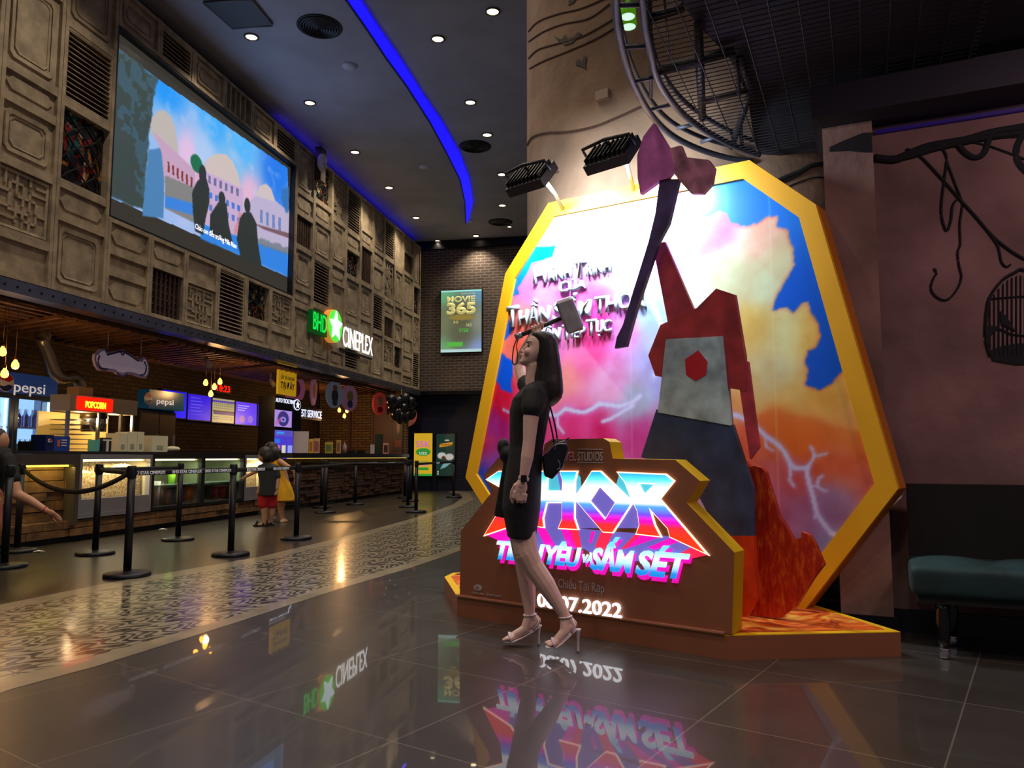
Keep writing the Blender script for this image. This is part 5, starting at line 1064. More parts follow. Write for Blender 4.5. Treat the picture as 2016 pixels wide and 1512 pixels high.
text('18:23', W, u, z+.01, OB+.062, .14, mat('red_digits', (255, 20, 10), .4, emit=(255, 24, 12), es=2), 'digits', t, width=.52, depth=.004, bold=.01)
# ornate hanging sign
OR = -.5; orn = [(187, 697), (193, 693), (199, 687), (206, 686), (211, 694), (222, 692), (235, 690), (243, 688), (247, 692), (262, 700), (272, 707), (279, 708), (281, 702), (288, 705), (291, 713), (294, 722), (292, 737), (287, 745), (278, 743), (262, 738), (250, 736), (243, 739), (232, 737), (226, 732), (212, 730), (204, 730), (196, 729), (189, 720), (186, 708)]
t = thing('ornate_sign', 'blank white ornate scroll-edged sign hanging over the popcorn machine', 'sign', W.at(*W.uz(240, 712, OR), OR))
oo = [W.uz(*q, OR) for q in orn]; MB().fprism(W, oo, OR-.04, OR).obj('back_board', mat('lavender_board', (178, 168, 214), .5), t); MB().fprism(W, inset(oo, .035), OR, OR+.01).obj('face', mat('off_white_face', (226, 206, 214), .5, emit=(200, 180, 205), es=.12), t)
for l in ([(196, 700), (193, 712), (199, 724), (212, 727)], [(284, 712), (288, 722), (285, 736), (277, 738)], [(231, 734), (236, 739), (244, 741), (250, 736)], [(211, 699), (226, 695), (240, 692), (256, 700), (272, 711)], [(237, 690), (241, 699), (246, 692)]):
    MB().tube([W.px(*q, OR+.014) for q in dense(l, 4)], .012, 5).obj('scroll_line', mat('violet_line', (60, 54, 120), .5), t)
for x, y0 in ((212, 692), (277, 706)): a = W.px(x, y0, OR-.02); MB().cyl(a, Vector((a.x, a.y, 2.9)), .006, n=5).obj('wire', mstl, t)
# pendant bulb clusters
mbulb = mat('amber_bulb', (255, 190, 80), .3, emit=(255, 168, 52), es=9)
def cluster(bulbs, canopy, o, lab, en):
    c = W.px(*canopy, o); t = thing('pendant_lamp', lab, 'pendant lamp', (c.x, c.y, 2.86), group='amber bulb clusters over the counters')
    MB().lathe([(.001, 2.8), (.26, 2.8), (.26, 2.83), (.001, 2.84)], (c.x, c.y, 0), 28).obj('ceiling_plate', mat('brass_plate', (120, 84, 50), .4, .5), t)
    for x, y in bulbs:
        p = W.px(x, y, o); MB().lathe([(.001, -.05), (.03, -.04), (.042, -.01), (.036, .025), (.016, .06), (.014, .07)], p, 14).obj('bulb', mbulb, t)
        MB().lathe([(.017, .065), (.017, .11), (.008, .115)], p, 10).obj('socket', mat('bronze_socket', (90, 60, 34), .4, .6), t); MB().cyl(p+Vector((0, 0, .11)), Vector((p.x, p.y, 2.81)), .004, n=5).obj('cord', mat('tan_cord', (150, 110, 70), .7), t)
    pm = W.px(*bulbs[0], o); light('POINT', 'bulb_glow', pm+Vector((0, 0, -.1)), en, (1, .55, .2), shadow_soft_size=.06)
cluster([(30, 719), (5, 693), (9, 736)], (22, 640), -.55, 'cluster of amber bulbs on long cords at the far left', 18); cluster([(422, 762), (405, 754), (433, 752), (415, 776)], (418, 720), -.9, 'cluster of four amber bulbs before the menu screens', 18); cluster([(678, 819), (668, 808), (683, 809)], (677, 775), -.9, 'cluster of three amber bulbs below the round hanging discs', 42)
# hanging discs
def hdisc(x, y, ry, ang, o, col, inner, label, paint=None):
    p = W.px(x, y, o); F = Frame((p.x, p.y), (math.sin(ang), math.cos(ang))); R_ = ry*p.y/1517
    t = thing('hanging_disc', label, 'sign', p, group='round picture discs hanging over the ticket counter')
    MB().fprism(F, disc(F, 0, p.z, R_, 0, 0), -.02, .02).obj('disc', mat('disc_%d_%d' % (col[0], col[1]), col, .5, emit=col, es=.12), t)
    for k, (dx, dz_, rx, rz_, c) in enumerate(inner): MB().fprism(F, [(dx*R_+rx*R_*math.cos(a), p.z+dz_*R_+rz_*R_*math.sin(a)) for a in [2*math.pi*i/20 for i in range(20)]], .02, .024+.003*k).obj('picture_patch', mat('patch_%d_%d_%d' % c, c, .5), t)
    MB().cyl(p+Vector((0, 0, R_)), Vector((p.x, p.y, 2.92)), .004, n=5).obj('wire', mstl, t)
hdisc(580, 765, 30, math.radians(24), -1.0, (196, 110, 150), [(0, 0, .5, .6, (170, 80, 120))], 'pink round disc half hidden behind the yellow banner')
hdisc(617, 770, 28, math.radians(-4), -.9, (176, 110, 150), [(0, 0, .5, .5, (200, 150, 90))], 'pink disc turned almost edge on')
hdisc(658, 777, 27, math.radians(22), -.6, (122, 136, 150), [(0, -.1, .42, .5, (80, 76, 90)), (0, .5, .28, .22, (200, 110, 100)), (0, -.62, .3, .2, (90, 88, 100))], 'grey green round disc with a dark patch picture')
hdisc(688, 784, 26, math.radians(22), -.6, (160, 110, 140), [(0, .15, .42, .4, (190, 170, 80)), (0, -.45, .34, .3, (80, 80, 140))], 'mauve round disc with a yellow and blue patch')
hdisc(747, 795, 23, math.radians(24), -.6, (206, 70, 60), [(0, .25, .45, .42, (214, 170, 140)), (0, -.5, .4, .26, (180, 30, 36))], 'bright red round disc nearest the black balloons')
hdisc(800, 818, 22, math.radians(60), -.3, (210, 100, 80), [(0, -.7, .7, .12, (200, 150, 110))], 'orange disc peeking out behind the black balloons')
# balloons
bc = W.px(790, 805, .2); t = thing('balloon_bunch', 'bunch of glossy black balloons hanging near the brick corner', 'balloons', bc); mbal = mat('black_rubber', (16, 16, 18), .22, coat=.3); r = random.Random(5)
for x, y in ((772, 800), (784, 792), (797, 785), (808, 792), (779, 815), (793, 805), (804, 806), (812, 800), (788, 822), (800, 820), (770, 788), (810, 815), (796, 795)):
    p = W.px(x, y, .2+r.uniform(-.15, .15)); MB().lathe([(.001, -.18), (.06, -.155), (.12, -.07), (.138, .02), (.115, .1), (.06, .145), (.001, .158)], p, 16).obj('balloon', mbal, t)
MB().cyl(bc+Vector((0, 0, .1)), Vector((bc.x, bc.y, 2.82)), .004, n=5).obj('string', mstl, t)
# ---- things on the counters
def cbox(name, x0, x1, ytop, o, dep, m, label, cat, group=None, zb=TOPZ, extra=None):
    u0, u1 = muW(x0, o, 880), muW(x1, o, 880); zt_ = W.uz((x0+x1)/2, ytop, o)[1]; zt_ = max(zt_, zb+.05)
    t = thing(name, label, cat, W.at((u0+u1)/2, zb, o-dep/2), group=group); MB().fbox(W, u0, u1, o-dep, o, zb+.001, zt_).obj('body', m, t)
    if extra: extra(t, u0, u1, zb, zt_, o)
    return t
def mark(c): 
    def f(t, u0, u1, z0, z1, o): MB().fbox(W, u0+(u1-u0)*.3, u0+(u1-u0)*.7, o, o+.004, z0+(z1-z0)*.15, z0+(z1-z0)*.4).obj('printed_mark', mat('mark_%d' % c[0], c, .6), t)
    return f
mbx = mat('white_takeaway_box', (232, 226, 190), .6)
cbox('takeaway_box', 233, 250, 853, -.2, .2, mbx, 'white takeaway box on the counter, left one of the tight row', 'box', 'white boxes on the snack counter', extra=mark((160, 170, 140)))
cbox('takeaway_box', 251, 269, 851, -.2, .2, mbx, 'white takeaway box on the counter, middle one of the tight row', 'box', 'white boxes on the snack counter', extra=mark((160, 170, 140)))
cbox('takeaway_box', 270, 283, 850, -.2, .25, mbx, 'white takeaway box on the counter, right end of the tight row', 'box', 'white boxes on the snack counter', extra=mark((161, 170, 140)))
cbox('takeaway_box', 299, 330, 858, -.2, .25, mbx, 'white takeaway box standing alone before the dark fridge doors', 'box', 'white boxes on the snack counter', extra=mark((161, 170, 140)))
mb = MB(); p = W.px(338, 884, -.2); mb.ell((p.x, p.y, TOPZ+.045), (.13, .1, .045), 3); props(remesh(mb, 'paper_bag', mbx, voxel=.02, loc=(p.x, p.y, TOPZ)), 'crumpled white paper bag on the counter beside the lone box', 'bag')
cbox('cola_box', 89, 105, 856, -.1, .2, mfb, 'blue upright cola box with a round emblem on the counter', 'box', extra=lambda t, u0, u1, z0, z1, o: emblem(W, (u0+u1)/2, (z0+z1)/2+.02, o+.001, (u1-u0)*.24, t))
def pb2(t, u0, u1, z0, z1, o):
    for k in range(3): MB().fbox(W, u0+(u1-u0)*.45, u1-.05, o, o+.004, z0+(z1-z0)*(.35+.18*k), z0+(z1-z0)*(.42+.18*k)).obj('text_bar', mwp, t)
    MB().fbox(W, u0+.05, u0+(u1-u0)*.35, o, o+.004, z0+(z1-z0)*.3, z0+(z1-z0)*.75).obj('printed_mark', mora, t)
cbox('cola_box', 106, 137, 859, -.1, .2, mat('royal_blue', (40, 70, 170), .4), 'wide blue promotional box with an orange mark beside the cola box', 'box', extra=pb2)
cbox('dark_bin', 64, 84, 869, -.25, .2, mat('dark_bin', (26, 28, 30), .5), 'small dark container left of the blue cola box', 'container')
cbox('card_reader', 202, 219, 862, -.15, .05, mat('reader_dark', (40, 34, 34), .5), 'dark card reader with a white strip in front of the popcorn machine', 'card reader', extra=lambda t, u0, u1, z0, z1, o: MB().fbox(W, u0, u1, o, o+.01, z1-.04, z1-.02).fbox(W, (u0+u1)/2-.02, (u0+u1)/2+.02, o, o+.01, z0, z1-.04).obj('white_strip', mwp, t))
cbox('drink_carton', 186, 196, 866, -.15, .1, mat('teal_carton', (100, 190, 180), .5), 'small teal carton on the counter under the kettle', 'carton')
# menu board facing the camera on the ticket counter
p = W.px(592, 890, -.15); wbF = Frame((p.x, p.y), (.95, .3)); t = thing('white_board', 'blank white board standing at the near end of the ticket counter', 'board', (p.x, p.y, TOPZ))
MB().fbox(wbF, -.15, .15, -.015, .0, TOPZ+.0, W.px(592, 849, -.15).z).obj('panel', mat('white_panel', (205, 200, 198), .5), t); MB().fbox(wbF, -.1, .1, -.1, -.015, TOPZ, TOPZ+.02).obj('foot', mstl, t)
def stand(x0, x1, ytop, o, col, label, patch=None, name='leaflet_stand', cat='leaflet stand'):
    q = W.px((x0+x1)/2, 888, o); F = Frame((q.x, q.y), (.97, .25)); hw = (x1-x0)/2*q.y/1517; zt_ = W.px((x0+x1)/2, ytop, o).z
    t = thing(name, label, cat, (q.x, q.y, TOPZ)); MB().fbox(F, -hw, hw, -.02, 0, TOPZ, zt_).obj('panel', mat('leaf_%d_%d_%d' % col, col, .5, emit=col, es=.1), t)
    if patch: MB().fbox(F, -hw*.7, hw*.7, 0, .004, TOPZ+.04, zt_-.06).obj('picture', mat('leafp_%d_%d_%d' % patch, patch, .5), t)
stand(608, 616, 864, -.2, (226, 180, 40), 'narrow yellow leaflet stand beside the white board', (220, 120, 40)); stand(617, 629, 863, -.2, (206, 160, 110), 'orange leaflet stand second from the white board', (190, 110, 110)); stand(640, 655, 870, -.2, (190, 160, 60), 'squarish yellow green leaflet stand in the middle of the counter', (120, 150, 70))
stand(662, 671, 866, -.2, (200, 150, 80), 'slim tan leaflet stand right of the squarish one', (170, 120, 80)); stand(729, 737, 875, -.2, (190, 176, 160), 'small pale box beside the black monitor', None, 'pale_box', 'box'); stand(754, 765, 872, -.1, (170, 120, 110), 'pink card stand at the far end of the ticket counter', (60, 40, 40), 'card_stand', 'card stand')
stand(738, 754, 855, -.35, (20, 34, 32), 'black upright monitor seen from behind on the ticket counter', None, 'monitor', 'monitor')
q = W.px(678, 888, -.2); t = thing('hand_sanitiser', 'white pump bottle on the ticket counter beside the slim stand', 'bottle', (q.x, q.y, TOPZ)); MB().lathe([(.05, 0), (.05, .18), (.02, .22), (.015, .26)], (q.x, q.y, TOPZ), 14).obj('bottle_body', mat('sanitiser_white', (200, 180, 170), .4), t); MB().box((q.x-.04, q.y-.01, TOPZ+.26), (q.x+.015, q.y+.01, TOPZ+.28)).obj('pump', mred, t)
for x, lab in ((692, 'low dark stapler-like box left of the desk phone'), (712, 'low dark desk phone on the ticket counter')):
    q = W.px(x, 888, -.25); t = thing('desk_device', lab, 'desk device', (q.x, q.y, TOPZ)); MB().box((q.x-.1, q.y-.08, TOPZ), (q.x+.1, q.y+.08, TOPZ+.05)).obj('base', mblk, t); MB().box((q.x-.08, q.y-.03, TOPZ+.05), (q.x+.08, q.y+.03, TOPZ+.085)).obj('handset', mat('dark_grey_plastic', (44, 44, 46), .4), t)
# poster on the brown panel
u, z = EW.uz(784, 845, .07); t = thing('film_poster', 'narrow dark poster with pale vertical figure blur on the brown wall panel', 'poster', EW.at(u, z-.5, .07)); p = Print(u-.14, z-.62, u+.12, z+.62, 40, 120, (58, 34, 34)); p.ellip(u, z+.15, .05, .28, (190, 160, 140), 3, .9); p.rect(u-.1, z-.5, u+.08, z-.3, (150, 60, 50), 2, .8)
MB().fbox(EW, u-.15, u+.13, .061, .068, z-.63, z+.63).obj('backing', mblk, t); p.mesh(EW, .07, 'print', M_print, t)
# ---- LED wall screen
s0, s1, sz0, sz1 = -13.52, -8.46, 4.15, 6.73
t = thing('video_wall', 'huge wall screen showing domed palace buildings and three silhouetted people', 'screen', W.at(-11, 4.13, -.05))
MB().fbox(W, -13.539, -8.44, -.2, -.11, 4.13, 6.75).obj('cabinet', mat('screen_cabinet', (28, 26, 26), .35, .2), t)
MB().fbox(W, -13.539, -13.5, -.11, .0, 4.13, 6.75).fbox(W, -8.47, -8.44, -.11, .0, 4.13, 6.75).fbox(W, -13.5, -8.47, -.11, 0, 6.71, 6.75).fbox(W, -13.5, -8.47, -.11, 0, 4.13, 4.16).obj('frame', mblk, t)
Q = lambda l: [W.uz(x, y, -.1) for x, y in l]
p = Print(-13.5, 4.16, -8.47, 6.71, 400, 210, (54, 50, 44))
pic = Q([(209, 385), (380, 460), (573, 549), (566, 331), (313, 157), (268, 122), (226, 90)])
sky = p.field([(*W.uz(x, y, -.1), c) for x, y, c in [(330, 180, (30, 150, 248)), (420, 240, (60, 170, 250)), (540, 340, (30, 120, 235)), (560, 480, (60, 130, 220)), (330, 250, (150, 190, 235)), (370, 300, (225, 190, 225)), (460, 330, (130, 190, 235)), (490, 380, (225, 180, 210)), (480, 290, (80, 180, 250)), (400, 300, (170, 200, 240))]])
p.put(p.mask(pic), sky)
cloud = np.clip((p.noise(5, 3, 4)-.5)*3, 0, 1)*p.mask(pic); p.put(cloud, (190, 205, 240), .4)
G2 = lambda l, c, s=0, a=1, wob=0: p.poly(Q(l), c, s, a, wob, 10)
G2([(209, 385), (226, 90), (268, 122), (313, 157), (304, 180), (296, 245), (290, 300), (285, 415)], (58, 72, 68), 2, 1, .08); n_ = p.noise(9, 11, 4); p.put(p.mask(Q([(209, 385), (226, 90), (313, 157), (300, 200), (285, 415)]))*(n_ > .52), (70, 120, 160), .35); p.put(p.mask(Q([(212, 380), (218, 240), (260, 270), (270, 410)]))*(n_ > .5), (60, 62, 60), .7)
G2([(280, 425), (292, 295), (325, 290), (322, 430)], (76, 130, 180), 1); G2([(296, 245), (300, 232), (308, 220), (320, 216), (334, 226), (344, 248), (350, 285), (352, 310), (330, 290), (310, 280), (297, 262)], (190, 180, 175), 1)
G2([(300, 258), (352, 305), (384, 335), (384, 395), (325, 375), (318, 300)], (196, 160, 190), 1); G2([(325, 345), (384, 370), (384, 440), (325, 410)], (130, 130, 130), 1)
for k in range(6): G2([(330+k*9, 318+k*6), (334+k*9, 320+k*6), (334+k*9, 340+k*6), (330+k*9, 338+k*6)], (130, 60, 50), 0)
G2([(325, 385), (385, 402), (385, 425), (325, 408)], (60, 130, 220), 1)
G2([(403, 335), (403, 320), (412, 310), (428, 302), (445, 304), (458, 318), (468, 340), (474, 368), (478, 372), (476, 390)], (206, 190, 185), 1); G2([(402, 335), (478, 372), (480, 480), (402, 440)], (200, 170, 205), 1)
for k in range(6): G2([(410+k*11, 345+k*5), (415+k*11, 347+k*5), (415+k*11, 362+k*5), (410+k*11, 360+k*5)], (110, 110, 150)); G2([(412+k*11, 378+k*5), (418+k*11, 380+k*5), (418+k*11, 392+k*5), (412+k*11, 390+k*5)], (70, 120, 210)); G2([(412+k*11, 402+k*5), (418+k*11, 404+k*5), (418+k*11, 416+k*5), (412+k*11, 414+k*5)], (90, 120, 200))
G2([(490, 400), (503, 385), (512, 366), (524, 362), (534, 372), (542, 395), (560, 410), (572, 415), (572, 520), (500, 500)], (186, 175, 205), 1); G2([(503, 385), (512, 366), (524, 362), (534, 372), (542, 398)], (205, 190, 190), 1)
for k in range(4): G2([(512+k*12, 412+k*5), (517+k*12, 414+k*5), (517+k*12, 440+k*5), (512+k*12, 438+k*5)], (110, 130, 190))
G2([(553, 375), (568, 368), (570, 420), (556, 405)], (50, 110, 170), 3, .8, .2); G2([(500, 440), (572, 460), (572, 470), (520, 452)], (120, 90, 100), 1)
G2([(395, 440), (573, 500), (573, 545), (395, 470)], (50, 130, 225), 2); G2([(470, 420), (500, 430), (505, 480), (460, 460)], (205, 130, 130), 3, .7, .1); G2([(505, 465), (573, 490), (573, 505), (505, 480)], (110, 120, 130), 2, .8, .1); G2([(385, 340), (400, 340), (405, 420), (385, 410)], (220, 170, 200), 2)
sil = (46, 52, 50)
p.ellip(*W.uz(387, 322, -.1), .16, .14, (30, 110, 70), 1); p.ellip(*W.uz(399, 343, -.1), .1, .15, sil, 1); G2([(395, 350), (406, 350), (412, 372), (412, 400), (405, 430), (400, 462), (384, 455), (380, 420), (378, 380), (386, 360)], sil, 1)
p.ellip(*W.uz(437, 392, -.1), .1, .13, sil, 1); G2([(430, 398), (446, 400), (450, 440), (458, 478), (452, 482), (412, 462), (414, 422)], sil, 1)
p.ellip(*W.uz(487, 405, -.1), .1, .14, sil, 1); G2([(480, 418), (494, 418), (505, 440), (508, 480), (516, 530), (474, 508), (466, 470), (472, 430)], sil, 1)
p.mesh(W, -.1, 'screen', mat('video_glow', rough=.25, attr=True, eattr=1.0), t)
u, z = W.uz(385, 446, -.09); text('Chào con đến trường Milis Nam', W, u, z-.03, -.095, .085, mneon, 'subtitle_lettering', t, width=W.uz(466, 484, -.09)[0]-u, depth=.004)
light('AREA', 'screen_glow', W.at(-11, 5.4, .1), 14, (.4, .62, 1), shape='RECTANGLE', size=5, size_y=2.4, aim=W.at(-11, 5.4, 2))
# ---- cinema sign
zB0 = W.uz(640, 650, .14)
t = thing('cinema_sign', 'glowing cinema sign with green letters, green star disc and white letters', 'sign', W.at(-7, 3.2, .05))
mgl = mat('green_letter_glow', (0, 200, 60), .4, emit=(0, 225, 70), es=1.0); mgd = mat('sign_green_dark', (0, 90, 30), .4, emit=(0, 100, 30), es=.25)
b0, b1 = W.uz(622, 635, .16)[0], W.uz(648, 635, .16)[0]; zb0 = W.uz(635, 657, .16)[1]; zb1 = W.uz(635, 614, .16)[1]
MB().fbox(W, b0-.05, b1+.05, .0, .1, zb0-.02, zb1+.0).obj('green_box', mgd, t); text('BHD', W, b0, zb0+.05, .1, (zb1-zb0)*.82, mgl, 'green_lettering', t, width=b1-b0, depth=.01)
cu_, cz_ = W.uz(663, 642, .18); rad = .36
MB().fprism(W, disc(W, cu_, cz_, rad*1.0, 0, 0, 40), .0, .14).obj('disc_rim', mat('orange_rim', (220, 150, 60), .4, emit=(230, 150, 60), es=.6), t); MB().fprism(W, disc(W, cu_, cz_, rad*.96, 0, 0, 40), .14, .16).obj('green_disc', mat('green_disc_glow', (90, 220, 60), .4, emit=(80, 225, 60), es=.95), t)
star(W, cu_, cz_, .16, rad*.93, mat('star_glow', (225, 245, 255), .4, emit=(220, 244, 255), es=1.5), 'star', t, .015, .5)
n0, n1 = W.uz(678, 660, .12)[0], W.uz(736, 690, .12)[0]; zn = W.uz(700, 688, .12)[1]
text('CINEPLEX', W, n0, zn, .08, .46, mat('sign_white_glow', (255, 255, 255), .4, emit=(250, 252, 255), es=1.5), 'white_lettering', t, width=n1-n0, depth=.012)
MB().fbox(W, n0-.02, n1+.05, .0, .06, zn-.09, zn-.05).obj('mounting_rail', mblk, t)
# ---- mask on the wall
p = W.px(634, 320, .25); t = thing('mask_sculpture', 'white carved face mask mounted high on the wood panels', 'mask', p); mb = MB(); wn = W.N; ax_ = -W.D*.85+wn*.55; ax_.normalize()
mb.ell(p, (.1, .12, .19), 3).ell(p+ax_*.13+Vector((0, 0, -.02)), (.035, .05, .07), 2).ell(p+ax_*.1+Vector((0, 0, .1)), (.06, .06, .05), 2).ell(p+ax_*.1+Vector((0, 0, -.13)), (.05, .05, .035), 2)
remesh(mb, 'face', mat('mask_white', (196, 186, 170), .5), t, .012, 2); MB().fbox(W, W.uz(620, 300)[0]-.02, W.uz(620, 300)[0]+.22, .012, .15, p.z-.3, p.z+.42).obj('dark_bracket', mdark, t)
# ---- light box poster on the far brick wall
u0, u1 = BK.uz(868, 630, .08)[0], BK.uz(948, 630, .08)[0]; z0, z1 = BK.uz(908, 693, .08)[1], BK.uz(908, 571, .08)[1]
t = thing('light_box_poster', 'glowing olive movie pass poster in a light box on the far brick wall', 'poster', BK.at((u0+u1)/2, z0, .04)); MB().fbox(BK, u0-.02, u1+.02, 0, .075, z0-.02, z1+.02).obj('case', mblk, t)
p = Print(u0, z0, u1, z1, 90, 140, (104, 108, 78)); w_, h = u1-u0, z1-z0
p.C = p.field([(u0, z1, (110, 180, 130)), (u1, z1, (110, 160, 190)), (u0+w_*.5, z0+h*.6, (90, 88, 60)), (u0, z0, (120, 170, 120)), (u1, z0, (140, 160, 215)), (u0+w_*.5, z0+h*.3, (96, 98, 74)), (u0, z0+h*.5, (120, 124, 90)), (u1, z0+h*.5, (140, 146, 130))]); p.rect(u0, z1-h*.025, u1, z1, (170, 245, 230)); p.rect(u0, z0, u1, z0+h*.05, (190, 225, 220), 1)
p.ellip(u0+w_*.52, z0+h*.56, w_*.33, h*.05, (150, 130, 60), 2); p.rect(u0+w_*.15, z0+h*.09, u0+w_*.55, z0+h*.16, (90, 190, 70), 1)
p.mesh(BK, .08, 'picture', mat('poster_glow', rough=.3, attr=True, eattr=.85), t); mgo = mat('gold_print', (190, 180, 110), .4, emit=(186, 178, 112), es=.9)
text('MOVIE', BK, u0+w_*.15, z0+h*.81, .082, h*.09, mgo, 'lettering', t, width=w_*.7, depth=.004, bold=.03); text('365', BK, u0+w_*.14, z0+h*.62, .082, h*.17, mgo, 'lettering', t, width=w_*.72, depth=.004, bold=.05); text('BHD STAR', BK, u0+w_*.5, z0+h*.93, .082, h*.02, mgo, 'lettering', t, width=w_*.35, depth=.003)
text('30', BK, u0+w_*.3, z0+h*.46, .082, h*.045, mgo, 'lettering', t, width=w_*.13, depth=.003); text('365', BK, u0+w_*.62, z0+h*.41, .082, h*.045, mgo, 'lettering', t, width=w_*.14, depth=.003); text('375K', BK, u0+w_*.45, z0+h*.32, .082, h*.055, mat('green_print', (60, 190, 50), .4, emit=(60, 190, 50), es=.9), 'lettering', t, width=w_*.24, depth=.003)
# ---- standing posters at the far end
def poster(x0, x1, y0, y1, base, label, paint, txt):
    o = -.2; u0, u1 = BK.uz(x0, 900, o)[0], BK.uz(x1, 900, o)[0]; z0, z1 = BK.uz((x0+x1)/2, y1, o)[1], BK.uz((x0+x1)/2, y0, o)[1]
    t = thing('promotional_poster', label, 'poster', BK.at((u0+u1)/2, 0, o)); MB().fbox(BK, u0-.02, u1+.02, -.26, -.205, z0-.02, z1+.02).fbox(BK, u0, u0+.03, -.26, -.22, 0, z0).fbox(BK, u1-.03, u1, -.26, -.22, 0, z0).obj('frame', mblk, t)
    p = Print(u0, z0, u1, z1, 50, 110, base); paint(p, u0, z0, u1-u0, z1-z0); p.mesh(BK, o, 'picture', mat('poster_soft_glow', rough=.4, attr=True, eattr=.8), t)
    for s, a, b_, w2, hh, m_ in txt: text(s, BK, u0+(u1-u0)*a, z0+(z1-z0)*b_, o+.002, (z1-z0)*hh, m_, 'lettering', t, width=(u1-u0)*w2, depth=.003, bold=.02)
mpk = mat('pink_print', (214, 120, 190), .4, emit=(214, 110, 190), es=.7); mwg = mat('white_print_glow', (230, 230, 220), .4, emit=(225, 225, 215), es=.7)
def pp1(p, u, z, w_, h): p.ellip(u+w_*.5, z+h*.56, w_*.4, h*.09, (50, 150, 60), 1); p.rect(u, z, u+w_, z+h*.05, (60, 170, 60)); p.rect(u+w_*.25, z+h*.13, u+w_*.8, z+h*.2, (40, 150, 50)); p.ellip(u+w_*.6, z+h*.26, w_*.2, h*.035, (225, 140, 150), 1); p.rect(u+w_*.2, z+h*.33, u+w_*.8, z+h*.35, (150, 170, 50))
def pp2(p, u, z, w_, h): p.poly([(u+w_*.15, z+h*.68), (u+w_*.85, z+h*.72), (u+w_*.9, z+h*.8), (u+w_*.2, z+h*.76)], (220, 150, 40)); p.ellip(u+w_*.3, z+h*.48, w_*.24, h*.08, (200, 196, 190), 2); p.ellip(u+w_*.72, z+h*.45, w_*.24, h*.08, (196, 190, 180), 2); p.ellip(u+w_*.4, z+h*.42, w_*.12, h*.05, (90, 50, 40), 2); p.poly([(u+w_*.2, z+h*.16), (u+w_*.5, z+h*.2), (u+w_*.85, z+h*.32), (u+w_*.4, z+h*.3)], (120, 170, 170), 1); p.ellip(u+w_*.1, z+h*.1, w_*.04, h*.02, (210, 210, 130)); p.ellip(u+w_*.1, z+h*.05, w_*.04, h*.02, (210, 210, 130))
poster(815, 851, 853, 937, (222, 176, 40), 'bright yellow discount poster with pink 55K lettering at the far end', pp1, [('55K', .1, .68, .8, .14, mpk), ('U22', .3, .5, .4, .06, mwg)])
poster(859, 895, 854, 937, (24, 52, 44), 'dark green vacation poster with pictures of friends at the far end', pp2, [('Vacation', .2, .72, .66, .045, mtx), ('2022', .45, .83, .25, .03, mwg)])
# ================= people =================
mskin = mat('skin', (228, 188, 176), .5, bump=.05, bscale=120); mhair = mat('dark_brown_hair', (30, 22, 22), .42)
_nt = mhair.node_tree; _tc = nd(_nt, 'ShaderNodeTexCoord'); _mp = nd(_nt, 'ShaderNodeMapping'); _mp.inputs['Scale'].default_value = (120, 120, 5); _nt.links.new(_tc.outputs['Object'], _mp.inputs[0]); _n = nd(_nt, 'ShaderNodeTexNoise'); _n.inputs['Scale'].default_value = 1; _n.inputs['Detail'].default_value = 3; _nt.links.new(_mp.outputs[0], _n.inputs['Vector'])
_b = nd(_nt, 'ShaderNodeBump'); _b.inputs['Strength'].default_value = .45; _b.inputs['Distance'].default_value = .01; _nt.links.new(_n.outputs[0], _b.inputs['Height']); _nt.links.new(_b.outputs[0], _nt.nodes['Principled BSDF'].inputs['Normal'])
mdress = mat('black_cloth', (17, 17, 24), .75, bump=.25, bscale=16)
WY = 4.26
def wp(x, y, d=0.0): return YD(x, y, WY+d)
wm = thing('person', 'woman in a black dress and white heeled sandals looking up at the hammer she holds', 'person', (wp(1040, 1260).x, WY, 0))
b = MB()
# trunk, neck
b.chain([(wp(1028, 985), .085), (wp(1030, 930), .08), (wp(1036, 880), .075), (wp(1042, 830), .08), (wp(1050, 790), .075)]); b.cap(wp(1052, 784, -.12), .042, wp(1050, 784, .12), .042)
b.chain([(wp(1053, 770), .05), (wp(1050, 745), .046), (wp(1053, 720), .05)])
# head: looking up to the left
def tilt(a): return Matrix.Rotation(a, 3, 'Y')
hr = []
for y, xf, xb, hw in ((655.5, 1056, 1074, .03), (658, 1050, 1084, .05), (663, 1043.5, 1090, .064), (669, 1040, 1093, .071), (675, 1038, 1094, .074), (680, 1037.5, 1094, .074), (685, 1036, 1094, .073), (690, 1033, 1093, .071), (695, 1029.5, 1091, .068), (700, 1027, 1088, .064), (705, 1026, 1082, .058), (709, 1024, 1076, .052), (713, 1022.5, 1068, .045), (716.5, 1024, 1062, .036), (720, 1032, 1060, .028)):
    c = wp((xf+xb)/2, y); hx = (wp(xb, y).x-wp(xf, y).x)/2
    ring_ = []
    for k in range(28):
        a = 2*math.pi*k/28; ca, sa = math.cos(a), math.sin(a); f_ = 1.0 if ca > 0 else 1-.12*ca*ca
        ring_.append(Vector((c.x+hx*math.copysign(abs(ca)**.92, ca), c.y+hw*f_*math.copysign(abs(sa)**.92, sa), c.z)))
    hr.append(ring_)
b.loft(hr)
b.chain([(wp(1039.5, 677), .0085), (wp(1034, 683.5), .0078), (wp(1027.2, 690.6), .0082)]); b.ell(wp(1029.5, 692.2, -.009), .0068, 2); b.ell(wp(1029.5, 692.2, .009), .0068, 2)
b.ell(wp(1026.5, 699), (.0115, .019, .0062), 2); b.ell(wp(1027, 703.6), (.0105, .016, .0062), 2); b.ell(wp(1027.5, 712), (.016, .02, .014), 2); b.cap(wp(1041, 674, -.034), .0085, wp(1039.6, 674, .034), .0085)
b.ell(wp(1038, 693, -.044), (.02, .02, .022), 2); b.ell(wp(1038, 693, .044), (.02, .02, .022), 2)
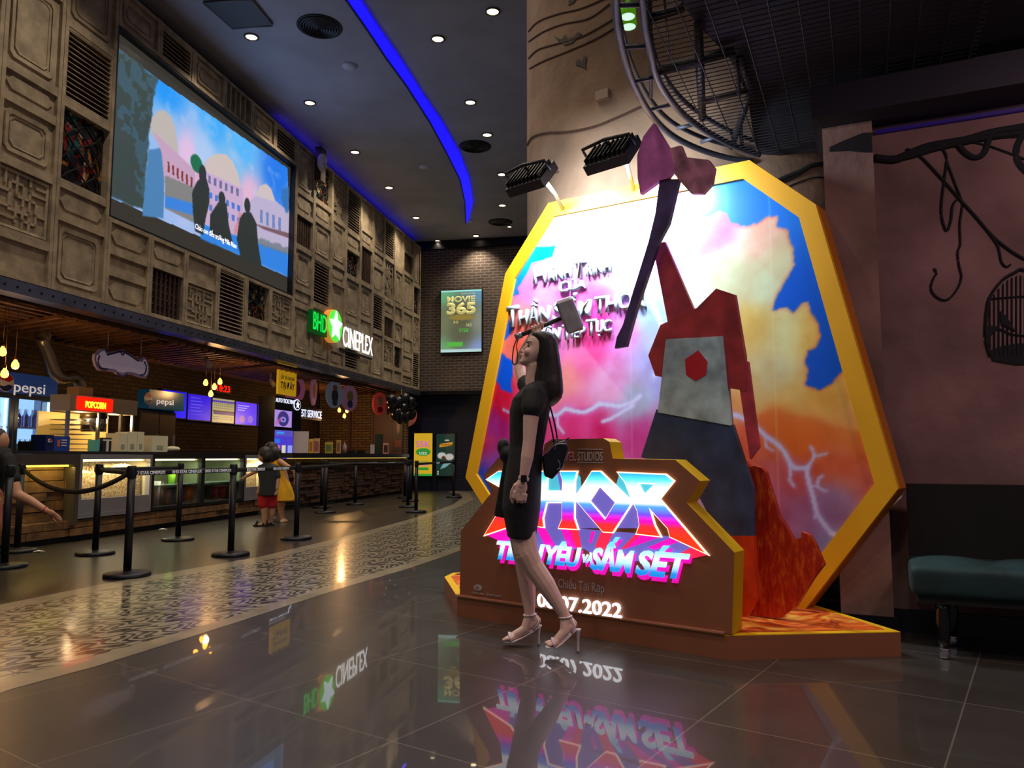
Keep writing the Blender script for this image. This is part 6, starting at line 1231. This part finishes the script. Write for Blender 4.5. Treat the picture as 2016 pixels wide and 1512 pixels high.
# near arm hanging
b.chain([(wp(1050, 782, -.165), .047), (wp(1045, 825, -.185), .042), (wp(1042, 868, -.195), .034), (wp(1038, 900, -.2), .034), (wp(1031, 940, -.2), .023)])
b.ell(wp(1025, 960, -.2), (.036, .019, .042), 3, tilt(.2)); b.cap(wp(1031, 940, -.2), .023, wp(1026, 955, -.2), .026)
for k, (x, ln) in enumerate(((1012, 10), (1019, 12), (1026.5, 11.5), (1033, 9))):
    y0 = 971+1.2*k if k else 969
    b.chain([(wp(x+2, y0, -.205), .0105), (wp(x, y0+ln, -.203), .0095), (wp(x, y0+ln+4, -.182), .0085), (wp(x+2, y0+ln-4, -.168), .0078)], 8)
b.chain([(wp(1015, 956, -.2), .014), (wp(1008, 968, -.19), .0105), (wp(1006.5, 980, -.183), .0095), (wp(1009, 989, -.18), .008)], 8)
# far arm raised, hand closed round the handle
b.chain([(wp(1043, 772, .15), .046), (wp(1031, 748, .22), .04), (wp(1022, 722, .3), .033), (wp(1027, 700, .28), .031), (wp(1042, 670, .23), .022)])
b.ell(wp(1050, 656, .235), (.036, .018, .028), 3, tilt(.5)); b.cap(wp(1042, 670, .23), .022, wp(1048, 660, .235), .022)
for k in range(4):
    x, y = 1047+6.5*k, 650-2.9*k; r_ = .0088-.0004*k
    b.chain([(wp(x+1, y+6, .225), r_), (wp(x+2.5, y+2, .193), r_), (wp(x+1.5, y-5, .19), r_*.95), (wp(x-.5, y-6.5, .207), r_*.85)], 8)
b.chain([(wp(1046, 662, .215), .012), (wp(1056, 655, .19), .0095), (wp(1064, 650, .186), .0085)], 8)
# legs
b.chain([(wp(1030, 985, -.065), .068), (wp(1029, 1045, -.07), .07), (wp(1036, 1088, -.085), .064), (wp(1048, 1112, -.085), .056), (wp(1074, 1150, -.09), .052), (wp(1096, 1185, -.095), .038), (wp(1112, 1212, -.1), .029)])
b.chain([(wp(1024, 985, .065), .068), (wp(1025, 1050, .07), .066), (wp(1030, 1095, .07), .055), (wp(1037, 1140, .065), .05), (wp(1041, 1180, .06), .038), (wp(1043, 1210, .055), .028)])
FT = []
for nm, an, hl, md, bl, d0, d1 in (('near', (1113, 1214), (1128, 1229), (1112, 1243), (1093, 1264), -.1, -.14), ('far', (1043, 1210), (1057, 1222), (1034, 1239), (1008, 1253), .055, .02)):
    A, H, M_, B_ = wp(*an, d0), wp(*hl, d0), wp(*md, (d0+d1)/2), wp(*bl, d1)
    b.chain([(A, .028), (H, .024), (H.lerp(M_, .6), .022), (B_, .019)]); b.chain([(A, .027), (M_, .027), (B_, .021)]); b.cap(B_+Vector((0, -.02, 0)), .015, B_+Vector((0, .02, 0)), .015)
    for k in range(5):
        dy = -.03+k*.0145; L_ = (.045, .042, .038, .033, .027)[k] if nm == 'far' else (.027, .033, .038, .042, .046)[k]; rr_ = .0085 if L_ < .044 else .011
        p0_ = B_+Vector((-.005, dy, -.004)); p1_ = B_+Vector((-L_, dy*1.05, -.011)); b.chain([(p0_, rr_+.002), (p0_.lerp(p1_, .6)+Vector((0, 0, .002)), rr_), (p1_, rr_*.9)], 8)
    FT.append((nm, A, H, M_, B_))
remesh(b, 'body', mskin, wm, .0034, 3, .45)
# face details
for sy in (-1, 1):
    MB().ell(wp(1040.6, 681, sy*.037), (.0085, .0065, .005), 2, tilt(-.2)).obj('eye', mat('eye_dark', (30, 20, 18), .2), wm, smooth=True)
    MB().tube([wp(1046, 673.5, sy*.056), wp(1041, 671.8, sy*.048), wp(1037.2, 674.3, sy*.032)], .0028, 6).obj('eyebrow', mhair, wm)
MB().ell(wp(1024.4, 699.2), (.0075, .014, .0042), 2).ell(wp(1025, 703.4), (.007, .012, .0045), 2).obj('lips', mat('lip_rose', (170, 84, 84), .4), wm, smooth=True)
h = MB(); hrr = []
for y, xf, xb, hw in ((653, 1056, 1074, .03), (655, 1049, 1082, .055), (658.5, 1046, 1089, .07), (664, 1046.5, 1094, .08), (670, 1049, 1097, .086), (680, 1051.5, 1099, .088), (690, 1052, 1100, .089), (702, 1053, 1102, .09), (714, 1053.5, 1103.5, .09), (726, 1053, 1105.5, .091), (740, 1050, 1107, .094), (756, 1049, 1108.5, .1), (771, 1051, 1109, .1), (783, 1054, 1106, .096), (792, 1060, 1099, .085), (799, 1068, 1090, .06), (802, 1074, 1084, .03)):
    c = wp((xf+xb)/2, y); hx = (wp(xb, y).x-wp(xf, y).x)/2; hrr.append([Vector((c.x+hx*math.cos(2*math.pi*k/32), c.y+hw*math.copysign(abs(math.sin(2*math.pi*k/32))**.8, math.sin(2*math.pi*k/32)), c.z)) for k in range(32)])
h.loft(hrr); remesh(h, 'hair', mhair, wm, .005, 3, .5)
def ringp(x0, x1, y, hd, n=28, dy=0.0, sk=0):
    c = wp((x0+x1)/2, y, dy); hw = (wp(x1, y).x-wp(x0, y).x)/2
    return [Vector((c.x+hw*math.cos(2*math.pi*k/n), c.y+hd*math.sin(2*math.pi*k/n), c.z+sk*math.cos(2*math.pi*k/n))) for k in range(n)]
dr = MB(); dr.loft([ringp(1034, 1074, 752, .07, sk=.02), ringp(1018, 1084, 764, .14, sk=.03), ringp(1009, 1086, 780, .185, sk=.015), ringp(1003, 1083, 808, .17), ringp(1003, 1077, 840, .148), ringp(1003, 1070, 878, .135), ringp(998, 1067, 910, .15), ringp(992, 1066, 950, .168), ringp(988, 1064, 1000, .172), ringp(996, 1058, 1040, .165), ringp(999, 1055, 1057, .16)])
dr.cap(wp(1052, 778, -.14), .068, wp(1048, 804, -.182), .061); dr.ell(wp(1056, 790, -.13), (.06, .06, .06), 3); dr.cap(wp(1052, 776, .12), .06, wp(1036, 756, .2), .056)
remesh(dr, 'dress', mdress, wm, .007, 4, .5)
fp = MB(); fl = [(1006, 900), (992, 905), (984, 950), (972, 1016), (988, 1020), (1010, 1022), (1020, 960)]
fp.prism([wp(x, y, .02) for x, y in fl], (0, .1, 0)); fp.ell(wp(991, 880, .08), (.036, .05, .05), 3); fp.ell(wp(1000, 895, .06), (.05, .06, .05), 3); remesh(fp, 'dress_wrap', mdress, wm, .008, 4)
# smart watch on the near wrist
wc = wp(1031, 942, -.2); ax_ = (wp(1029, 950, -.2)-wp(1033, 932, -.2)).normalized(); q_ = ax_.to_track_quat('Z', 'Y').to_matrix()
wt = MB().lathe([(.0265, -.01), (.0285, -.008), (.0285, .008), (.0265, .01)], wc, 24, axis=q_).obj('watch', mat('rose_strap', (222, 180, 176), .4), wm); MB().hexa([wc+q_ @ Vector(v) for v in ()] if 0 else [wc+Vector(v) for v in ((-.016, -.036, -.018), (.016, -.036, -.018), (.016, -.026, -.018), (-.016, -.026, -.018), (-.016, -.036, .018), (.016, -.036, .018), (.016, -.026, .018), (-.016, -.026, .018))]).obj('watch_face', mat('watch_black', (14, 14, 18), .12), wt)
msan = mat('white_leather', (232, 214, 218), .4)
for nm, A, H, M_, B_ in FT:
    s = MB(); toe = B_+Vector((-.05, 0, -.0))
    path = [H+Vector((.014, 0, -.024)), H.lerp(M_, .5)+Vector((.012, 0, -.028)), H.lerp(B_, .6)+Vector((.0, 0, -.034)), B_+Vector((0, 0, -.021)), toe+Vector((0, 0, -.019))]
    for q in path:
        pass
    path = [Vector((q.x, q.y, max(q.z, .0065))) for q in path]; wd = (.024, .024, .03, .04, .034); L1 = []; 
    s.loft([[p_+Vector((0, -w2, 0)), p_+Vector((0, w2, 0)), p_+Vector((0, w2, -.006)), p_+Vector((0, -w2, -.006))] for p_, w2 in zip(path, wd)])
    so_ = s.obj('sandal', msan, wm)
    hp_ = path[0]; ft = Vector((hp_.x+(.012 if nm == 'near' else -.004), hp_.y, .0))
    MB().lathe([(.0085, 0), (.007, .012), (.006, max(.02, hp_.z*.5)), (.013, max(.03, hp_.z-.012)), (.018, hp_.z)], ft, 14).obj('heel', msan, so_)
    def loop(c, r1, r2, nrm_, rr): 
        qq = nrm_.to_track_quat('Z', 'Y').to_matrix(); return MB().tube([c+qq @ Vector((r1*math.cos(a), r2*math.sin(a), 0)) for a in [i*math.pi/10 for i in range(21)]], rr, 6)
    loop(A+Vector((0, 0, .0)), .034, .034, Vector((-.1, 0, 1)), .0045).obj('ankle_strap', msan, so_)
    MB().tube([A+Vector((.03, -.012, 0)), H+Vector((.01, -.026, .0)), path[1]+Vector((0, -.024, .004))], .0045, 6).tube([A+Vector((.03, .012, 0)), H+Vector((.01, .026, .0)), path[1]+Vector((0, .024, .004))], .0045, 6).obj('heel_strap', msan, so_)
    MB().tube([B_+Vector((-.004, .042, -.016)), B_+Vector((-.01, .034, .012)), B_+Vector((-.014, 0, .021)), B_+Vector((-.01, -.034, .012)), B_+Vector((-.004, -.042, -.016))], .006, 8, flat=(.009, .004)).obj('toe_strap', msan, so_)
# hammer
hd_ = .225; hm = thing('toy_hammer', 'plain grey block-headed toy hammer held up over the woman\'s head', 'hammer', wp(1105, 627, hd_))
A_, B2 = wp(1018, 663, hd_), wp(1106, 626, hd_); mhd = mat('hammer_grip_dark', (52, 44, 48), .5, bump=.4, bscale=60); MB().cyl(A_, B2, .0135, n=14).obj('handle', mhd, hm)
dv_ = (B2-A_).normalized(); mhs = mat('hammer_silver', (150, 150, 160), .3, .7); MB().cyl(A_-dv_*.012, A_+dv_*.03, .019, n=14).obj('pommel', mhs, hm)
ha = wp(1124.5, 584, hd_)-wp(1092, 595.5, hd_); hbv = wp(1117, 659, hd_)-wp(1092, 595.5, hd_); c0 = wp(1092, 595.5, hd_-.05)
hk = MB(); dep = Vector((.012, .1, .03))
v = [c0, c0+hbv, c0+hbv+ha, c0+ha]; hk.hexa([v[0], v[1], v[2], v[3], v[0]+dep, v[1]+dep, v[2]+dep, v[3]+dep]); bmesh.ops.recalc_face_normals(hk.bm, faces=hk.bm.faces); bmesh.ops.bevel(hk.bm, geom=list(hk.bm.edges), offset=.014, segments=1, affect='EDGES', profile=.5)
hk.obj('hammer_head', mat('hammer_grey', (158, 156, 166), .4, .2, var=.08, vscale=20), hm)
MB().tube([wp(x, y, hd_) for x, y in dense([(1019, 664), (1012, 682), (1009, 702), (1009, 714), (1013, 718)], 4)], .004, 6).tube([wp(x, y, hd_) for x, y in dense([(1021, 666), (1017, 680), (1019, 698), (1018, 713), (1013, 718)], 4)], .0035, 6).obj('wrist_strap', mat('strap_black', (24, 20, 24), .5), hm)
# bag
bg = thing('handbag', 'small black leather backpack bag hanging behind the woman on thin straps', 'bag', wp(1092, 945, -.02)); mlt = mat('black_leather', (16, 17, 24), .28, coat=.3)
k = MB(); k.prism([wp(*q, -.1) for q in [(1068, 900), (1090, 872), (1114, 866), (1119, 884), (1109, 920), (1088, 944), (1072, 938)]], (0, .14, 0)); remesh(k, 'bag_body', mlt, bg, .006, 10, .6)
MB().prism([wp(*q, -.11) for q in [(1076, 906), (1092, 884), (1108, 882), (1104, 910), (1088, 930), (1076, 926)]], (0, .02, 0)).obj('front_pocket', mlt, bg)
MB().tube([wp(*q, -.12) for q in dense([(1098, 906), (1102, 912), (1101, 922), (1097, 924)], 4)], .0035, 6).obj('zip_pull', mhs, bg)
MB().tube([wp(*q, -.12) for q in dense([(1076, 893), (1092, 876), (1116, 874)], 4)], .0035, 6).obj('zip', mhs, bg)
MB().tube([wp(*q, -.1) for q in dense([(1083, 800), (1092, 835), (1097, 866), (1094, 880)], 5)], .005, 6).tube([wp(*q, .02) for q in dense([(1078, 812), (1086, 845), (1091, 872)], 5)], .005, 6).tube([wp(*q, -.02) for q in dense([(1094, 874), (1108, 872), (1120, 862)], 5)], .006, 6).obj('strap', mlt, bg)
for i in range(7): MB().ell(wp(1096-i*.6, 864+i*3.4, -.105), (.007, .004, .005), 1).obj('chain_link', mhs, bg)
# --- children by the counter
def kid(nm_label, Yk, body, hairl, shirt, bottom, ex, sk=(196, 140, 110), mats=None):
    pass
YB = G(522, 1036).y-.02; K = lambda x, y, d=0.0: YD(x, y, YB+d)
mkid = mat('child_skin', (206, 152, 118), .5)
t = thing('person', 'small boy in a dark tee shirt and red shorts, seen from behind', 'person', (K(524, 1036).x, YB, 0)); b = MB()
b.ell(K(520, 896), (.085, .095, .115), 3).cap(K(524, 905), .045, K(527, 922), .045).cap(K(527, 925), .1, K(527, 965), .1)
b.chain([(K(514, 922, -.03), .05), (K(517, 942, -.05), .038), (K(511, 962, -.06), .028)]); b.ell(K(509, 968, -.06), (.03, .022, .038), 2)
b.chain([(K(542, 922, .03), .05), (K(547, 942, .02), .036), (K(545, 962, -.02), .027)]); b.ell(K(545, 968, -.02), (.025, .022, .035), 2)
for hx in ((-.0, 507), (.0, 543)):
    for i in range(4): b.chain([(K(hx[1]-2+i*2, 970, -.06+i*.012), .009), (K(hx[1]-3+i*2, 975, -.06+i*.012), .008)], 6)
b.chain([(K(520, 975), .075), (K(520, 998), .06), (K(521, 1013), .045), (K(520, 1029), .034)]); b.chain([(K(535, 975, .06), .075), (K(535, 995, .06), .058), (K(535, 1010, .06), .045), (K(534, 1024, .08), .034)])
b.cap(K(520, 1032), .03, K(505, 1035, -.02), .024); b.cap(K(534, 1027, .08), .03, K(524, 1030, .06), .024); remesh(b, 'body', mkid, t, .008, 3)
b = MB(); b.ell(K(522, 893), (.1, .105, .11), 3).ell(K(526, 899, -.01), (.085, .095, .1), 3); remesh(b, 'hair', mat('boy_hair', (38, 28, 24), .5, bump=.4, bscale=60), t, .01, 2)
b = MB(); n_ = 20
def kr(x0, x1, y, hd, d=0.0, F=K):
    c = F((x0+x1)/2, y, d); hw = (F(x1, y).x-F(x0, y).x)/2; return [Vector((c.x+hw*math.cos(2*math.pi*k/n_), c.y+hd*math.sin(2*math.pi*k/n_), c.z)) for k in range(n_)]
b.loft([kr(518, 536, 912, .07), kr(510, 546, 920, .12), kr(511, 545, 940, .125), kr(509, 545, 976, .135)]).cap(K(514, 922, -.03), .06, K(516, 938, -.04), .055).cap(K(542, 922, .03), .06, K(546, 938, .02), .052); remesh(b, 'tee_shirt', mat('charcoal_tee', (44, 48, 50), .8), t, .012, 3)
b = MB(); b.cap(K(519, 974), .09, K(519, 993), .082).cap(K(535, 974, .06), .088, K(535, 993, .06), .08); remesh(b, 'shorts', mat('red_shorts', (206, 34, 34), .8), t, .012, 2)
for q0_, q1_, q2_ in ((K(522, 1036), K(500, 1038, -.03), 0), (K(536, 1031, .08), K(521, 1033, .05), 0)):
    z_ = .004; MB().prism([Vector((q0_.x+.03, q0_.y-.04, z_)), Vector((q1_.x, q1_.y-.04, z_)), Vector((q1_.x-.02, q1_.y, z_)), Vector((q1_.x, q1_.y+.045, z_)), Vector((q0_.x+.03, q0_.y+.04, z_))], (0, 0, .02)).tube([Vector((q1_.x+.04, q1_.y-.04, .02)), Vector((q1_.x+.04, q1_.y, .075)), Vector((q1_.x+.04, q1_.y+.04, .02))], .014, 6).tube([Vector((q0_.x-.02, q0_.y-.04, .02)), Vector((q0_.x-.02, q0_.y, .09)), Vector((q0_.x-.02, q0_.y+.04, .02))], .014, 6).obj('sandal', mat('black_sandal', (24, 20, 20), .6), t)
YG = G(556, 1028).y+.05; K2 = lambda x, y, d=0.0: YD(x, y, YG+d)
t = thing('person', 'girl in a yellow dress with long dark hair pointing at the popcorn case', 'person', (K2(555, 1028).x, YG, 0)); b = MB()
b.ell(K2(531, 888), (.09, .095, .12), 3).cap(K2(538, 900), .045, K2(545, 912), .045).chain([(K2(550, 920), .1), (K2(556, 945), .1), (K2(560, 968), .11)])
b.chain([(K2(551, 908, -.1), .045), (K2(566, 918, -.14), .036), (K2(579, 926, -.15), .03), (K2(582, 940, -.12), .025)]); b.ell(K2(581, 946, -.1), (.025, .02, .035), 2)
b.chain([(K2(536, 912, .1), .042), (K2(512, 924, .05), .034), (K2(488, 936, 0), .026)]); b.ell(K2(483, 939, 0), (.035, .02, .025), 2); b.chain([(K2(481, 939, 0), .012), (K2(473, 943, 0), .009)], 6)
for i in range(3): b.chain([(K2(482, 940+i*1.5, .01*i), .011), (K2(478, 944+i*1.2, .01*i), .009)], 6)
for i in range(4): b.chain([(K2(579+i*1.8, 949, -.1), .01), (K2(579+i*1.8, 954, -.1), .008)], 6)
b.chain([(K2(555, 975, -.05), .08), (K2(553, 1000, -.05), .055), (K2(556, 1020, -.05), .038)]); b.chain([(K2(545, 975, .1), .075), (K2(540, 1000, .1), .052), (K2(539, 1014, .12), .036)]); b.cap(K2(557, 1024, -.05), .032, K2(563, 1026, -.1), .028); b.cap(K2(539, 1019, .12), .03, K2(536, 1021, .1), .026)
remesh(b, 'body', mkid, t, .009, 3)
b = MB(); b.ell(K2(534, 884), (.11, .11, .12), 3).ell(K2(540, 893, -.03), (.1, .1, .12), 3).ell(K2(532, 900, -.08), (.11, .05, .08), 3); b.cap(K2(545, 892, -.03), .08, K2(552, 906, -.05), .04); remesh(b, 'hair', mhair, t, .011, 3)
b = MB(); b.loft([kr(536, 552, 905, .08, 0, K2), kr(536, 560, 915, .12, 0, K2), kr(541, 566, 940, .13, 0, K2), kr(540, 576, 965, .18, 0, K2), kr(539, 581, 986, .22, 0, K2)]); remesh(b, 'dress', mat('yellow_dress', (236, 176, 20), .8, bump=.3, bscale=10), t, .012, 3)
MB().ell(K2(558, 1026, -.06), (.055, .07, .035), 2).ell(K2(538, 1020, .11), (.04, .06, .035), 2).obj('sandal', mat('cream_sandal', (220, 200, 170), .6), t, smooth=True)
# adult at the left edge, leaning and reaching down
YL = 7.75; K3 = lambda x, y, d=0.0: YD(x, y, YL+d)
t = thing('person', 'person in a black top at the left edge reaching an arm down towards the counter', 'person', (K3(-25, 1100).x, YL, 0)); b = MB()
b.ell(K3(-2, 869), (.09, .085, .115), 3).cap(K3(-4, 880), .055, K3(-8, 895), .06).chain([(K3(-6, 905), .12), (K3(-18, 935), .13), (K3(-28, 975), .14)])
b.chain([(K3(14, 906, -.1), .06), (K3(26, 945, -.14), .05), (K3(34, 974, -.16), .052), (K3(60, 986, -.16), .044), (K3(92, 1006, -.16), .03)]); b.ell(K3(101, 1010, -.16), (.045, .02, .032), 3, Matrix.Rotation(.5, 3, 'Y'))
for i in range(4): b.chain([(K3(106, 1009+i*2.6, -.17+.004*i), .0115), (K3(114, 1014+i*2.8, -.165), .01), (K3(121+(2 if i == 1 else 0)-i, 1021+i*2.6, -.15), .0085)], 8)
b.chain([(K3(98, 1014, -.15), .014), (K3(104, 1022, -.13), .011), (K3(110, 1028, -.12), .0095)], 8)
b.chain([(K3(-22, 985, -.08), .11), (K3(-18, 1040, -.08), .075), (K3(-22, 1095, -.06), .05)]); b.chain([(K3(-38, 985, .1), .11), (K3(-40, 1040, .1), .075), (K3(-42, 1090, .1), .05)]); b.cap(K3(-22, 1100, -.06), .045, K3(-8, 1106, -.1), .035); b.cap(K3(-42, 1095, .1), .045, K3(-28, 1101, .06), .035)
remesh(b, 'body', mkid, t, .009, 3)
b = MB(); b.chain([(K3(-4, 900), .135), (K3(-16, 930), .145), (K3(-28, 968), .155)]); b.cap(K3(12, 905, -.1), .085, K3(25, 944, -.14), .072); remesh(b, 'top', mdress, t, .012, 3)
b = MB(); b.chain([(K3(-24, 975, -.05), .13), (K3(-19, 1035, -.08), .1)]); b.chain([(K3(-38, 975, .08), .13), (K3(-40, 1035, .1), .1)]); remesh(b, 'skirt', mat('pink_cloth', (190, 110, 100), .8), t, .014, 3)
b = MB(); b.ell(K3(-6, 865), (.095, .1, .12), 3); remesh(b, 'hair', mhair, t, .012, 2)
MB().tube([K3(90, 1005, -.16)+Vector((.0, .033*math.cos(a), .033*math.sin(a))) for a in [i*math.pi/8 for i in range(17)]], .006, 6).obj('bracelet', mred, t)
# ================= queue barriers =================
mpost = mat('black_post', (24, 25, 34), .42, .3)
def post_proto():
    t = thing('barrier_post', '', 'barrier post', (0, 0, 0), group='black belt barrier posts')
    MB().lathe([(.188, 0), (.19, .012), (.186, .03), (.165, .038), (.06, .044), (.04, .05)], (0, 0, 0), 36).obj('base', mpost, t, local=True, smooth=False)
    MB().lathe([(.033, .045), (.033, .84)], (0, 0, 0), 20).obj('pole', mpost, t, local=True); MB().lathe([(.036, .84), (.039, .85), (.039, .93), (.034, .945), (.001, .947)], (0, 0, 0), 20).obj('head', mpost, t, local=True)
    MB().box((-.042, -.02, .86), (.042, .02, .915)).obj('belt_slot', mat('slot_black', (10, 10, 12), .6), t, local=True); return t
PO = [(8, 1118, 'front barrier post cut by the left picture edge'), (33, 1087, 'barrier post just behind the one at the left picture edge'), (187, 1092, 'barrier post in front of the big popcorn case, behind the nearest one'), (250, 1135, 'nearest barrier post, standing on the cream border in front of the popcorn case'), (350, 1064, 'barrier post close to the green lit glass case'), (454, 1094, 'barrier post left of the boy, on the dark floor'),
      (583, 1062, 'barrier post right of the girl in yellow'), (633, 1000, 'barrier post near the ticket counter, its pole touching the next'), (640, 1010, 'barrier post in front of the ticket counter middle, nearest of the close pair'), (699, 994, 'single barrier post before the dark wood blocks of the ticket counter'), (797, 981, 'leftmost post of the far cluster, right against the counter end'),
      (803, 999, 'middle post of the far cluster'), (808, 987, 'thin far post half hidden in the cluster before the yellow poster'), (819, 1009, 'nearest post of the far cluster before the yellow poster'), (893, 980, 'lone far barrier post in front of the dark green poster')]
pr = post_proto(); PP = []
for i, (x, y, lab) in enumerate(PO):
    p = G(x, y); p.y += .0; t = pr if i == 0 else copytree(pr); t.location = (p.x, p.y, .0015); t['label'] = lab[0].upper()*0+'black '+lab if not lab.startswith('black') else lab; t.rotation_euler = (0, 0, i*.4); PP.append(p)
mbelt = mat('black_webbing', (20, 20, 26), .7)
def belt(i, j, sag, label, labels=(), z=.885, w_=.024, loose=False):
    a, c = PP[i]+Vector((0, 0, z)), PP[j]+Vector((0, 0, z)); d = (c-a).normalized(); a = a+d*.045; c = c-d*.045
    t = thing('barrier_belt', label, 'barrier belt', a.lerp(c, .5), group='belts strung between the barrier posts'); n = 24; top = []; N_ = d.cross(Vector((0, 0, 1)))*.0015; R_ = []
    for k in range(n+1):
        s = k/n; p = a.lerp(c, s)+Vector((0, 0, -sag*4*s*(1-s))); R_.append([p+N_+Vector((0, 0, w_)), p-N_+Vector((0, 0, w_)), p-N_-Vector((0, 0, w_)), p+N_-Vector((0, 0, w_))])
    MB().loft(R_).obj('webbing', mbelt, t)
    F = Frame((a.x, a.y), (d.x, d.y)) if d.x > 0 or True else None; L_ = (c-a).length; sgn = 1
    if F.N.dot(Vector((0, -1, 0))) < 0: F = Frame((c.x, c.y), (-d.x, -d.y))
    for s in labels:
        u = L_*s; zz_ = a.z-sag*4*s*(1-s)
        if sag < .05: text('BHD STAR CINEPLEX', F, u, zz_-.016, .002, .028, mat('belt_lettering', (200, 200, 205), .6, emit=(190, 190, 195), es=.25), 'lettering', t, align='CENTER', width=.42, depth=.002, bold=.03)
belt(2, 3, .0, 'short thin belt between the nearest post and the post behind it'); belt(3, 1, .2, 'slack belt drooping from the nearest post to the left edge', ()); belt(3, 5, .0, 'lettered belt crossing in front of the glass cases', (.12, .5, .85)); belt(2, 4, .0, 'plain belt running to the post beside the green lit case')
belt(5, 6, .0, 'lettered belt crossing in front of the boy and girl', (.3, .72)); belt(6, 9, .01, 'lettered belt before the left half of the ticket counter', (.45, .85)); belt(9, 10, .01, 'lettered belt before the right half of the ticket counter', (.3, .7)); belt(13, 14, .0, 'far belt crossing the yellow and green posters', (.5,)); belt(7, 11, .01, 'belt running along the ticket counter towards the far cluster', ()); 
# ================= bench =================
bu0 = RW.uz(1792, 1130, .62)[0]; bu1 = bu0+1.5
t = thing('bench', 'dark teal velvet bench with tall black back and turned legs at the right edge', 'bench', RW.at((bu0+bu1)/2, 0, .4))
mtl = mat('teal_velvet', (15, 46, 48), .75, var=.2, vscale=6); zs_ = RW.uz(1900, 1104, .6)[1]; zb_ = RW.uz(1860, 1186, .64)[1]; zbk = RW.uz(1900, 954, .2)[1]
b = MB(); b.fbox(RW, bu0, bu1, .18, .66, zb_+.02, zs_-.03)
for k in range(4): c = RW.at(bu0+.2+k*.37, zs_-.045, .42); b.ell(c, (.2, .2, .045), 3)
remesh(b, 'seat', mtl, t, .018, 6, .6)
MB().fbox(RW, bu0+.02, bu1, .12, .2, zb_, zbk).obj('backrest', mat('black_velvet', (9, 11, 13), .85), t); MB().fbox(RW, bu0+.03, bu1, .2, .64, zb_-.01, zb_+.03).obj('apron', mat('black_velvet'), t)
for u, o in ((RW.uz(1858, 1250, .6)[0], .6), (RW.uz(1874, 1225, .27)[0], .27), (bu1-.15, .6), (bu1-.15, .27)):
    lg_ = MB().lathe([(.022, .05), (.028, .1), (.036, .18), (.03, .24), (.038, .3), (.04, zb_)], RW.at(u, 0, o), 18).obj('leg', mat('black_lacquer', (10, 12, 14), .2, coat=.4), t)
    MB().lathe([(.016, 0), (.026, .006), (.022, .02), (.027, .03), (.02, .042), (.026, .052)], RW.at(u, 0.001, o), 18).obj('metal_tip', mat('polished_steel', (200, 200, 205), .15, .9), lg_)
# litter and small spotlights
for x, y, lab in ((75, 1087, 'small white paper scrap on the dark floor near the left posts'), (113, 1067, 'tiny crumpled white scrap at the foot of the snack counter'), (320, 1043, 'tiny white scrap near the counter foot beside a barrier post base')):
    p = G(x, y); props(MB().prism([p+Vector((-.05, -.02, .004)), p+Vector((.03, -.04, .012)), p+Vector((.06, .02, .004)), p+Vector((-.02, .04, .016))], (0, 0, .003)).obj('paper_scrap', mwp, loc=(p.x, p.y, .003)), lab, 'litter')
for x, y, o, lab in ((405, 706, -.5, 'small white track spotlight under the slatted ceiling over the menu screens'), (533, 747, -.9, 'small white spotlight under the dark ceiling left of the yellow banner')):
    p = W.px(x, y, o); t = thing('track_spotlight', lab, 'spotlight', p, group='small white spotlights'); MB().cyl(p, p+Vector((.1, -.08, -.14)), .04, .045, 14).obj('lamp_head', mat('spot_white', (190, 184, 176), .5), t); MB().cyl(p, Vector((p.x, p.y, 2.82)), .01, n=6).obj('stem', mat('spot_white'), t)
